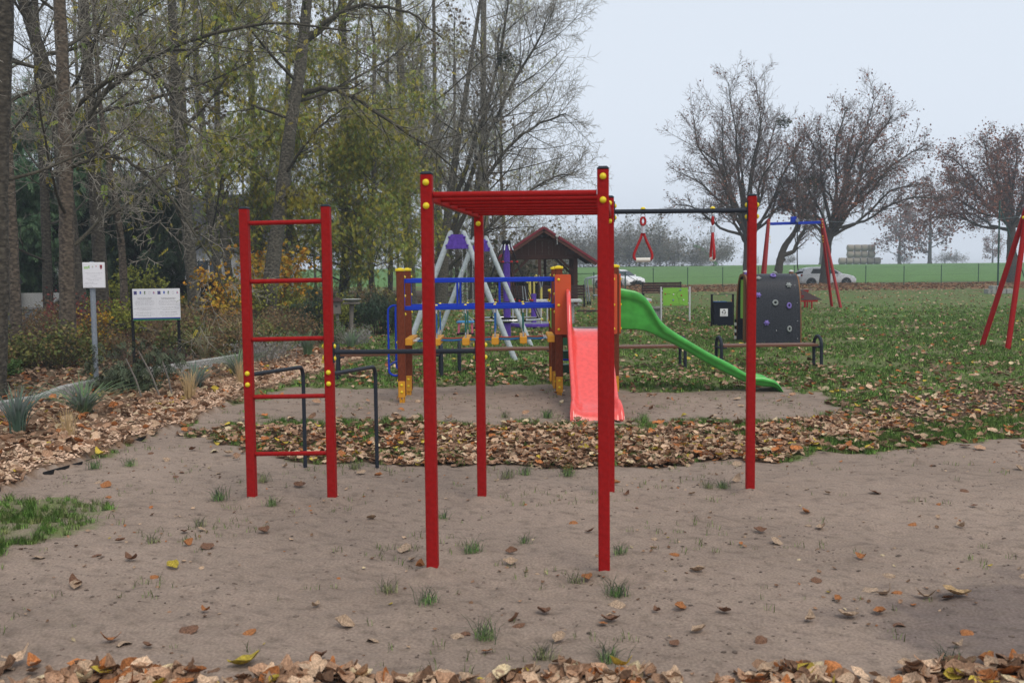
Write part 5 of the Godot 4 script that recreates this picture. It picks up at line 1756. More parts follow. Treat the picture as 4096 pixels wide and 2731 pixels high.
func car(label: String, p: Vector3, yaw: float, saloon: bool) -> void:
	var g := thing("parked_car", label, "car", p, yaw, "cars parked beyond the fence")
	var L := 4.37 if not saloon else 4.58
	var st: Array
	if not saloon: st = [[-2.18, 0.45, 0.75, 0.80, 0.80, 0.80], [-2.10, 0.30, 0.95, 1.00, 0.80, 0.93], [-1.98, 0.25, 1.00, 1.10, 0.80, 0.97], [-1.70, 0.22, 1.00, 1.36, 0.76, 1.0], [-1.3, 0.20, 0.98, 1.45, 0.74, 1.0], [-0.6, 0.20, 0.96, 1.485, 0.73, 1.0], [-0.05, 0.20, 0.94, 1.475, 0.73, 1.0], [0.35, 0.20, 0.93, 1.40, 0.74, 1.0], [0.80, 0.20, 0.92, 1.16, 0.80, 1.0], [1.12, 0.20, 0.92, 0.97, 0.86, 1.0], [1.55, 0.22, 0.86, 0.90, 0.86, 0.98], [1.95, 0.25, 0.74, 0.79, 0.82, 0.92], [2.12, 0.28, 0.64, 0.68, 0.78, 0.82], [2.19, 0.34, 0.54, 0.57, 0.75, 0.68]]
	else: st = [[-2.29, 0.45, 0.80, 0.86, 0.80, 0.82], [-2.2, 0.28, 0.95, 1.00, 0.82, 0.94], [-1.7, 0.24, 0.97, 1.02, 0.84, 0.98], [-1.45, 0.22, 0.97, 1.10, 0.80, 1.0], [-0.95, 0.20, 0.96, 1.36, 0.74, 1.0], [-0.4, 0.20, 0.95, 1.43, 0.73, 1.0], [0.1, 0.20, 0.94, 1.41, 0.73, 1.0], [0.45, 0.20, 0.93, 1.32, 0.75, 1.0], [0.85, 0.20, 0.92, 1.10, 0.80, 1.0], [1.15, 0.20, 0.91, 0.96, 0.86, 1.0], [1.7, 0.22, 0.86, 0.90, 0.86, 0.98], [2.1, 0.25, 0.76, 0.81, 0.84, 0.94], [2.25, 0.30, 0.66, 0.70, 0.80, 0.86], [2.30, 0.38, 0.54, 0.57, 0.75, 0.74]]
	var hw := 0.90
	var mb := MB.new()
	var shell := car_body_rows(st, hw)
	shell.reverse()
	mb.sheet(shell)
	part(g, "body", mb, M.car_paint)
	# glass: panes laid on the cabin sides and ends
	for s in [-1.0, 1.0]:
		mb = MB.new()
		var zt: float = s * hw * 0.80; var zb: float = s * hw * 0.958
		var pane := func(a: float, b: float, a2: float, b2: float, y0: float, y1: float) -> void:
			var P := [V(a, y0, zb), V(b, y0, zb), V(b2, y1, zt), V(a2, y1, zt)]
			if s > 0: mb.quad(P[0], P[1], P[2], P[3])
			else: mb.quad(P[1], P[0], P[3], P[2])
		if not saloon:
			pane.call(-0.52, 0.30, -0.50, 0.15, 0.975, 1.36)
			pane.call(-1.40, -0.60, -1.15, -0.58, 0.995, 1.35)
			pane.call(0.36, 0.92, 0.22, 0.34, 0.965, 1.33)
		else:
			pane.call(-0.30, 0.55, -0.30, 0.25, 0.965, 1.32)
			pane.call(-1.15, -0.36, -0.85, -0.36, 0.985, 1.31)
		part(g, "side_window", mb, M.window_glass)
	mb = MB.new()
	var w0 := 0.70; var w1 := 0.60
	if not saloon: mb.quad(V(1.13, 0.995, w0), V(1.13, 0.995, -w0), V(0.42, 1.395, -w1), V(0.42, 1.395, w1))
	else: mb.quad(V(1.17, 0.985, w0), V(1.17, 0.985, -w0), V(0.50, 1.325, -w1), V(0.50, 1.325, w1))
	part(g, "windscreen", mb, M.window_glass)
	mb = MB.new()
	if not saloon: mb.quad(V(-2.03, 1.10, -w0), V(-2.03, 1.10, w0), V(-1.74, 1.37, w1), V(-1.74, 1.37, -w1))
	else: mb.quad(V(-1.52, 1.10, -w0), V(-1.52, 1.10, w0), V(-1.0, 1.36, w1), V(-1.0, 1.36, -w1))
	part(g, "rear_window", mb, M.window_glass)
	for x in [-1.33, 1.33]:
		for s in [-1.0, 1.0]:
			var wh := Node3D.new()
			wh.name = "wheel"
			g.add_child(wh, true)
			wh.position = V(x, 0.32, s * 0.80)
			mb = MB.new()
			mb.lathe(Transform3D(Basis(Vector3.RIGHT, PI / 2), Vector3.ZERO), [Vector2(0.20, -0.105), Vector2(0.30, -0.10), Vector2(0.32, -0.07), Vector2(0.32, 0.07), Vector2(0.30, 0.10), Vector2(0.20, 0.105)], 24)
			part(wh, "tyre", mb, M.tyre)
			mb = MB.new()
			for k in 5:
				var an := TAU * k / 5.0
				mb.beam(V(0, 0, s * 0.09), V(cos(an) * 0.20, sin(an) * 0.20, s * 0.095), 0.05, 0.02, 0.004)
			mb.lathe(Transform3D(Basis(Vector3.RIGHT, PI / 2), Vector3.ZERO), [Vector2(0.205, -0.1), Vector2(0.215, 0.0), Vector2(0.205, 0.1)], 20)
			part(wh, "rim", mb, M.alloy)
			mb = MB.new()
			var arch := []
			for k in 13:
				var an := PI * k / 12.0
				arch.append(V(x + cos(an) * 0.365, 0.30 + sin(an) * 0.365, s * (hw * 0.985)))
			mb.pipe(arch, 0.03, 6)
			var disc := PackedVector2Array()
			for k in 20: disc.append(Vector2(x + cos(TAU * k / 20.0) * 0.36, 0.30 + sin(TAU * k / 20.0) * 0.36))
			mb.prism(at(V(0, 0, s * 0.893)), disc, 0.01)
			part(g, "wheel_arch", mb, M.car_trim)
			wh.position.z = s * 0.845
	for s in [-1.0, 1.0]:
		mb = MB.new()
		mb.prism(Transform3D(Basis(Vector3.UP, 0.25 * s), V(-2.0 if not saloon else -2.16, 0.88, s * 0.815)), PackedVector2Array([Vector2(-0.12, -0.10), Vector2(-0.12, 0.08), Vector2(0.30, 0.06), Vector2(0.10, -0.09)]), 0.08)
		part(g, "tail_light", mb, M.tail_light)
		mb = MB.new()
		mb.prism(Transform3D(Basis(Vector3.UP, -0.55 * s), V(1.95 if not saloon else 2.08, 0.70, s * 0.70)), PackedVector2Array([Vector2(-0.20, 0.10), Vector2(0.16, -0.02), Vector2(0.14, -0.10), Vector2(-0.12, -0.02)]), 0.10)
		part(g, "headlight", mb, M.headlamp)
		mb = MB.new()
		mb.box(at(V(0.72, 1.0, s * 0.97)), V(0.10, 0.12, 0.18), 0.03)
		part(g, "mirror", mb, M.car_paint)
	mb = MB.new()
	var gx := 2.19 if not saloon else 2.30
	for k in 5: mb.box(at(V(gx, 0.46 + k * 0.045, 0)), V(0.03, 0.018, 0.75), 0.004)
	part(g, "grille", mb, M.car_trim)
	mb = MB.new()
	mb.box(at(V(-gx + 0.02, 0.52, 0)), V(0.02, 0.11, 0.5), 0.004)
	part(g, "number_plate", mb, M.sticker_white)
	# wheel wells sit behind the tyres
	if saloon:
		mb = MB.new()
		mb.lathe(Transform3D(Basis(Vector3.BACK, -PI / 2), V(2.31, 0.72, 0)), [Vector2(0.001, 0.012), Vector2(0.05, 0.01), Vector2(0.05, 0.0)], 16)
		part(g, "badge", mb, M.chrome)

func house(label: String, p: Vector3, yaw: float, w: float, d: float, h: float, ridge: float, wallm: Material, along_x: bool, wins: Array) -> void:
	var g := thing("house", label, "house", p, yaw)
	var mb := MB.new()
	mb.box(at(V(0, h * 0.5 - 0.2, 0)), V(w, h + 0.4, d), 0.01)
	var gable := PackedVector2Array([Vector2(-(d if along_x else w) * 0.5, h), Vector2((d if along_x else w) * 0.5, h), Vector2(0, ridge)])
	mb.prism(at(Vector3.ZERO, PI / 2 if along_x else 0.0), gable, (w if along_x else d) - 0.01)
	part(g, "wall", mb, wallm)
	for s in [-1.0, 1.0]:
		mb = MB.new()
		var hw := (d if along_x else w) * 0.5
		var sl := (ridge - h) / hw
		var a := Vector2(0, ridge + 0.06); var b := Vector2(s * (hw + 0.4), h - sl * 0.4 + 0.06)
		var ln := ((w if along_x else d) + 0.6) * 0.5
		var nrm: Vector2 = Vector2(-(b.y - a.y), b.x - a.x).normalized() * s
		var t := at(Vector3.ZERO, PI / 2 if along_x else 0.0)
		mb.prism(t, PackedVector2Array([a, b, b + nrm * 0.12, a + nrm * 0.12]), ln * 2.0)
		part(g, "roof_slope", mb, M.roof_dark)
	for q in wins:
		mb = MB.new()
		mb.box(at(V(q[0], q[1], d * 0.5 + 0.01)), V(q[2] + 0.14, q[3] + 0.14, 0.06), 0.01)
		var f := part(g, "window", mb, M.sticker_white)
		mb = MB.new()
		mb.box(at(V(q[0] - q[2] * 0.25, q[1], d * 0.5 + 0.045)), V(q[2] * 0.46, q[3], 0.01), 0.0)
		mb.box(at(V(q[0] + q[2] * 0.25, q[1], d * 0.5 + 0.045)), V(q[2] * 0.46, q[3], 0.01), 0.0)
		part(f, "pane", mb, M.window_glass)

func far_places() -> void:
	house("pale rendered house end with dark roof at the wood's outer edge", on(-18.28, -32.2), 0.47, 4.0, 8.0, 2.0, 5.6, M.render_beige, false, [[-0.4, 1.2, 0.8, 0.9]])
	house("white house with a small window glimpsed behind the evergreens", on(-31.0, -63.0), 0.1, 11.0, 8.0, 3.4, 6.4, M.render_white, true, [[3.0, 1.6, 1.3, 1.3], [-2.0, 1.6, 1.3, 1.3]])
	house("white house glimpsed between the trunks above the dark fence", on(-19.5, -64.0), -0.05, 10.0, 8.0, 3.3, 6.2, M.render_white, true, [[2.0, 1.6, 1.4, 1.3], [-2.4, 1.6, 1.4, 1.3]])
	# dark privacy fence of panels
	var g := thing("privacy_fence", "dark privacy fence standing among the trunks before white houses", "fence")
	for k in 8:
		var x := -19.5 + k * 1.3
		var mb := MB.new()
		mb.box(at(on(x, -40.0 - 0.1 * k, 0.62)), V(1.26, 1.36, 0.05), 0.005)
		part(g, "panel", mb, M.dark_fence)
		mb = MB.new()
		mb.rod(on(x - 0.65, -40.0 - 0.1 * k, -0.2), on(x - 0.65, -40.0 - 0.1 * k, 1.4), 0.035, 8)
		part(g, "post", mb, M.dark_fence)
	# small shed roof
	g = thing("garden_shed", "low grey-roofed garden shed behind the slim trunks", "shed", on(-14.6, -31.0))
	var sm := MB.new()
	sm.box(at(V(0, 0.22, 0)), V(1.45, 0.75, 1.2), 0.01)
	part(g, "wall", sm, M.render_white)
	sm = MB.new()
	sm.prism(Transform3D(Basis(Vector3.UP, PI / 2), Vector3.ZERO), PackedVector2Array([Vector2(-0.75, 0.60), Vector2(-0.75, 0.66), Vector2(0.4, 1.06), Vector2(0.4, 1.0)]), 1.7)
	part(g, "roof", sm, M.concrete)
	# parked cars
	car("white hatchback parked behind a leaning tree trunk", on(23.9, -77.8), 0.03, false)
	car("white saloon car facing the play tower, seen over the slide", on(7.9, -75.5), -1.05, true)
	# hay bales
	var bale := MB.new()
	bale.lathe(Transform3D(Basis(Vector3.RIGHT, PI / 2), Vector3.ZERO), [Vector2(0.001, -0.62), Vector2(0.55, -0.61), Vector2(0.66, -0.55), Vector2(0.67, 0.0), Vector2(0.66, 0.55), Vector2(0.55, 0.61), Vector2(0.001, 0.62)], 18)
	var bm := bale.mesh()
	for row in 3:
		for k in [6, 4, 4][row]:
			var o := tag(part(self, "hay_bale", bm, M.hay), ["round hay bale in the bottom row of the stack across the field", "round hay bale in the middle row of the stack across the field", "round hay bale in the top row of the stack across the field"][row], "hay bale", "stacked hay bales")
			o.transform = at(on(65.4 + k * 1.38 + (1.6 if row > 0 else 0.0), -202.0, 0.66 + row * 1.27), PI / 2 + 0.03 * sin(k * 2.0 + row))
	g = thing("field_machine", "pale green farm machine arm among the far bushes", "farm machine", on(39.0, -198.0))
	var fm := MB.new()
	fm.beam(V(-2.5, 3.6, 0), V(0.8, 0.2, 0), 0.5, 0.5)
	fm.beam(V(-2.5, 3.6, 0), V(-3.6, 3.9, 0), 0.4, 0.4)
	part(g, "arm", fm, M.green_slide)

func bird_tables() -> void:
	var g := thing("bird_house", "small weathered bird house on a stump post in the bed", "bird house", on(-4.15, -24.2))
	var mb := MB.new()
	mb.tube(PackedVector3Array([V(0, -0.1, 0), V(0.02, 0.3, 0), V(0, 0.62, 0)]), PackedFloat32Array([0.05, 0.045, 0.04]), 8)
	part(g, "post", mb, M.grey_timber)
	mb = MB.new()
	mb.box(at(V(0, 0.78, 0)), V(0.17, 0.30, 0.17), 0.01)
	part(g, "box", mb, M.grey_timber)
	mb = MB.new()
	mb.lathe(at(V(0, 0.93, 0), PI / 4), [Vector2(0.20, 0), Vector2(0.19, 0.02), Vector2(0.02, 0.11)], 4)
	part(g, "roof", mb, M.slat_timber)
	mb = MB.new()
	mb.rod(V(0, 0.82, 0.084), V(0, 0.82, 0.088), 0.03, 12)
	part(g, "entrance", mb, M.ink)
	g = thing("bird_table", "weathered bird table with a shallow dish beside the bird house", "bird table", on(-3.86, -24.6))
	mb = MB.new()
	mb.tube(PackedVector3Array([V(0, -0.1, 0), V(-0.02, 0.4, 0), V(0, 0.85, 0)]), PackedFloat32Array([0.06, 0.05, 0.06]), 8)
	part(g, "post", mb, M.grey_timber)
	mb = MB.new()
	mb.box(at(V(0, 0.87, 0)), V(0.38, 0.045, 0.34), 0.01)
	part(g, "tray", mb, M.grey_timber)
	mb = MB.new()
	mb.lathe(at(V(0, 0.90, 0)), [Vector2(0.06, 0), Vector2(0.14, 0.02), Vector2(0.22, 0.06), Vector2(0.23, 0.07), Vector2(0.13, 0.035), Vector2(0.001, 0.025)], 20)
	part(g, "dish", mb, M.white_stone)
	# low garden stakes
	var n := 0
	for e in [[-4.68, -12.85, -0.20, 0.55, "weathered grey garden stake leaning, nearest the pine bush"], [-4.52, -13.05, -0.27, 0.62, "weathered grey garden stake leaning, middle one of three"], [-4.42, -13.2, -0.12, 0.48, "short weathered grey garden stake beside the dry grass"]]:
		mb = MB.new()
		mb.tube(PackedVector3Array([V(0, -0.05, 0), V(e[2] * 0.45, e[3] * 0.5, 0), V(e[2], e[3], 0.02)]), PackedFloat32Array([0.012, 0.011, 0.008]), 6)
		var o := tag(part(self, "garden_stake", mb, M.grey_timber), e[4], "stake", "garden stakes")
		o.position = on(e[0], e[1])
	# kerb stones of the path, and the dark edging strip of the bed
	var kb := thing("path_kerb", "pale concrete kerb between planted bed and wood", "kerb")
	var kp := [V(-6.35, 0, -9.6), V(-6.21, 0, -11.66), V(-6.15, 0, -12.37), V(-6.00, 0, -13.60), V(-5.76, 0, -14.71), V(-5.69, 0, -15.67), V(-5.39, 0, -16.60), V(-4.9, 0, -18.2)]
	for i in kp.size() - 1:
		var l: float = kp[i].distance_to(kp[i + 1])
		var c := int(ceil(l / 1.0))
		for k in c:
			var a: Vector3 = kp[i].lerp(kp[i + 1], float(k) / c); var b: Vector3 = kp[i].lerp(kp[i + 1], float(k + 1) / c)
			mb = MB.new()
			mb.beam(on(a.x, a.z, 0.045), on(b.x, b.z, 0.045) + (a - b).normalized() * 0.012, 0.10, 0.20, 0.015)
			part(kb, "kerb_stone", mb, M.concrete)
	var eg := thing("bed_edging", "thin dark edging strip along the wood chips", "edging")
	var ep := [[-4.02, -7.2], [-3.98, -7.8], [-3.92, -8.4], [-3.82, -9.24], [-3.77, -9.9], [-3.74, -10.31], [-3.62, -10.87]]
	for i in [0, 2, 4]:
		mb = MB.new()
		mb.beam(V(ep[i][0], 0.012 + 0.012 * (i % 2), ep[i][1]), V(ep[i + 1][0], 0.016 - 0.02 * (i % 3), ep[i + 1][1]), 0.010, 0.045, 0.001)
		part(eg, "edging_strip", mb, M.dark_post)

# ---------------------------------------------------------------- trees and plants
class Tips:
	var p := PackedVector3Array()
	var d := PackedVector3Array()

func grow(mb: MB, r: RandomNumberGenerator, p: Vector3, dir: Vector3, length: float, rad: float, lev: int, cfg: Dictionary, tips: Tips) -> void:
	var segs: int = cfg.segs[lev]
	var pts := PackedVector3Array([p])
	var rads := PackedFloat32Array([rad])
	var d := dir
	var wob: float = cfg.wob[lev]; var up: float = cfg.up[lev]
	var end: float = maxf(rad * cfg.taper[lev], cfg.rmin * 0.6)
	for i in segs:
		d = (d + Vector3(r.randf_range(-wob, wob), r.randf_range(-wob, wob) + up, r.randf_range(-wob, wob))).normalized()
		p += d * (length / segs)
		pts.append(p)
		rads.append(lerpf(rad, end, float(i + 1) / segs))
	if lev >= 2 and cfg.has("fine"): cfg.fine.tube(pts, rads, cfg.sides[lev], false)
	else: mb.tube(pts, rads, cfg.sides[lev], false)
	branch_out(mb, r, pts, rads, length, lev, cfg, tips)
func branch_out(mb: MB, r: RandomNumberGenerator, pts: PackedVector3Array, rads: PackedFloat32Array, length: float, lev: int, cfg: Dictionary, tips: Tips) -> void:
	var segs := pts.size() - 1
	var last: int = cfg.segs.size() - 1
	if lev >= last - 1:
		tips.p.append(pts[segs]); tips.d.append((pts[segs] - pts[segs - 1]).normalized())
		tips.p.append(pts[segs].lerp(pts[segs - 1], 0.6)); tips.d.append((pts[segs] - pts[segs - 1]).normalized())
	if lev >= last: return
	var n: int = cfg.n[lev]
	var az := r.randf() * TAU
	for k in n:
		var t: float = lerpf(cfg.t0[lev], 1.0, (k + r.randf() * 0.9) / n)
		var f := minf(t * segs, segs - 0.001)
		var i := int(f)
		var q := pts[i].lerp(pts[i + 1], f - i)
		var rr := lerpf(rads[i], rads[i + 1], f - i)
		var d0 := (pts[i + 1] - pts[i]).normalized()
		az += 2.4 + r.randf_range(-0.5, 0.5)
		var side := d0.cross(Vector3.UP if absf(d0.y) < 0.95 else Vector3.RIGHT).normalized().rotated(d0, az)
		var an: float = cfg.ang[lev] * r.randf_range(0.65, 1.3)
		var cd := (d0 * cos(an) + side * sin(an)).normalized()
		var cl: float = length * cfg.lr[lev] * r.randf_range(0.6, 1.2) * (1.15 - 0.55 * t)
		grow(mb, r, q, cd, cl, maxf(rr * cfg.rr[lev] * r.randf_range(0.7, 1.0), cfg.rmin), lev + 1, cfg, tips)
func trunk(mb: MB, r: RandomNumberGenerator, pts: Array, r0: float, r1: float) -> Array:
	# a smooth stem with root flare and slight knots
	var s := smooth(pts, 7)
	var pp := PackedVector3Array(s)
	var rr := PackedFloat32Array()
	for i in s.size():
		var t := float(i) / (s.size() - 1)
		rr.append(lerpf(r0, r1, t) * (1.0 + 0.06 * sin(i * 2.3) + r.randf_range(-0.03, 0.03)) + r0 * 0.35 * exp(-t * 30.0))
	mb.tube(pp, rr, 12, false)
	return [pp, rr]

func cfg_bare(n: Array, lr := [0.5, 0.45, 0.5]) -> Dictionary:
	return {"segs": [8, 5, 3, 2], "wob": [0.10, 0.16, 0.22, 0.25], "up": [0.05, 0.05, 0.04, 0.03], "taper": [0.25, 0.3, 0.35, 0.5], "sides": [6, 4, 3, 3], "n": n, "t0": [0.22, 0.15, 0.12, 0.0], "ang": [0.75, 0.8, 0.8, 0.6], "lr": lr + [0.5], "rr": [0.5, 0.5, 0.55, 0.6], "rmin": 0.006}

func ash_leaf() -> ArrayMesh:
	# a hanging compound leaf, 1 long along -y/z
	var mb := MB.new()
	for k in 5:
		var t := 0.2 + k * 0.19
		var o := V(0, -0.12 * t * t, t)
		for s in ([-1.0, 1.0] if k < 4 else [0.0]):
			var d := V(s * 0.85, -0.25, 0.5).normalized() if s != 0.0 else V(0, -0.3, 1).normalized()
			var w := V(d.z, 0, -d.x).normalized() * 0.075
			var a := o; var b := o + d * 0.16 + w; var c := o + d * 0.36; var e := o + d * 0.16 - w
			var k0 := mb.v.size()
			for p in [a, b, c, e]:
				mb.v.append(p); mb.n.append(V(0, 1, 0.2 * s).normalized())
			mb.ix.append_array([k0, k0 + 1, k0 + 2, k0, k0 + 2, k0 + 3])
	return mb.mesh()
func broad_leaf() -> ArrayMesh:
	var mb := MB.new()
	var o := [V(0, 0, 0), V(0.28, -0.02, 0.22), V(0.42, -0.06, 0.6), V(0.15, 0.0, 0.72), V(0, -0.10, 1.0), V(-0.15, 0.0, 0.72), V(-0.42, -0.06, 0.6), V(-0.28, -0.02, 0.22)]
	for p in o:
		mb.v.append(p); mb.n.append(V(p.x * 0.4, 1, 0.2).normalized())
	mb.ix.append_array([0, 1, 2, 0, 2, 3, 0, 3, 4, 0, 4, 5, 0, 5, 6, 0, 6, 7])
	return mb.mesh()

var LEAF := {}
func leaves(root: Node, r: RandomNumberGenerator, tips: Tips, share: float, per: int, size: float, spread: float, tints: Array, kind: String, keep = null) -> void:
	var wh := []; var ti := []
	for i in tips.p.size():
		if r.randf() > share: continue
		var p := tips.p[i]
		if n_mid.get_noise_3d(p.x * 4.0, p.y * 4.0, p.z * 4.0) < -0.16: continue
		if keep != null and not keep.call(p): continue
		for k in per:
			var q := p + V(r.randfn(0, spread), r.randfn(-spread * 0.4, spread), r.randfn(0, spread))
			var b := Basis(Vector3.UP, r.randf() * TAU) * Basis(Vector3.RIGHT, r.randf_range(0.2, 1.3)) * Basis(Vector3.BACK, r.randfn(0, 0.5))
			wh.append(Transform3D(b.scaled(Vector3.ONE * size * r.randf_range(0.6, 1.2)), q))
			var c: Vector3 = tints[r.randi() % tints.size()] * r.randf_range(0.7, 1.2)
			ti.append(Color(c.x, c.y, c.z))
	if wh.size(): many(root, "leaves", LEAF[kind], M.foliage, wh, ti)

const ASH := [Vector3(0.240, 0.282, 0.046), Vector3(0.335, 0.324, 0.053), Vector3(0.178, 0.251, 0.053), Vector3(0.440, 0.366, 0.042)]
const RUST := [Vector3(0.232, 0.098, 0.063), Vector3(0.300, 0.128, 0.075), Vector3(0.180, 0.083, 0.060)]
const GOLD := [Vector3(0.575, 0.275, 0.025), Vector3(0.500, 0.338, 0.037)]

func wood_tree(label: String, stem: Array, r0: float, r1: float, seed_: int, barkm: Material, o := {}) -> Node3D:
	# stem in world metres; the thing's origin is its foot
	var r := RandomNumberGenerator.new()
	r.seed = seed_
	var foot: Vector3 = on(stem[0].x, stem[0].z)
	var g := thing("tree", label, "tree", foot, 0.0, "")
	var pts := []
	for p in stem: pts.append(p - foot)
	pts[0].y = -0.15
	var mb := MB.new()
	var t := trunk(mb, r, pts, r0, r1)
	part(g, "trunk", mb, barkm)
	var tips := Tips.new()
	var bm := MB.new()
	var n: int = o.get("limbs", 9)
	var cfg: Dictionary = o.get("cfg", cfg_bare([8, 7, 5, 0]))
	cfg = cfg.duplicate()
	cfg["fine"] = MB.new()
	var ln: float = o.get("len", 3.4)
	var lo: float = o.get("from", 0.3)
	var pp: PackedVector3Array = t[0]; var rr: PackedFloat32Array = t[1]
	var az := r.randf() * TAU
	for k in n:
		var f: float = lerpf(lo, 0.99, (k + r.randf() * 0.8) / n) * (pp.size() - 1)
		var i := mini(int(f), pp.size() - 2)
		var p := pp[i].lerp(pp[i + 1], f - i)
		az += 2.4 + r.randf_range(-0.6, 0.6)
		var el: float = r.randf_range(0.1, 0.75)
		grow(bm, r, p, V(cos(az) * cos(el), sin(el), sin(az) * cos(el)), ln * r.randf_range(0.6, 1.25), maxf(rr[i] * r.randf_range(0.2, 0.36), 0.02), 0, cfg, tips)
	var m := pp.size()
	grow(bm, r, pp[m - 1], (pp[m - 1] - pp[m - 2]).normalized(), ln * 0.8, rr[m - 1], 0, cfg, tips)
	for lb in o.get("arms", []):
		var ap := []
		for p in lb[0]: ap.append(p - foot)
		var s := PackedVector3Array(smooth(ap, 4))
		for i in range(1, s.size()): s[i] += V(r.randfn(0, 1), r.randfn(0, 1), r.randfn(0, 1)) * lb[1] * 0.3
		var ar := PackedFloat32Array()
		var ll := 0.0
		for i in s.size():
			ar.append(lerpf(lb[1], lb[1] * 0.25, float(i) / (s.size() - 1)))
			if i > 0: ll += s[i].distance_to(s[i - 1])
		bm.tube(s, ar, 7, false)
		branch_out(bm, r, s, ar, ll * 0.85, 0, cfg, tips)
		branch_out(bm, r, s, ar, ll * 0.5, 0, cfg, tips)
	part(g, "branches", bm, o.get("limb", M.twig))
	part(g, "twigs", cfg["fine"], o.get("twig", M.twig_pale))
	if o.has("leaf"):
		var a: Array = o.leaf
		leaves(g, r, tips, a[0], a[1], a[2], a[3], a[4], a[5], a[6] if a.size() > 6 else null)
	return g

func dome_arms(fork: Vector3, c: Vector3, rx: float, ry: float, n: int, rad: float, seed_: int) -> Array:
	# limbs that fan up from a fork to the skin of a rounded crown
	var r := RandomNumberGenerator.new()
	r.seed = seed_
	var out := []
	for k in n:
		var az := k * 2.4 + r.randf_range(-0.3, 0.3)
		var el := acos(1.0 - 0.98 * (k + 0.5) / n)
		var e := c + V(cos(az) * sin(el) * rx, cos(el) * ry, sin(az) * sin(el) * rx) * r.randf_range(0.86, 0.98)
		var f := fork + V(0, r.randf_range(-0.7, 0.7), 0)
		var m1 := f.lerp(e, 0.33) + V(0, (e.y - f.y) * 0.04 - 0.1, 0) + V(r.randfn(0, 0.25), 0, r.randfn(0, 0.25))
		var m2 := f.lerp(e, 0.68) + V(0, absf(e.x - f.x) * 0.10, 0) + V(r.randfn(0, 0.3), 0, r.randfn(0, 0.3))
		out.append([[f, m1, m2, e], rad * r.randf_range(0.7, 1.0)])
	return out

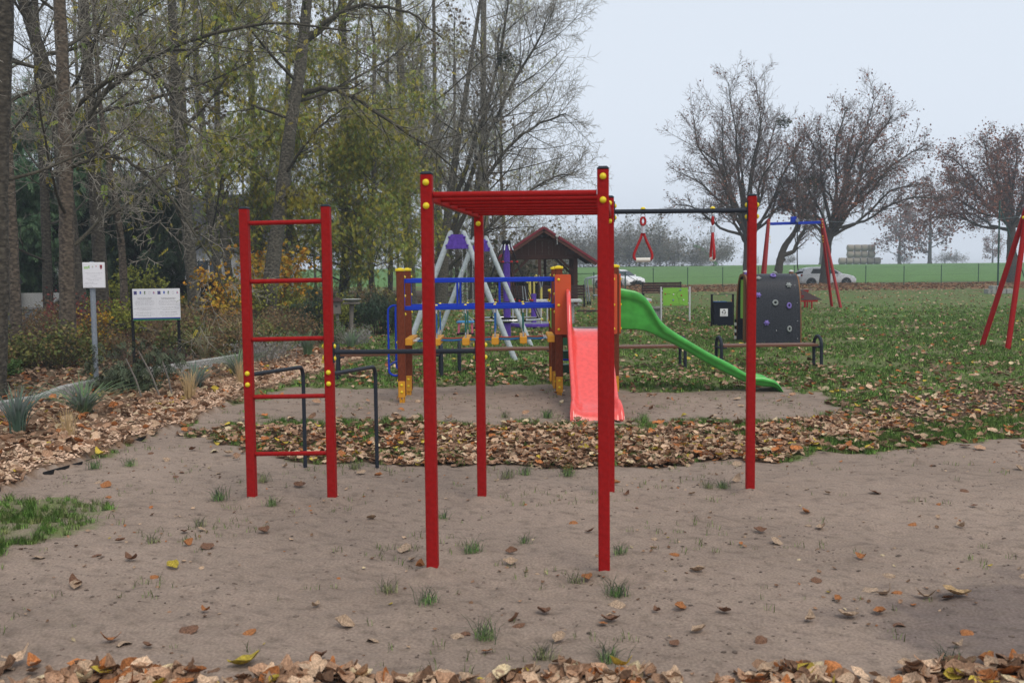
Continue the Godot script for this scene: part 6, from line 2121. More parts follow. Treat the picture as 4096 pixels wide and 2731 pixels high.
func make_trees() -> void:
	LEAF = {"ash": ash_leaf(), "broad": broad_leaf()}
	var low := func(p: Vector3) -> bool: return p.y < 9.0
	# front row of the wood
	wood_tree("dark trunk cut by the picture's edge, nearest tree of the wood", [V(-7.20, 0, -14), V(-7.05, 1.6, -14), V(-6.98, 3.0, -14), V(-6.78, 5.3, -14), V(-6.6, 8, -14), V(-6.5, 11, -14)], 0.17, 0.09, 101, M.bark_dark, {"limbs": 8, "from": 0.25, "len": 2.6, "leaf": [0.02, 1, 0.18, 0.12, ASH, "ash"]})
	wood_tree("slim grey-brown trunk standing before the pale house end", [V(-10.23, 0, -21), V(-10.22, 2.8, -21), V(-10.26, 5, -21), V(-10.3, 7.2, -21), V(-10.4, 12, -21)], 0.115, 0.07, 102, M.bark_brown, {"limbs": 8, "len": 2.8, "leaf": [0.02, 1, 0.18, 0.12, ASH, "ash"]})
	wood_tree("straight brown banded trunk just behind the notice sign", [V(-8.23, 0, -18.8), V(-8.17, 1.9, -18.8), V(-8.12, 3.5, -18.8), V(-8.1, 5.4, -18.8), V(-8.13, 8.1, -18.8), V(-8.2, 13, -18.8)], 0.148, 0.09, 103, M.bark_brown, {"limbs": 10, "from": 0.22, "len": 3.4, "arms": [[[V(-8.13, 3.3, -18.8), V(-8.0, 3.6, -18.8), V(-7.2, 3.75, -18.6), V(-6.6, 3.5, -18.4), V(-5.9, 2.8, -18.2), V(-5.3, 1.9, -18.0), V(-5.0, 1.2, -18)], 0.045], [[V(-8.1, 4.4, -18.8), V(-7.2, 5.1, -18.5), V(-6.4, 5.2, -18.4), V(-5.9, 4.5, -18.2), V(-5.2, 3.9, -18)], 0.05], [[V(-8.1, 5.2, -18.8), V(-9.0, 4.6, -18.3), V(-9.6, 3.9, -18.2), V(-10.2, 3.7, -18)], 0.04]], "leaf": [0.02, 1, 0.18, 0.12, ASH, "ash"]})
	wood_tree("dark trunk leaning away towards the picture's corner", [V(-10.1, 0, -24), V(-10.39, 3.4, -24), V(-10.52, 5.3, -24), V(-10.95, 7.1, -24), V(-11.2, 8, -24), V(-12.2, 12, -24)], 0.2, 0.11, 104, M.bark_dark, {"limbs": 9, "len": 3.2, "leaf": [0.04, 1, 0.18, 0.15, ASH, "ash"]})
	wood_tree("tall dark trunk rising behind the notice board", [V(-10.0, 0, -25), V(-10.07, 2.25, -25), V(-10.14, 5.6, -25), V(-10.21, 8.2, -25), V(-10.3, 14, -25)], 0.18, 0.11, 105, M.bark_dark, {"limbs": 11, "from": 0.3, "len": 3.4, "arms": [[[V(-10.14, 5.6, -25), V(-8.9, 6.5, -24.6), V(-7.5, 7.1, -24.5), V(-5.6, 7.4, -24.2), V(-3.6, 7.2, -24)], 0.075]], "leaf": [0.10, 2, 0.18, 0.15, ASH, "ash"]})
	wood_tree("thin pale crooked trunk between notice sign and project board", [V(-10.26, 0, -27), V(-10.26, 2, -27), V(-10.36, 3.3, -27), V(-10.52, 4.5, -27), V(-10.72, 6.5, -27), V(-10.75, 10, -27)], 0.11, 0.05, 106, M.bark_brown, {"limbs": 9, "from": 0.2, "len": 2.4, "twig": M.twig_pale, "leaf": [0.06, 1, 0.18, 0.15, ASH, "ash"]})
	wood_tree("grey knotted trunk rising beside the project board", [V(-8.97, 0, -29), V(-9.11, 2.3, -29), V(-9.22, 4.4, -29), V(-9.33, 6.8, -29), V(-9.37, 8.6, -29), V(-9.5, 14, -29)], 0.18, 0.11, 107, M.bark_grey, {"limbs": 12, "from": 0.3, "len": 3.4, "leaf": [0.30, 2, 0.18, 0.2, ASH, "ash"]})
	wood_tree("slim grey trunk of a pair, the more tilted one", [V(-10.06, 0, -36), V(-10.43, 2.5, -36), V(-10.7, 6.5, -36), V(-10.87, 8.8, -36), V(-10.7, 15, -36)], 0.15, 0.09, 108, M.bark_grey, {"limbs": 12, "from": 0.2, "len": 3.8, "leaf": [0.45, 3, 0.18, 0.22, ASH, "ash"]})
	wood_tree("slim grey trunk of a pair, the straighter one", [V(-10.3, 0, -38), V(-10.63, 2.8, -38), V(-10.72, 5.2, -38), V(-10.74, 9.2, -38), V(-10.5, 15, -38)], 0.16, 0.09, 109, M.bark_grey, {"limbs": 12, "from": 0.25, "len": 3.8, "leaf": [0.45, 3, 0.18, 0.22, ASH, "ash"]})
	wood_tree("thick grey trunk leaning over the wall ladder, with a long bare arm", [V(-7.23, 0, -30), V(-7.02, 1.7, -30), V(-6.78, 3.2, -30), V(-6.41, 5.6, -30), V(-6.04, 7.6, -30), V(-5.81, 9.4, -30), V(-5.3, 14, -30)], 0.245, 0.13, 110, M.bark_grey, {"limbs": 9, "from": 0.5, "len": 4.0, "arms": [[[V(-5.97, 6.77, -30), V(-5.18, 6.85, -29.8), V(-4.3, 6.5, -29.6), V(-3.18, 5.7, -29.4), V(-2.18, 5.05, -29.3), V(-1.43, 4.2, -29.2)], 0.085], [[V(-5.86, 8.3, -30), V(-5.13, 8.92, -30), V(-4.12, 9.28, -30), V(-2.87, 9.0, -29.8), V(-1.9, 8.2, -29.6)], 0.08], [[V(-6.6, 4.4, -30), V(-5.9, 5.2, -29.5), V(-5.2, 5.9, -29.3), V(-4.6, 6.2, -29)], 0.05], [[V(-6.7, 3.75, -30), V(-6.35, 3.85, -29.8), V(-6.0, 3.8, -29.7)], 0.05]], "leaf": [0.07, 2, 0.18, 0.2, [Vector3(0.30, 0.25, 0.03), Vector3(0.22, 0.2, 0.03)], "ash"]})
	wood_tree("slender trunk in green leaf close behind the thick leaning trunk", [V(-8.88, 0, -40), V(-8.62, 3.7, -40), V(-8.62, 7, -40), V(-8.41, 13, -40)], 0.15, 0.08, 111, M.bark_grey, {"limbs": 16, "from": 0.12, "len": 3.2, "leaf": [0.6, 3, 0.17, 0.28, ASH, "ash"]})
	wood_tree("dark forked trunk in yellow-green leaf beside the wall ladder's top", [V(-7.05, 0, -42), V(-6.86, 2, -42), V(-6.61, 5.5, -42), V(-6.67, 12, -42)], 0.17, 0.09, 112, M.bark_dark, {"limbs": 18, "from": 0.1, "len": 3.4, "leaf": [0.6, 3, 0.17, 0.28, ASH, "ash"]})
	wood_tree("yellow-green leafy tree over the end of the rope bridge", [V(-5.4, 0, -40), V(-5.5, 2.5, -40), V(-5.3, 5.5, -40), V(-5.2, 10, -40)], 0.13, 0.07, 113, M.bark_grey, {"limbs": 20, "from": 0.14, "len": 2.8, "leaf": [0.6, 3, 0.17, 0.28, ASH, "ash", low]})
	wood_tree("stout grey trunk behind the swing set's near legs", [V(-4.42, 0, -45), V(-4.55, 3.9, -45), V(-4.67, 7.7, -45), V(-4.76, 13, -45)], 0.25, 0.15, 114, M.bark_grey, {"limbs": 12, "from": 0.35, "len": 4.2})
	# the great bare tree over the hut: several stems
	var cb := cfg_bare([14, 10, 7, 0], [0.5, 0.45, 0.55])
	cb.rmin = 0.008
	wood_tree("tallest bare tree, many stems fanning out above the swing set", [V(-3.34, 0, -48), V(-3.15, 2, -48), V(-2.91, 4.4, -48), V(-2.51, 7, -48), V(-1.81, 11, -48), V(-0.96, 16, -48)], 0.30, 0.05, 115, M.bark_grey, {"limbs": 5, "from": 0.4, "len": 5.0, "cfg": cb, "arms": [
		[[V(-3.1, 2.2, -48), V(-1.9, 4.6, -47.6), V(-0.4, 6.8, -47.3), V(1.0, 8.0, -47), V(2.6, 8.6, -46.8)], 0.13],
		[[V(-3.0, 3.0, -48), V(-1.6, 6.5, -48.3), V(-0.2, 9.6, -48.5), V(1.0, 11.8, -48.6), V(1.8, 13.0, -48.6)], 0.13],
		[[V(-3.0, 1.6, -48), V(-1.4, 3.2, -47.4), V(0.2, 4.6, -47.0), V(1.6, 5.6, -46.7), V(2.8, 5.9, -46.5)], 0.10],
		[[V(-3.2, 2.5, -48), V(-3.9, 5.5, -48.4), V(-4.4, 8.5, -48.6), V(-4.6, 12.5, -49)], 0.13],
		[[V(-2.8, 4.5, -48), V(-1.2, 8.6, -47.4), V(-0.3, 12.0, -47.2), V(0.1, 15, -47)], 0.12]]})
	wood_tree("bare tree standing close behind the tallest bare tree", [V(-2.0, 0, -54), V(-1.9, 4, -54), V(-1.4, 9, -54), V(-1.2, 16, -54)], 0.24, 0.05, 116, M.bark_grey, {"limbs": 14, "from": 0.25, "len": 5.0, "cfg": cfg_bare([9, 7, 5, 0])})
	# field trees with rusty leaves
	var cf := cfg_bare([10, 8, 6, 0], [0.52, 0.45, 0.55])
	cf.rmin = 0.010
	cf.segs = [8, 5, 3, 1]
	cf.ang = [0.62, 0.7, 0.7, 0.6]
	cf.lr = [0.40, 0.5, 0.55, 0.5]
	cf.t0 = [0.32, 0.15, 0.1, 0.0]
	cf.wob = [0.06, 0.12, 0.18, 0.22]
	var cs := cf.duplicate()
	cs.n = [8, 6, 5, 0]
	wood_tree("broad bare field tree behind the ring bar's end post", [V(17.54, 0.2, -76), V(17.52, 2.0, -76), V(17.5, 4.0, -76), V(17.4, 6.0, -76), V(17.2, 8, -76)], 0.36, 0.035, 117, M.bark_dark, {"limbs": 2, "from": 0.45, "len": 4.0, "cfg": cf, "twig": M.twig_red, "arms": dome_arms(V(17.5, 3.6, -76), V(16.9, 5.6, -76), 5.7, 10.4, 18, 0.15, 301), "leaf": [0.08, 1, 0.16, 0.2, RUST, "broad"]})
	wood_tree("leaning forked field tree behind the climbing tunnel", [V(19.28, 0.2, -74), V(19.4, 1.6, -74), V(19.75, 2.9, -74), V(20.47, 4.0, -74), V(21.1, 5.5, -74), V(21.5, 7, -74)], 0.36, 0.04, 118, M.bark_dark, {"limbs": 2, "from": 0.35, "len": 3.0, "cfg": cs, "twig": M.twig_red, "arms": [[[V(19.45, 1.9, -74), V(20.3, 2.7, -73.8), V(21.1, 4.2, -73.6), V(21.5, 6.5, -73.5)], 0.20]] + dome_arms(V(20.8, 4.6, -74), V(21.2, 5.8, -74), 2.8, 6.4, 8, 0.10, 302), "leaf": [0.08, 1, 0.16, 0.25, RUST, "broad"]})
	wood_tree("thick-trunked rusty field tree standing before the white hatchback", [V(22.96, 0.2, -74.9), V(23.05, 1.6, -74.9), V(23.2, 3.2, -74.9), V(23.45, 4.6, -74.9), V(23.7, 6, -74.9), V(23.9, 8, -74.9)], 0.42, 0.035, 119, M.bark_dark, {"limbs": 2, "from": 0.5, "len": 3.6, "cfg": cf, "twig": M.twig_red, "arms": dome_arms(V(23.4, 4.0, -75), V(25.2, 5.4, -75), 6.0, 8.8, 18, 0.155, 303), "leaf": [0.15, 1, 0.18, 0.35, RUST, "broad"]})
	wood_tree("rusty-leaved field tree at the picture's edge behind the net pole", [V(41.7, 0, -85), V(41.6, 2.5, -85), V(41.5, 5.4, -85), V(41.4, 7, -85), V(41.2, 9, -85)], 0.5, 0.04, 120, M.bark_dark, {"limbs": 2, "from": 0.5, "len": 3.8, "cfg": cf, "twig": M.twig_red, "arms": dome_arms(V(41.5, 4.6, -85), V(40.6, 5.0, -85), 6.4, 7.8, 18, 0.155, 304), "leaf": [0.40, 1, 0.19, 0.35, RUST, "broad"]})
	# mistletoe balls
	for e in [[V(20.0, 12.2, -75.4), 0.55, "dark mistletoe ball high in the bare field tree"], [V(21.4, 7.6, -73.5), 0.6, "green mistletoe ball where two field trees meet"], [V(19.9, 6.8, -75.4), 0.45, "smaller mistletoe ball low between the field trees"], [V(-0.1, 11.2, -47.2), 0.5, "mistletoe ball in the tallest bare tree"]]:
		var r := RandomNumberGenerator.new()
		r.seed = int(e[0].x * 10) + 500
		var g := thing("mistletoe", e[2], "mistletoe", e[0])
		var mb := MB.new()
		var tp := Tips.new()
		for k in 60:
			var d := V(r.randfn(0, 1), r.randfn(0, 1), r.randfn(0, 1)).normalized()
			mb.tube(PackedVector3Array([Vector3.ZERO, d * e[1] * 0.6, d * e[1]]), PackedFloat32Array([0.012, 0.008, 0.005]), 3, false)
			for q in 3: tp.p.append(d * e[1] * (0.6 + 0.2 * q)); tp.d.append(d)
		part(g, "stems", mb, M.twig)
		leaves(g, r, tp, 1.0, 2, 0.12, 0.06, [Vector3(0.05, 0.06, 0.02), Vector3(0.06, 0.075, 0.025)], "broad")

	# trees deeper in the wood: three kinds, copied
	var kinds := []
	kinds.append(wood_tree("slender leafy ash deep in the wood behind the front trunks", [V(-14.5, 0, -46), V(-14.4, 4, -46), V(-14.5, 9, -46), V(-14.3, 15, -46)], 0.15, 0.08, 131, M.bark_grey, {"limbs": 16, "from": 0.15, "len": 3.6, "cfg": cfg_bare([6, 5, 4, 0]), "leaf": [0.5, 3, 0.18, 0.3, ASH, "ash"]}))
	kinds.append(wood_tree("slender bare trunk deep in the wood behind the front trunks", [V(-12.4, 0, -50), V(-12.6, 4, -50), V(-12.4, 9, -50), V(-12.5, 16, -50)], 0.16, 0.08, 132, M.bark_dark, {"limbs": 14, "from": 0.2, "len": 4.0, "cfg": cfg_bare([7, 6, 4, 0])}))
	kinds.append(wood_tree("thin brown-leaved tree deep in the wood behind the front trunks", [V(-9.6, 0, -52), V(-9.4, 4, -52), V(-9.6, 8, -52), V(-9.4, 13, -52)], 0.13, 0.06, 133, M.bark_brown, {"limbs": 16, "from": 0.15, "len": 3.4, "cfg": cfg_bare([6, 5, 4, 0]), "leaf": [0.4, 2, 0.2, 0.3, [Vector3(0.17, 0.10, 0.04), Vector3(0.13, 0.085, 0.05)], "broad"]}))
	for k in kinds: k.set_meta("group", "slender trees deep in the wood")
	var deep := [[-7.6, -47, 1], [-6.2, -52, 0], [-4.2, -58, 1], [-8.4, -56, 2], [-11.0, -44, 1], [-13.4, -41, 2], [-16.2, -50, 1], [-19.6, -48, 1], [-13.2, -29, 1], [-3.4, -63, 2], [-5.6, -66, 0], [-1.6, -60, 0], [-0.6, -66, 1], [-22.5, -54, 1]]
	for e in deep:
		var sc := rng.randf_range(0.85, 1.15)
		copy(kinds[e[2]], on(e[0], e[1]), rng.randf() * TAU, sc, ["slender leafy ash", "slender bare trunk", "thin brown-leaved tree"][e[2]] + " deep in the wood " + wood_place(e[0], e[1]).replace("around", "behind"))
	# the wood goes on behind as one mass
	var src: Node3D = kinds[1]
	var wh := []; var wl := []
	for i in 44:
		var z := -rng.randf_range(62.0, 105.0)
		var x := rng.randf_range(-62.0, 1.5 + (z + 62.0) * 0.08)
		if rng.randf() < 0.3 and x < -20.0: z += 14.0
		wh.append(Transform3D(Basis(Vector3.UP, rng.randf() * TAU).scaled(Vector3.ONE * rng.randf_range(0.5, 0.85)), on(x, z)))
	var wd := thing("far_wood", "grey mass of bare trees filling the back of the wood", "wood")
	wd.set_meta("kind", "stuff")
	many(wd, "trunks", (src.get_node("trunk") as MeshInstance3D).mesh, M.bark_dark, wh)
	many(wd, "branches", (src.get_node("branches") as MeshInstance3D).mesh, M.twig, wh)
	many(wd, "twigs", (src.get_node("twigs") as MeshInstance3D).mesh, M.twig_pale, wh)

	# far trees and bushes on the ridge
	var rb := cfg_bare([7, 6, 4, 0], [0.55, 0.5, 0.55])
	rb.rmin = 0.013
	var ridge := []
	ridge.append(wood_tree("far bare tree on the field's skyline, seen between the two big field trees", [V(60.2, 1.6, -198), V(60.3, 5, -198), V(60.2, 9, -198), V(60.5, 15, -198)], 0.6, 0.15, 141, M.bark_grey, {"limbs": 16, "from": 0.3, "len": 7.0, "cfg": rb}))
	ridge.append(wood_tree("smaller far bare tree on the field's skyline beyond the hay bales", [V(75.6, 1.5, -199), V(75.5, 4, -199), V(75.7, 7, -199), V(75.6, 11, -199)], 0.35, 0.1, 142, M.bark_grey, {"limbs": 16, "from": 0.2, "len": 4.5, "cfg": rb, "leaf": [0.25, 1, 0.5, 0.4, RUST, "broad"]}))
	copy(ridge[1], on(81.9, -200), 1.0, 1.25, "bushier far tree on the field's skyline near the edge tree")
	copy(ridge[1], on(97.0, -206), 2.0, 0.5, "small round far tree fading in the haze beyond the edge tree")
	# bushes: one built, then copied
	var bs := wood_tree("grey leafless bush in the thicket across the field", [V(12.0, 1.6, -196), V(12.0, 2.4, -196), V(12.1, 3.2, -196), V(12.0, 4.4, -196)], 0.14, 0.06, 143, M.bark_grey, {"limbs": 20, "from": 0.02, "len": 5.4, "cfg": rb, "twig": M.twig_pale, "leaf": [0.12, 1, 0.4, 0.5, [Vector3(0.14, 0.11, 0.06), Vector3(0.10, 0.10, 0.05)], "broad"]})
	bs.set_meta("group", "thicket across the field")
	bs.set_meta("category", "bush")
	for i in 24:
		var x := 2.0 + i * 1.9 + rng.randf_range(-0.6, 0.6)
		var h := 1.15 if x < 30.0 else (0.8 if x < 42.0 else 0.55)
		if x > 41.0 and rng.randf() < 0.3: continue
		copy(bs, on(x, -rng.randf_range(190.0, 206.0)), rng.randf() * TAU, h * rng.randf_range(0.55, 1.3), thicket_place(x))
	for x in [86.0, 88.5, 55.0, 78.0]:
		copy(bs, on(x, -203.0), x, 0.35, thicket_place(x))
	# brown hedge behind the hut
	for e in [[-0.6, -58.0, 0.62], [0.9, -60.0, 0.58], [2.2, -72.0, 0.45], [-1.8, -62.0, 0.7]]:
		var q := copy(bs, on(e[0], e[1]), e[0] * 3.0, e[2], "leafy brown hedge bush seen through the open shelter", "hedge bushes behind the shelter")

func thicket_place(x: float) -> String:
	var said := "beyond the hay bales"
	for a in [[6.0, "behind the shelter roof's eave"], [14.0, "past the shelter, above the white saloon"], [22.0, "seen next to the hanging ring"], [29.0, "seen behind the hanging ring's grip"], [36.0, "between the two hand rings"], [43.0, "behind the second hand ring"], [52.0, "by the ring bar's end post"], [60.0, "between the two big field trees"]]:
		if x < a[0]:
			said = a[1]
			break
	return "grey leafless bush across the field " + said
func wood_place(x: float, z: float) -> String:
	var marks := [[-8.2, -18.8, "around the brown banded trunk"], [-10.2, -21, "around the slim trunk by the house"], [-10.1, -24.5, "around the tall dark trunks"], [-10.3, -27, "around the thin crooked trunk"], [-9.0, -29, "around the grey knotted trunk"], [-7.2, -30, "around the thick leaning trunk"], [-10.2, -37, "around the pair of slim grey trunks"], [-6.9, -41.5, "around the dark forked trunk"], [-5.4, -40, "around the leafy tree past the bridge"], [-4.6, -45, "around the stout trunk behind the swings"], [-4.1, -24.4, "around the bird house"], [-6.3, -18.3, "behind the project board"], [-14.5, -31, "around the garden shed"], [-15, -39, "before the dark privacy fence"], [-6.0, -25.5, "beyond the lavender bed"], [-5.3, -34, "along the lawn's edge"], [-13, -25, "at the outer edge of the wood"]]
	var best := 99.0
	var said := ""
	for m in marks:
		var q := Vector2(x - m[0], z - m[1]).length()
		if q < best:
			best = q
			said = m[2]
	return said
func shrub(label: String, seed_: int, h: float, w: float, stems: int, tints: Array, per: int, size: float, kind: String, twigm: Material, category := "shrub") -> Node3D:
	var r := RandomNumberGenerator.new()
	r.seed = seed_
	var g := thing("shrub" if category == "shrub" else category.replace(" ", "_"), label, category)
	var mb := MB.new()
	var tp := Tips.new()
	var cfg := {"segs": [5, 3, 2], "wob": [0.16, 0.25, 0.3], "up": [-0.05, 0.0, 0.0], "taper": [0.4, 0.4, 0.5], "sides": [4, 3, 3], "n": [5, 3, 0], "t0": [0.2, 0.2, 0.0], "ang": [0.8, 0.8, 0.8], "lr": [0.5, 0.5, 0.5], "rr": [0.6, 0.6, 0.6], "rmin": 0.0025}
	for k in stems:
		var a := r.randf() * TAU
		var o := V(cos(a), 0, sin(a)) * r.randf() * w * 0.4
		grow(mb, r, o, V(cos(a) * w / h * r.randf(), 1.0, sin(a) * w / h * r.randf()).normalized(), h * r.randf_range(0.6, 1.1), 0.008, 0, cfg, tp)
	part(g, "stems", mb, twigm)
	if tints.size(): leaves(g, r, tp, 0.8, per, size, 0.06, tints, kind)
	return g
func blades(label: String, p: Vector3, seed_: int, n: int, h: float, lean: float, wide: float, col: Color, called: String, category: String) -> void:
	var r := RandomNumberGenerator.new()
	r.seed = seed_
	var mb := MB.new()
	for i in n:
		var a := r.randf() * TAU
		var dr := V(cos(a), 0, sin(a)); var sd := V(-sin(a), 0, cos(a)) * wide * r.randf_range(0.6, 1.1)
		var hh := h * r.randf_range(0.55, 1.1)
		var le := lean * r.randf() * hh
		var o := dr * r.randf() * 0.09
		var rows := []
		for k in 5:
			var t := k / 4.0
			var q := o + dr * le * t * t * 1.2 + V(0, hh * (t - 0.28 * lean * t * t * r.randf_range(0.6, 1.0)), 0)
			var w: float = [0.7, 1.0, 0.9, 0.6, 0.05][k]
			rows.append([q - sd * w, q + sd * w])
		mb.sheet(rows)
	var m: StandardMaterial3D = M.blade.duplicate()
	m.vertex_color_use_as_albedo = false
	m.albedo_color = col
	var o := tag(part(self, called, mb, m), label, category)
	o.position = p

func make_plants() -> void:
	var yg := lin(0.105, 0.175, 0.077); var bl := lin(0.077, 0.133, 0.091); var straw := lin(0.504, 0.350, 0.154)
	blades("upright blue-green yucca at the picture's edge in the bed", on(-5.05, -10.3), 201, 90, 0.55, 0.7, 0.013, bl, "yucca_plant", "yucca")
	blades("large spreading green yucca in front of the kerb", on(-4.97, -11.7), 202, 150, 0.60, 1.7, 0.012, yg, "yucca_plant", "yucca")
	blades("grey-green yucca behind the dry grass, near the wall ladder", on(-4.41, -14.1), 203, 110, 0.50, 1.2, 0.011, bl, "yucca_plant", "yucca")
	blades("green yucca partly hidden by the wall ladder's post", on(-4.30, -15.9), 204, 120, 0.55, 1.4, 0.011, yg, "yucca_plant", "yucca")
	blades("dark green yucca beyond the dip bars", on(-3.9, -19.4), 205, 110, 0.55, 0.7, 0.011, yg, "yucca_plant", "yucca")
	blades("green yucca at the far bend of the bed behind the blue loop", on(-3.4, -21.5), 206, 80, 0.5, 0.8, 0.011, yg, "yucca_plant", "yucca")
	blades("straw-coloured dry grass tuft by the bed's front edge", on(-4.45, -10.1), 211, 70, 0.33, 0.6, 0.004, straw, "dry_grass", "grass tuft")
	blades("straw-coloured dry grass clump in front of grey-green yucca", on(-4.15, -13.0), 212, 110, 0.42, 0.45, 0.004, straw, "dry_grass", "grass tuft")
	blades("straw-coloured dry grass tuft next to the wall ladder", on(-3.92, -14.6), 213, 80, 0.45, 0.5, 0.004, straw, "dry_grass", "grass tuft")
	blades("arching pale ornamental grass under the project board", on(-5.9, -19.5), 214, 160, 0.8, 1.0, 0.005, lin(0.364, 0.336, 0.168), "ornamental_grass", "grass")
	blades("arching golden ornamental grass before the knotted trunk", on(-5.6, -21.5), 215, 170, 0.95, 1.1, 0.005, lin(0.420, 0.322, 0.140), "ornamental_grass", "grass")
	var pn := shrub("low dark pine bush behind the garden stakes", 221, 0.62, 0.45, 26, [Vector3(0.068, 0.090, 0.053), Vector3(0.090, 0.105, 0.060)], 3, 0.13, "ash", M.bark_dark, "pine bush")
	pn.position = on(-5.35, -14.2)
	var rd := shrub("small dark maroon bush below the project board", 222, 0.45, 0.35, 20, [Vector3(0.068, 0.027, 0.027), Vector3(0.090, 0.038, 0.030)], 3, 0.05, "broad", M.bark_dark, "maroon bush")
	rd.position = on(-5.7, -17.0)
	var lv := shrub("silvery lavender bush behind the wall ladder", 223, 0.50, 0.75, 46, [Vector3(0.300, 0.285, 0.285), Vector3(0.240, 0.232, 0.225)], 2, 0.045, "ash", M.twig_pale, "lavender")
	lv.position = on(-4.45, -18.4)
	var lv2 := copy(lv, on(-3.6, -23.0), 1.0, 0.9, "silvery lavender bush in the bed near the blue climbing loop")
	# undergrowth along the edge of the wood
	var olive := [Vector3(0.150, 0.173, 0.053), Vector3(0.210, 0.203, 0.060), Vector3(0.112, 0.143, 0.045), Vector3(0.255, 0.180, 0.075)]
	var ks := [
		shrub("tangled bramble with olive leaves in the undergrowth of the wood", 231, 1.0, 1.3, 34, olive, 3, 0.09, "broad", M.twig),
		shrub("brown half-bare shrub in the undergrowth of the wood", 232, 1.1, 1.1, 34, [Vector3(0.255, 0.150, 0.075), Vector3(0.195, 0.128, 0.060), Vector3(0.180, 0.165, 0.075)], 2, 0.07, "broad", M.twig_red),
		shrub("yellow-green leafy sapling in the undergrowth of the wood", 233, 1.7, 0.9, 22, [Vector3(0.300, 0.300, 0.053), Vector3(0.210, 0.240, 0.045)], 3, 0.10, "broad", M.twig),
		shrub("low nettle-green shrub in the undergrowth of the wood", 234, 0.6, 1.0, 30, [Vector3(0.083, 0.150, 0.045), Vector3(0.112, 0.180, 0.053)], 4, 0.08, "broad", M.twig)]
	for i in 4: ks[i].set_meta("group", "undergrowth of the wood")
	var base_label := []
	for q in ks: base_label.append(str(q.get_meta("label")).replace(" in the undergrowth of the wood", ""))
	var used := [false, false, false, false]
	var r := RandomNumberGenerator.new()
	r.seed = 77
	for i in 150:
		var z := -lerpf(14.5, 44.0, pow(r.randf(), 1.2))
		var x0 := -6.6 if z > -18.0 else -4.9
		var x := x0 - absf(r.randfn(0.5, 3.6)) if i < 100 else r.randf_range(-14.0 + z * 0.12, x0)
		if region(x, z) != 4: continue
		if Vector2(x + 5.93, z + 14.45).length() < 1.6 or Vector2(x + 6.3, z + 17.6).length() < 1.3: continue
		if z > -17.0 and x > -7.4: continue
		var k := [0, 0, 1, 1, 1, 1, 3, 3][r.randi() % 8] as int
		if i % 17 == 3: k = 2
		var sc := r.randf_range(0.42, 0.85)
		if not used[k]:
			used[k] = true
			ks[k].position = on(x, z)
		else: copy(ks[k], on(x, z), r.randf() * TAU, sc)
		var who: Node3D = get_child(get_child_count() - 1) if ks[k].position != on(x, z) else ks[k]
		who.set_meta("label", base_label[k] + " " + wood_place(x, z))
	for e in [[-4.9, -26.5, 1, 0.7], [-4.6, -29.0, 3, 1.0], [-5.2, -31.0, 0, 0.8], [-4.9, -34.5, 1, 0.9], [-3.9, -23.6, 3, 0.7], [-4.3, -25.4, 2, 0.55], [-5.0, -38.0, 0, 0.9], [-5.2, -23.5, 1, 0.7], [-4.7, -21.8, 3, 0.6]]:
		var q := copy(ks[e[2]], on(e[0], e[1]), e[0] * 7.0, e[3])
		q.set_meta("label", base_label[e[2]] + " " + wood_place(e[0], e[1]))
	# single colours in the undergrowth
	var gd := shrub("orange and gold maple sapling behind the wall ladder", 241, 2.3, 1.0, 16, GOLD, 2, 0.15, "broad", M.twig, "maple sapling")
	gd.position = on(-7.3, -33.0)
	copy(gd, on(-8.6, -34.5), 2.0, 0.95, "gold maple sapling left of the thick leaning trunk".replace("left of", "on the house side of"))
	copy(gd, on(-8.2, -20.0), 1.0, 0.38, "tiny gold maple seedling at the banded trunk's foot")
	copy(gd, on(-7.9, -27.5), 4.0, 0.75, "orange maple sapling beside the knotted trunk")
	var rs := shrub("dull red leafy bush among brambles near the pale house end", 242, 1.1, 0.8, 26, [Vector3(0.225, 0.053, 0.045), Vector3(0.165, 0.060, 0.045)], 3, 0.07, "broad", M.twig_red, "red bush")
	rs.position = on(-9.6, -23.0)
	var ev := shrub("dark green juniper behind the bird house", 243, 1.0, 0.7, 40, [Vector3(0.033, 0.060, 0.038), Vector3(0.045, 0.075, 0.045)], 4, 0.09, "ash", M.bark_dark, "juniper")
	ev.position = on(-4.7, -26.0)
	copy(ev, on(-3.35, -25.8), 1.3, 0.95, "dark green juniper beyond the bird table")
	var wl := wood_tree("feathery dark evergreen in front of the white house", [V(-17.2, 0, -38), V(-17.1, 2, -38), V(-17.1, 4, -38), V(-17.0, 6.5, -38)], 0.16, 0.05, 251, M.bark_dark, {"limbs": 40, "from": 0.06, "len": 2.2, "cfg": cfg_bare([7, 4, 3, 0]), "leaf": [1.0, 3, 0.30, 0.2, [Vector3(0.10, 0.19, 0.10), Vector3(0.13, 0.22, 0.11)], "ash"]})
	wood_tree("smaller dark evergreen beside the dark fence and slim trunks", [V(-14.0, 0, -38), V(-14.0, 2, -38), V(-14.0, 4.0, -38)], 0.12, 0.04, 252, M.bark_dark, {"limbs": 30, "from": 0.06, "len": 1.7, "cfg": cfg_bare([6, 4, 3, 0]), "leaf": [0.9, 3, 0.28, 0.18, [Vector3(0.045, 0.075, 0.045), Vector3(0.060, 0.090, 0.053)], "ash"]})
	# fallen branch and a heap of brushwood at the wood's edge
	var fb := MB.new()
	fb.tube(PackedVector3Array(smooth([V(-0.9, 0.62, 0), V(-0.2, 0.50, 0), V(0.5, 0.36, 0.05), V(1.2, 0.06, 0.1)], 4)), PackedFloat32Array([0.05, 0.05, 0.048, 0.046, 0.045, 0.044, 0.042, 0.04, 0.038, 0.036, 0.034, 0.03, 0.025]), 8)
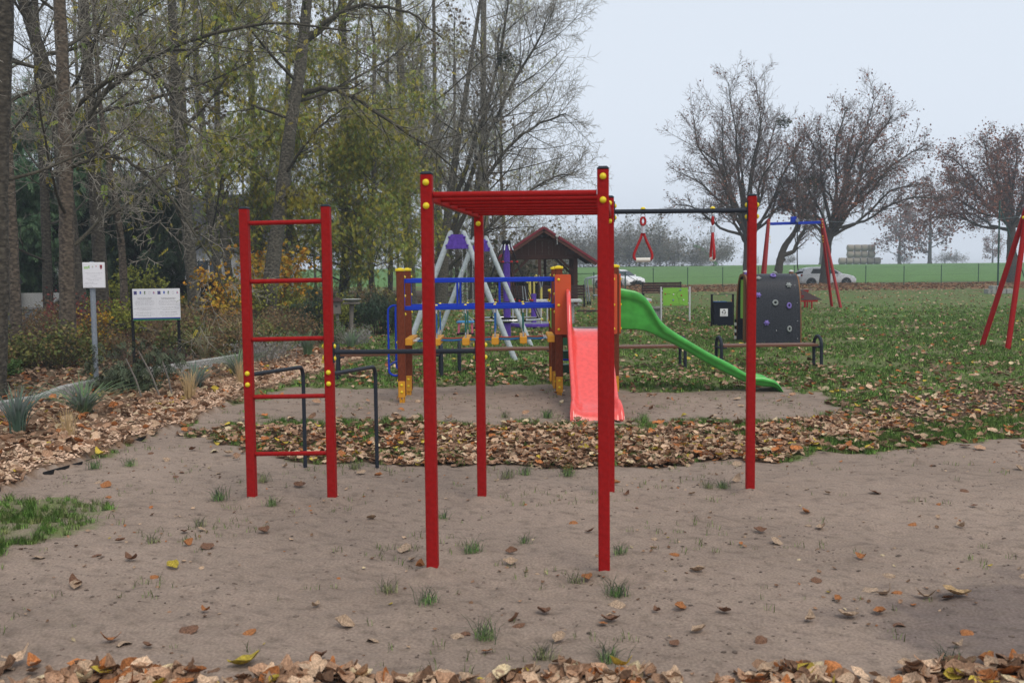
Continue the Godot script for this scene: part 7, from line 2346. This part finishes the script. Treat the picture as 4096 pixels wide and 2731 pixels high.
	fb.tube(PackedVector3Array([V(-0.75, 0.6, 0), V(-0.85, 0.25, 0.05), V(-0.8, -0.05, 0.1)]), PackedFloat32Array([0.03, 0.025, 0.03]), 6)
	var fo := tag(part(self, "fallen_branch", fb, M.bark_grey), "grey fallen branch propped in the brambles behind notice sign", "branch")
	fo.position = on(-8.3, -22.4)

func _ready() -> void:
	# camera, sky, sun, exposure
	var cam := Camera3D.new()
	cam.name = "camera"
	cam.fov = 37.0
	cam.near = 0.1
	cam.far = 3000.0
	add_child(cam)
	cam.position = V(0, 1.7, 0)
	cam.basis = Basis(Vector3.RIGHT, -deg_to_rad(4.17)) * Basis(Vector3.BACK, -0.0097)
	var lens := CameraAttributesPhysical.new()
	lens.frustum_focal_length = 35.0 / (2.0 * tan(deg_to_rad(18.5)))
	lens.frustum_focus_distance = 13.0
	lens.frustum_near = 0.1
	lens.frustum_far = 3000.0
	lens.exposure_aperture = 6.5
	cam.attributes = lens
	cam.fov = 37.0
	cam.current = true
	var sky := ProceduralSkyMaterial.new()
	sky.sky_top_color = Color(0.80, 0.835, 0.88)
	sky.sky_horizon_color = Color(0.885, 0.92, 0.965)
	sky.sky_curve = 0.25
	sky.ground_bottom_color = Color(0.5, 0.5, 0.5)
	sky.ground_horizon_color = Color(0.80, 0.83, 0.87)
	sky.sun_angle_max = 1.0
	var env := Environment.new()
	env.background_mode = Environment.BG_SKY
	env.sky = Sky.new()
	env.sky.sky_material = sky
	env.tonemap_mode = Environment.TONE_MAPPER_LINEAR
	env.tonemap_exposure = 1.15
	env.background_energy_multiplier = 1.0
	env.fog_enabled = true
	env.fog_density = 0.0013
	env.fog_light_color = Color(0.86, 0.90, 0.95)
	env.sdfgi_enabled = true
	env.ssao_enabled = true
	env.ssil_enabled = true
	var we := WorldEnvironment.new()
	we.name = "environment"
	we.environment = env
	add_child(we)
	var sun := DirectionalLight3D.new()
	sun.name = "overcast_sun"
	sun.light_energy = 0.5
	sun.light_color = Color(1.0, 0.97, 0.93)
	sun.light_angular_distance = 25.0
	sun.shadow_enabled = true
	add_child(sun)
	sun.rotation_degrees = Vector3(-55, 30, 0)

	rng.seed = 5
	for a in [[n_lo, 0.05, 1], [n_mid, 0.16, 2], [n_hi, 1.6, 3]]:
		a[0].noise_type = FastNoiseLite.TYPE_SIMPLEX_SMOOTH
		a[0].frequency = a[1]
		a[0].fractal_octaves = 3
		a[0].seed = a[2]
	n_dent.noise_type = FastNoiseLite.TYPE_CELLULAR
	n_dent.cellular_return_type = FastNoiseLite.RETURN_DISTANCE
	n_dent.frequency = 3.2
	n_dent.fractal_type = FastNoiseLite.FRACTAL_NONE
	n_dent.seed = 8
	materials()
	make_ground()
	print("ground ", Time.get_ticks_msec())
	far_places()
	hut()
	wire_fence()
	make_trees()
	print("trees ", Time.get_ticks_msec())
	make_plants()
	print("plants ", Time.get_ticks_msec())
	climbing_frame()
	play_tower()
	bench(-2.70, -15.75, -1.12, -15.95, "backless brown bench nearest the wood, behind the low bar")
	bench(-0.86, -16.55, 0.66, -16.65, "backless brown bench behind the rope bridge")
	bench(1.18, -16.75, 2.83, -16.85, "backless brown bench behind the green slide")
	bench(3.44, -16.9, 5.10, -16.95, "backless brown bench in front of the climbing tunnel")
	swing_set()
	rope_spinner()
	merry_go_round()
	climbing_arch()
	zip_line()
	small_equipment()
	signs()
	bird_tables()
	make_ground_cover()
	print("done ", Time.get_ticks_msec())
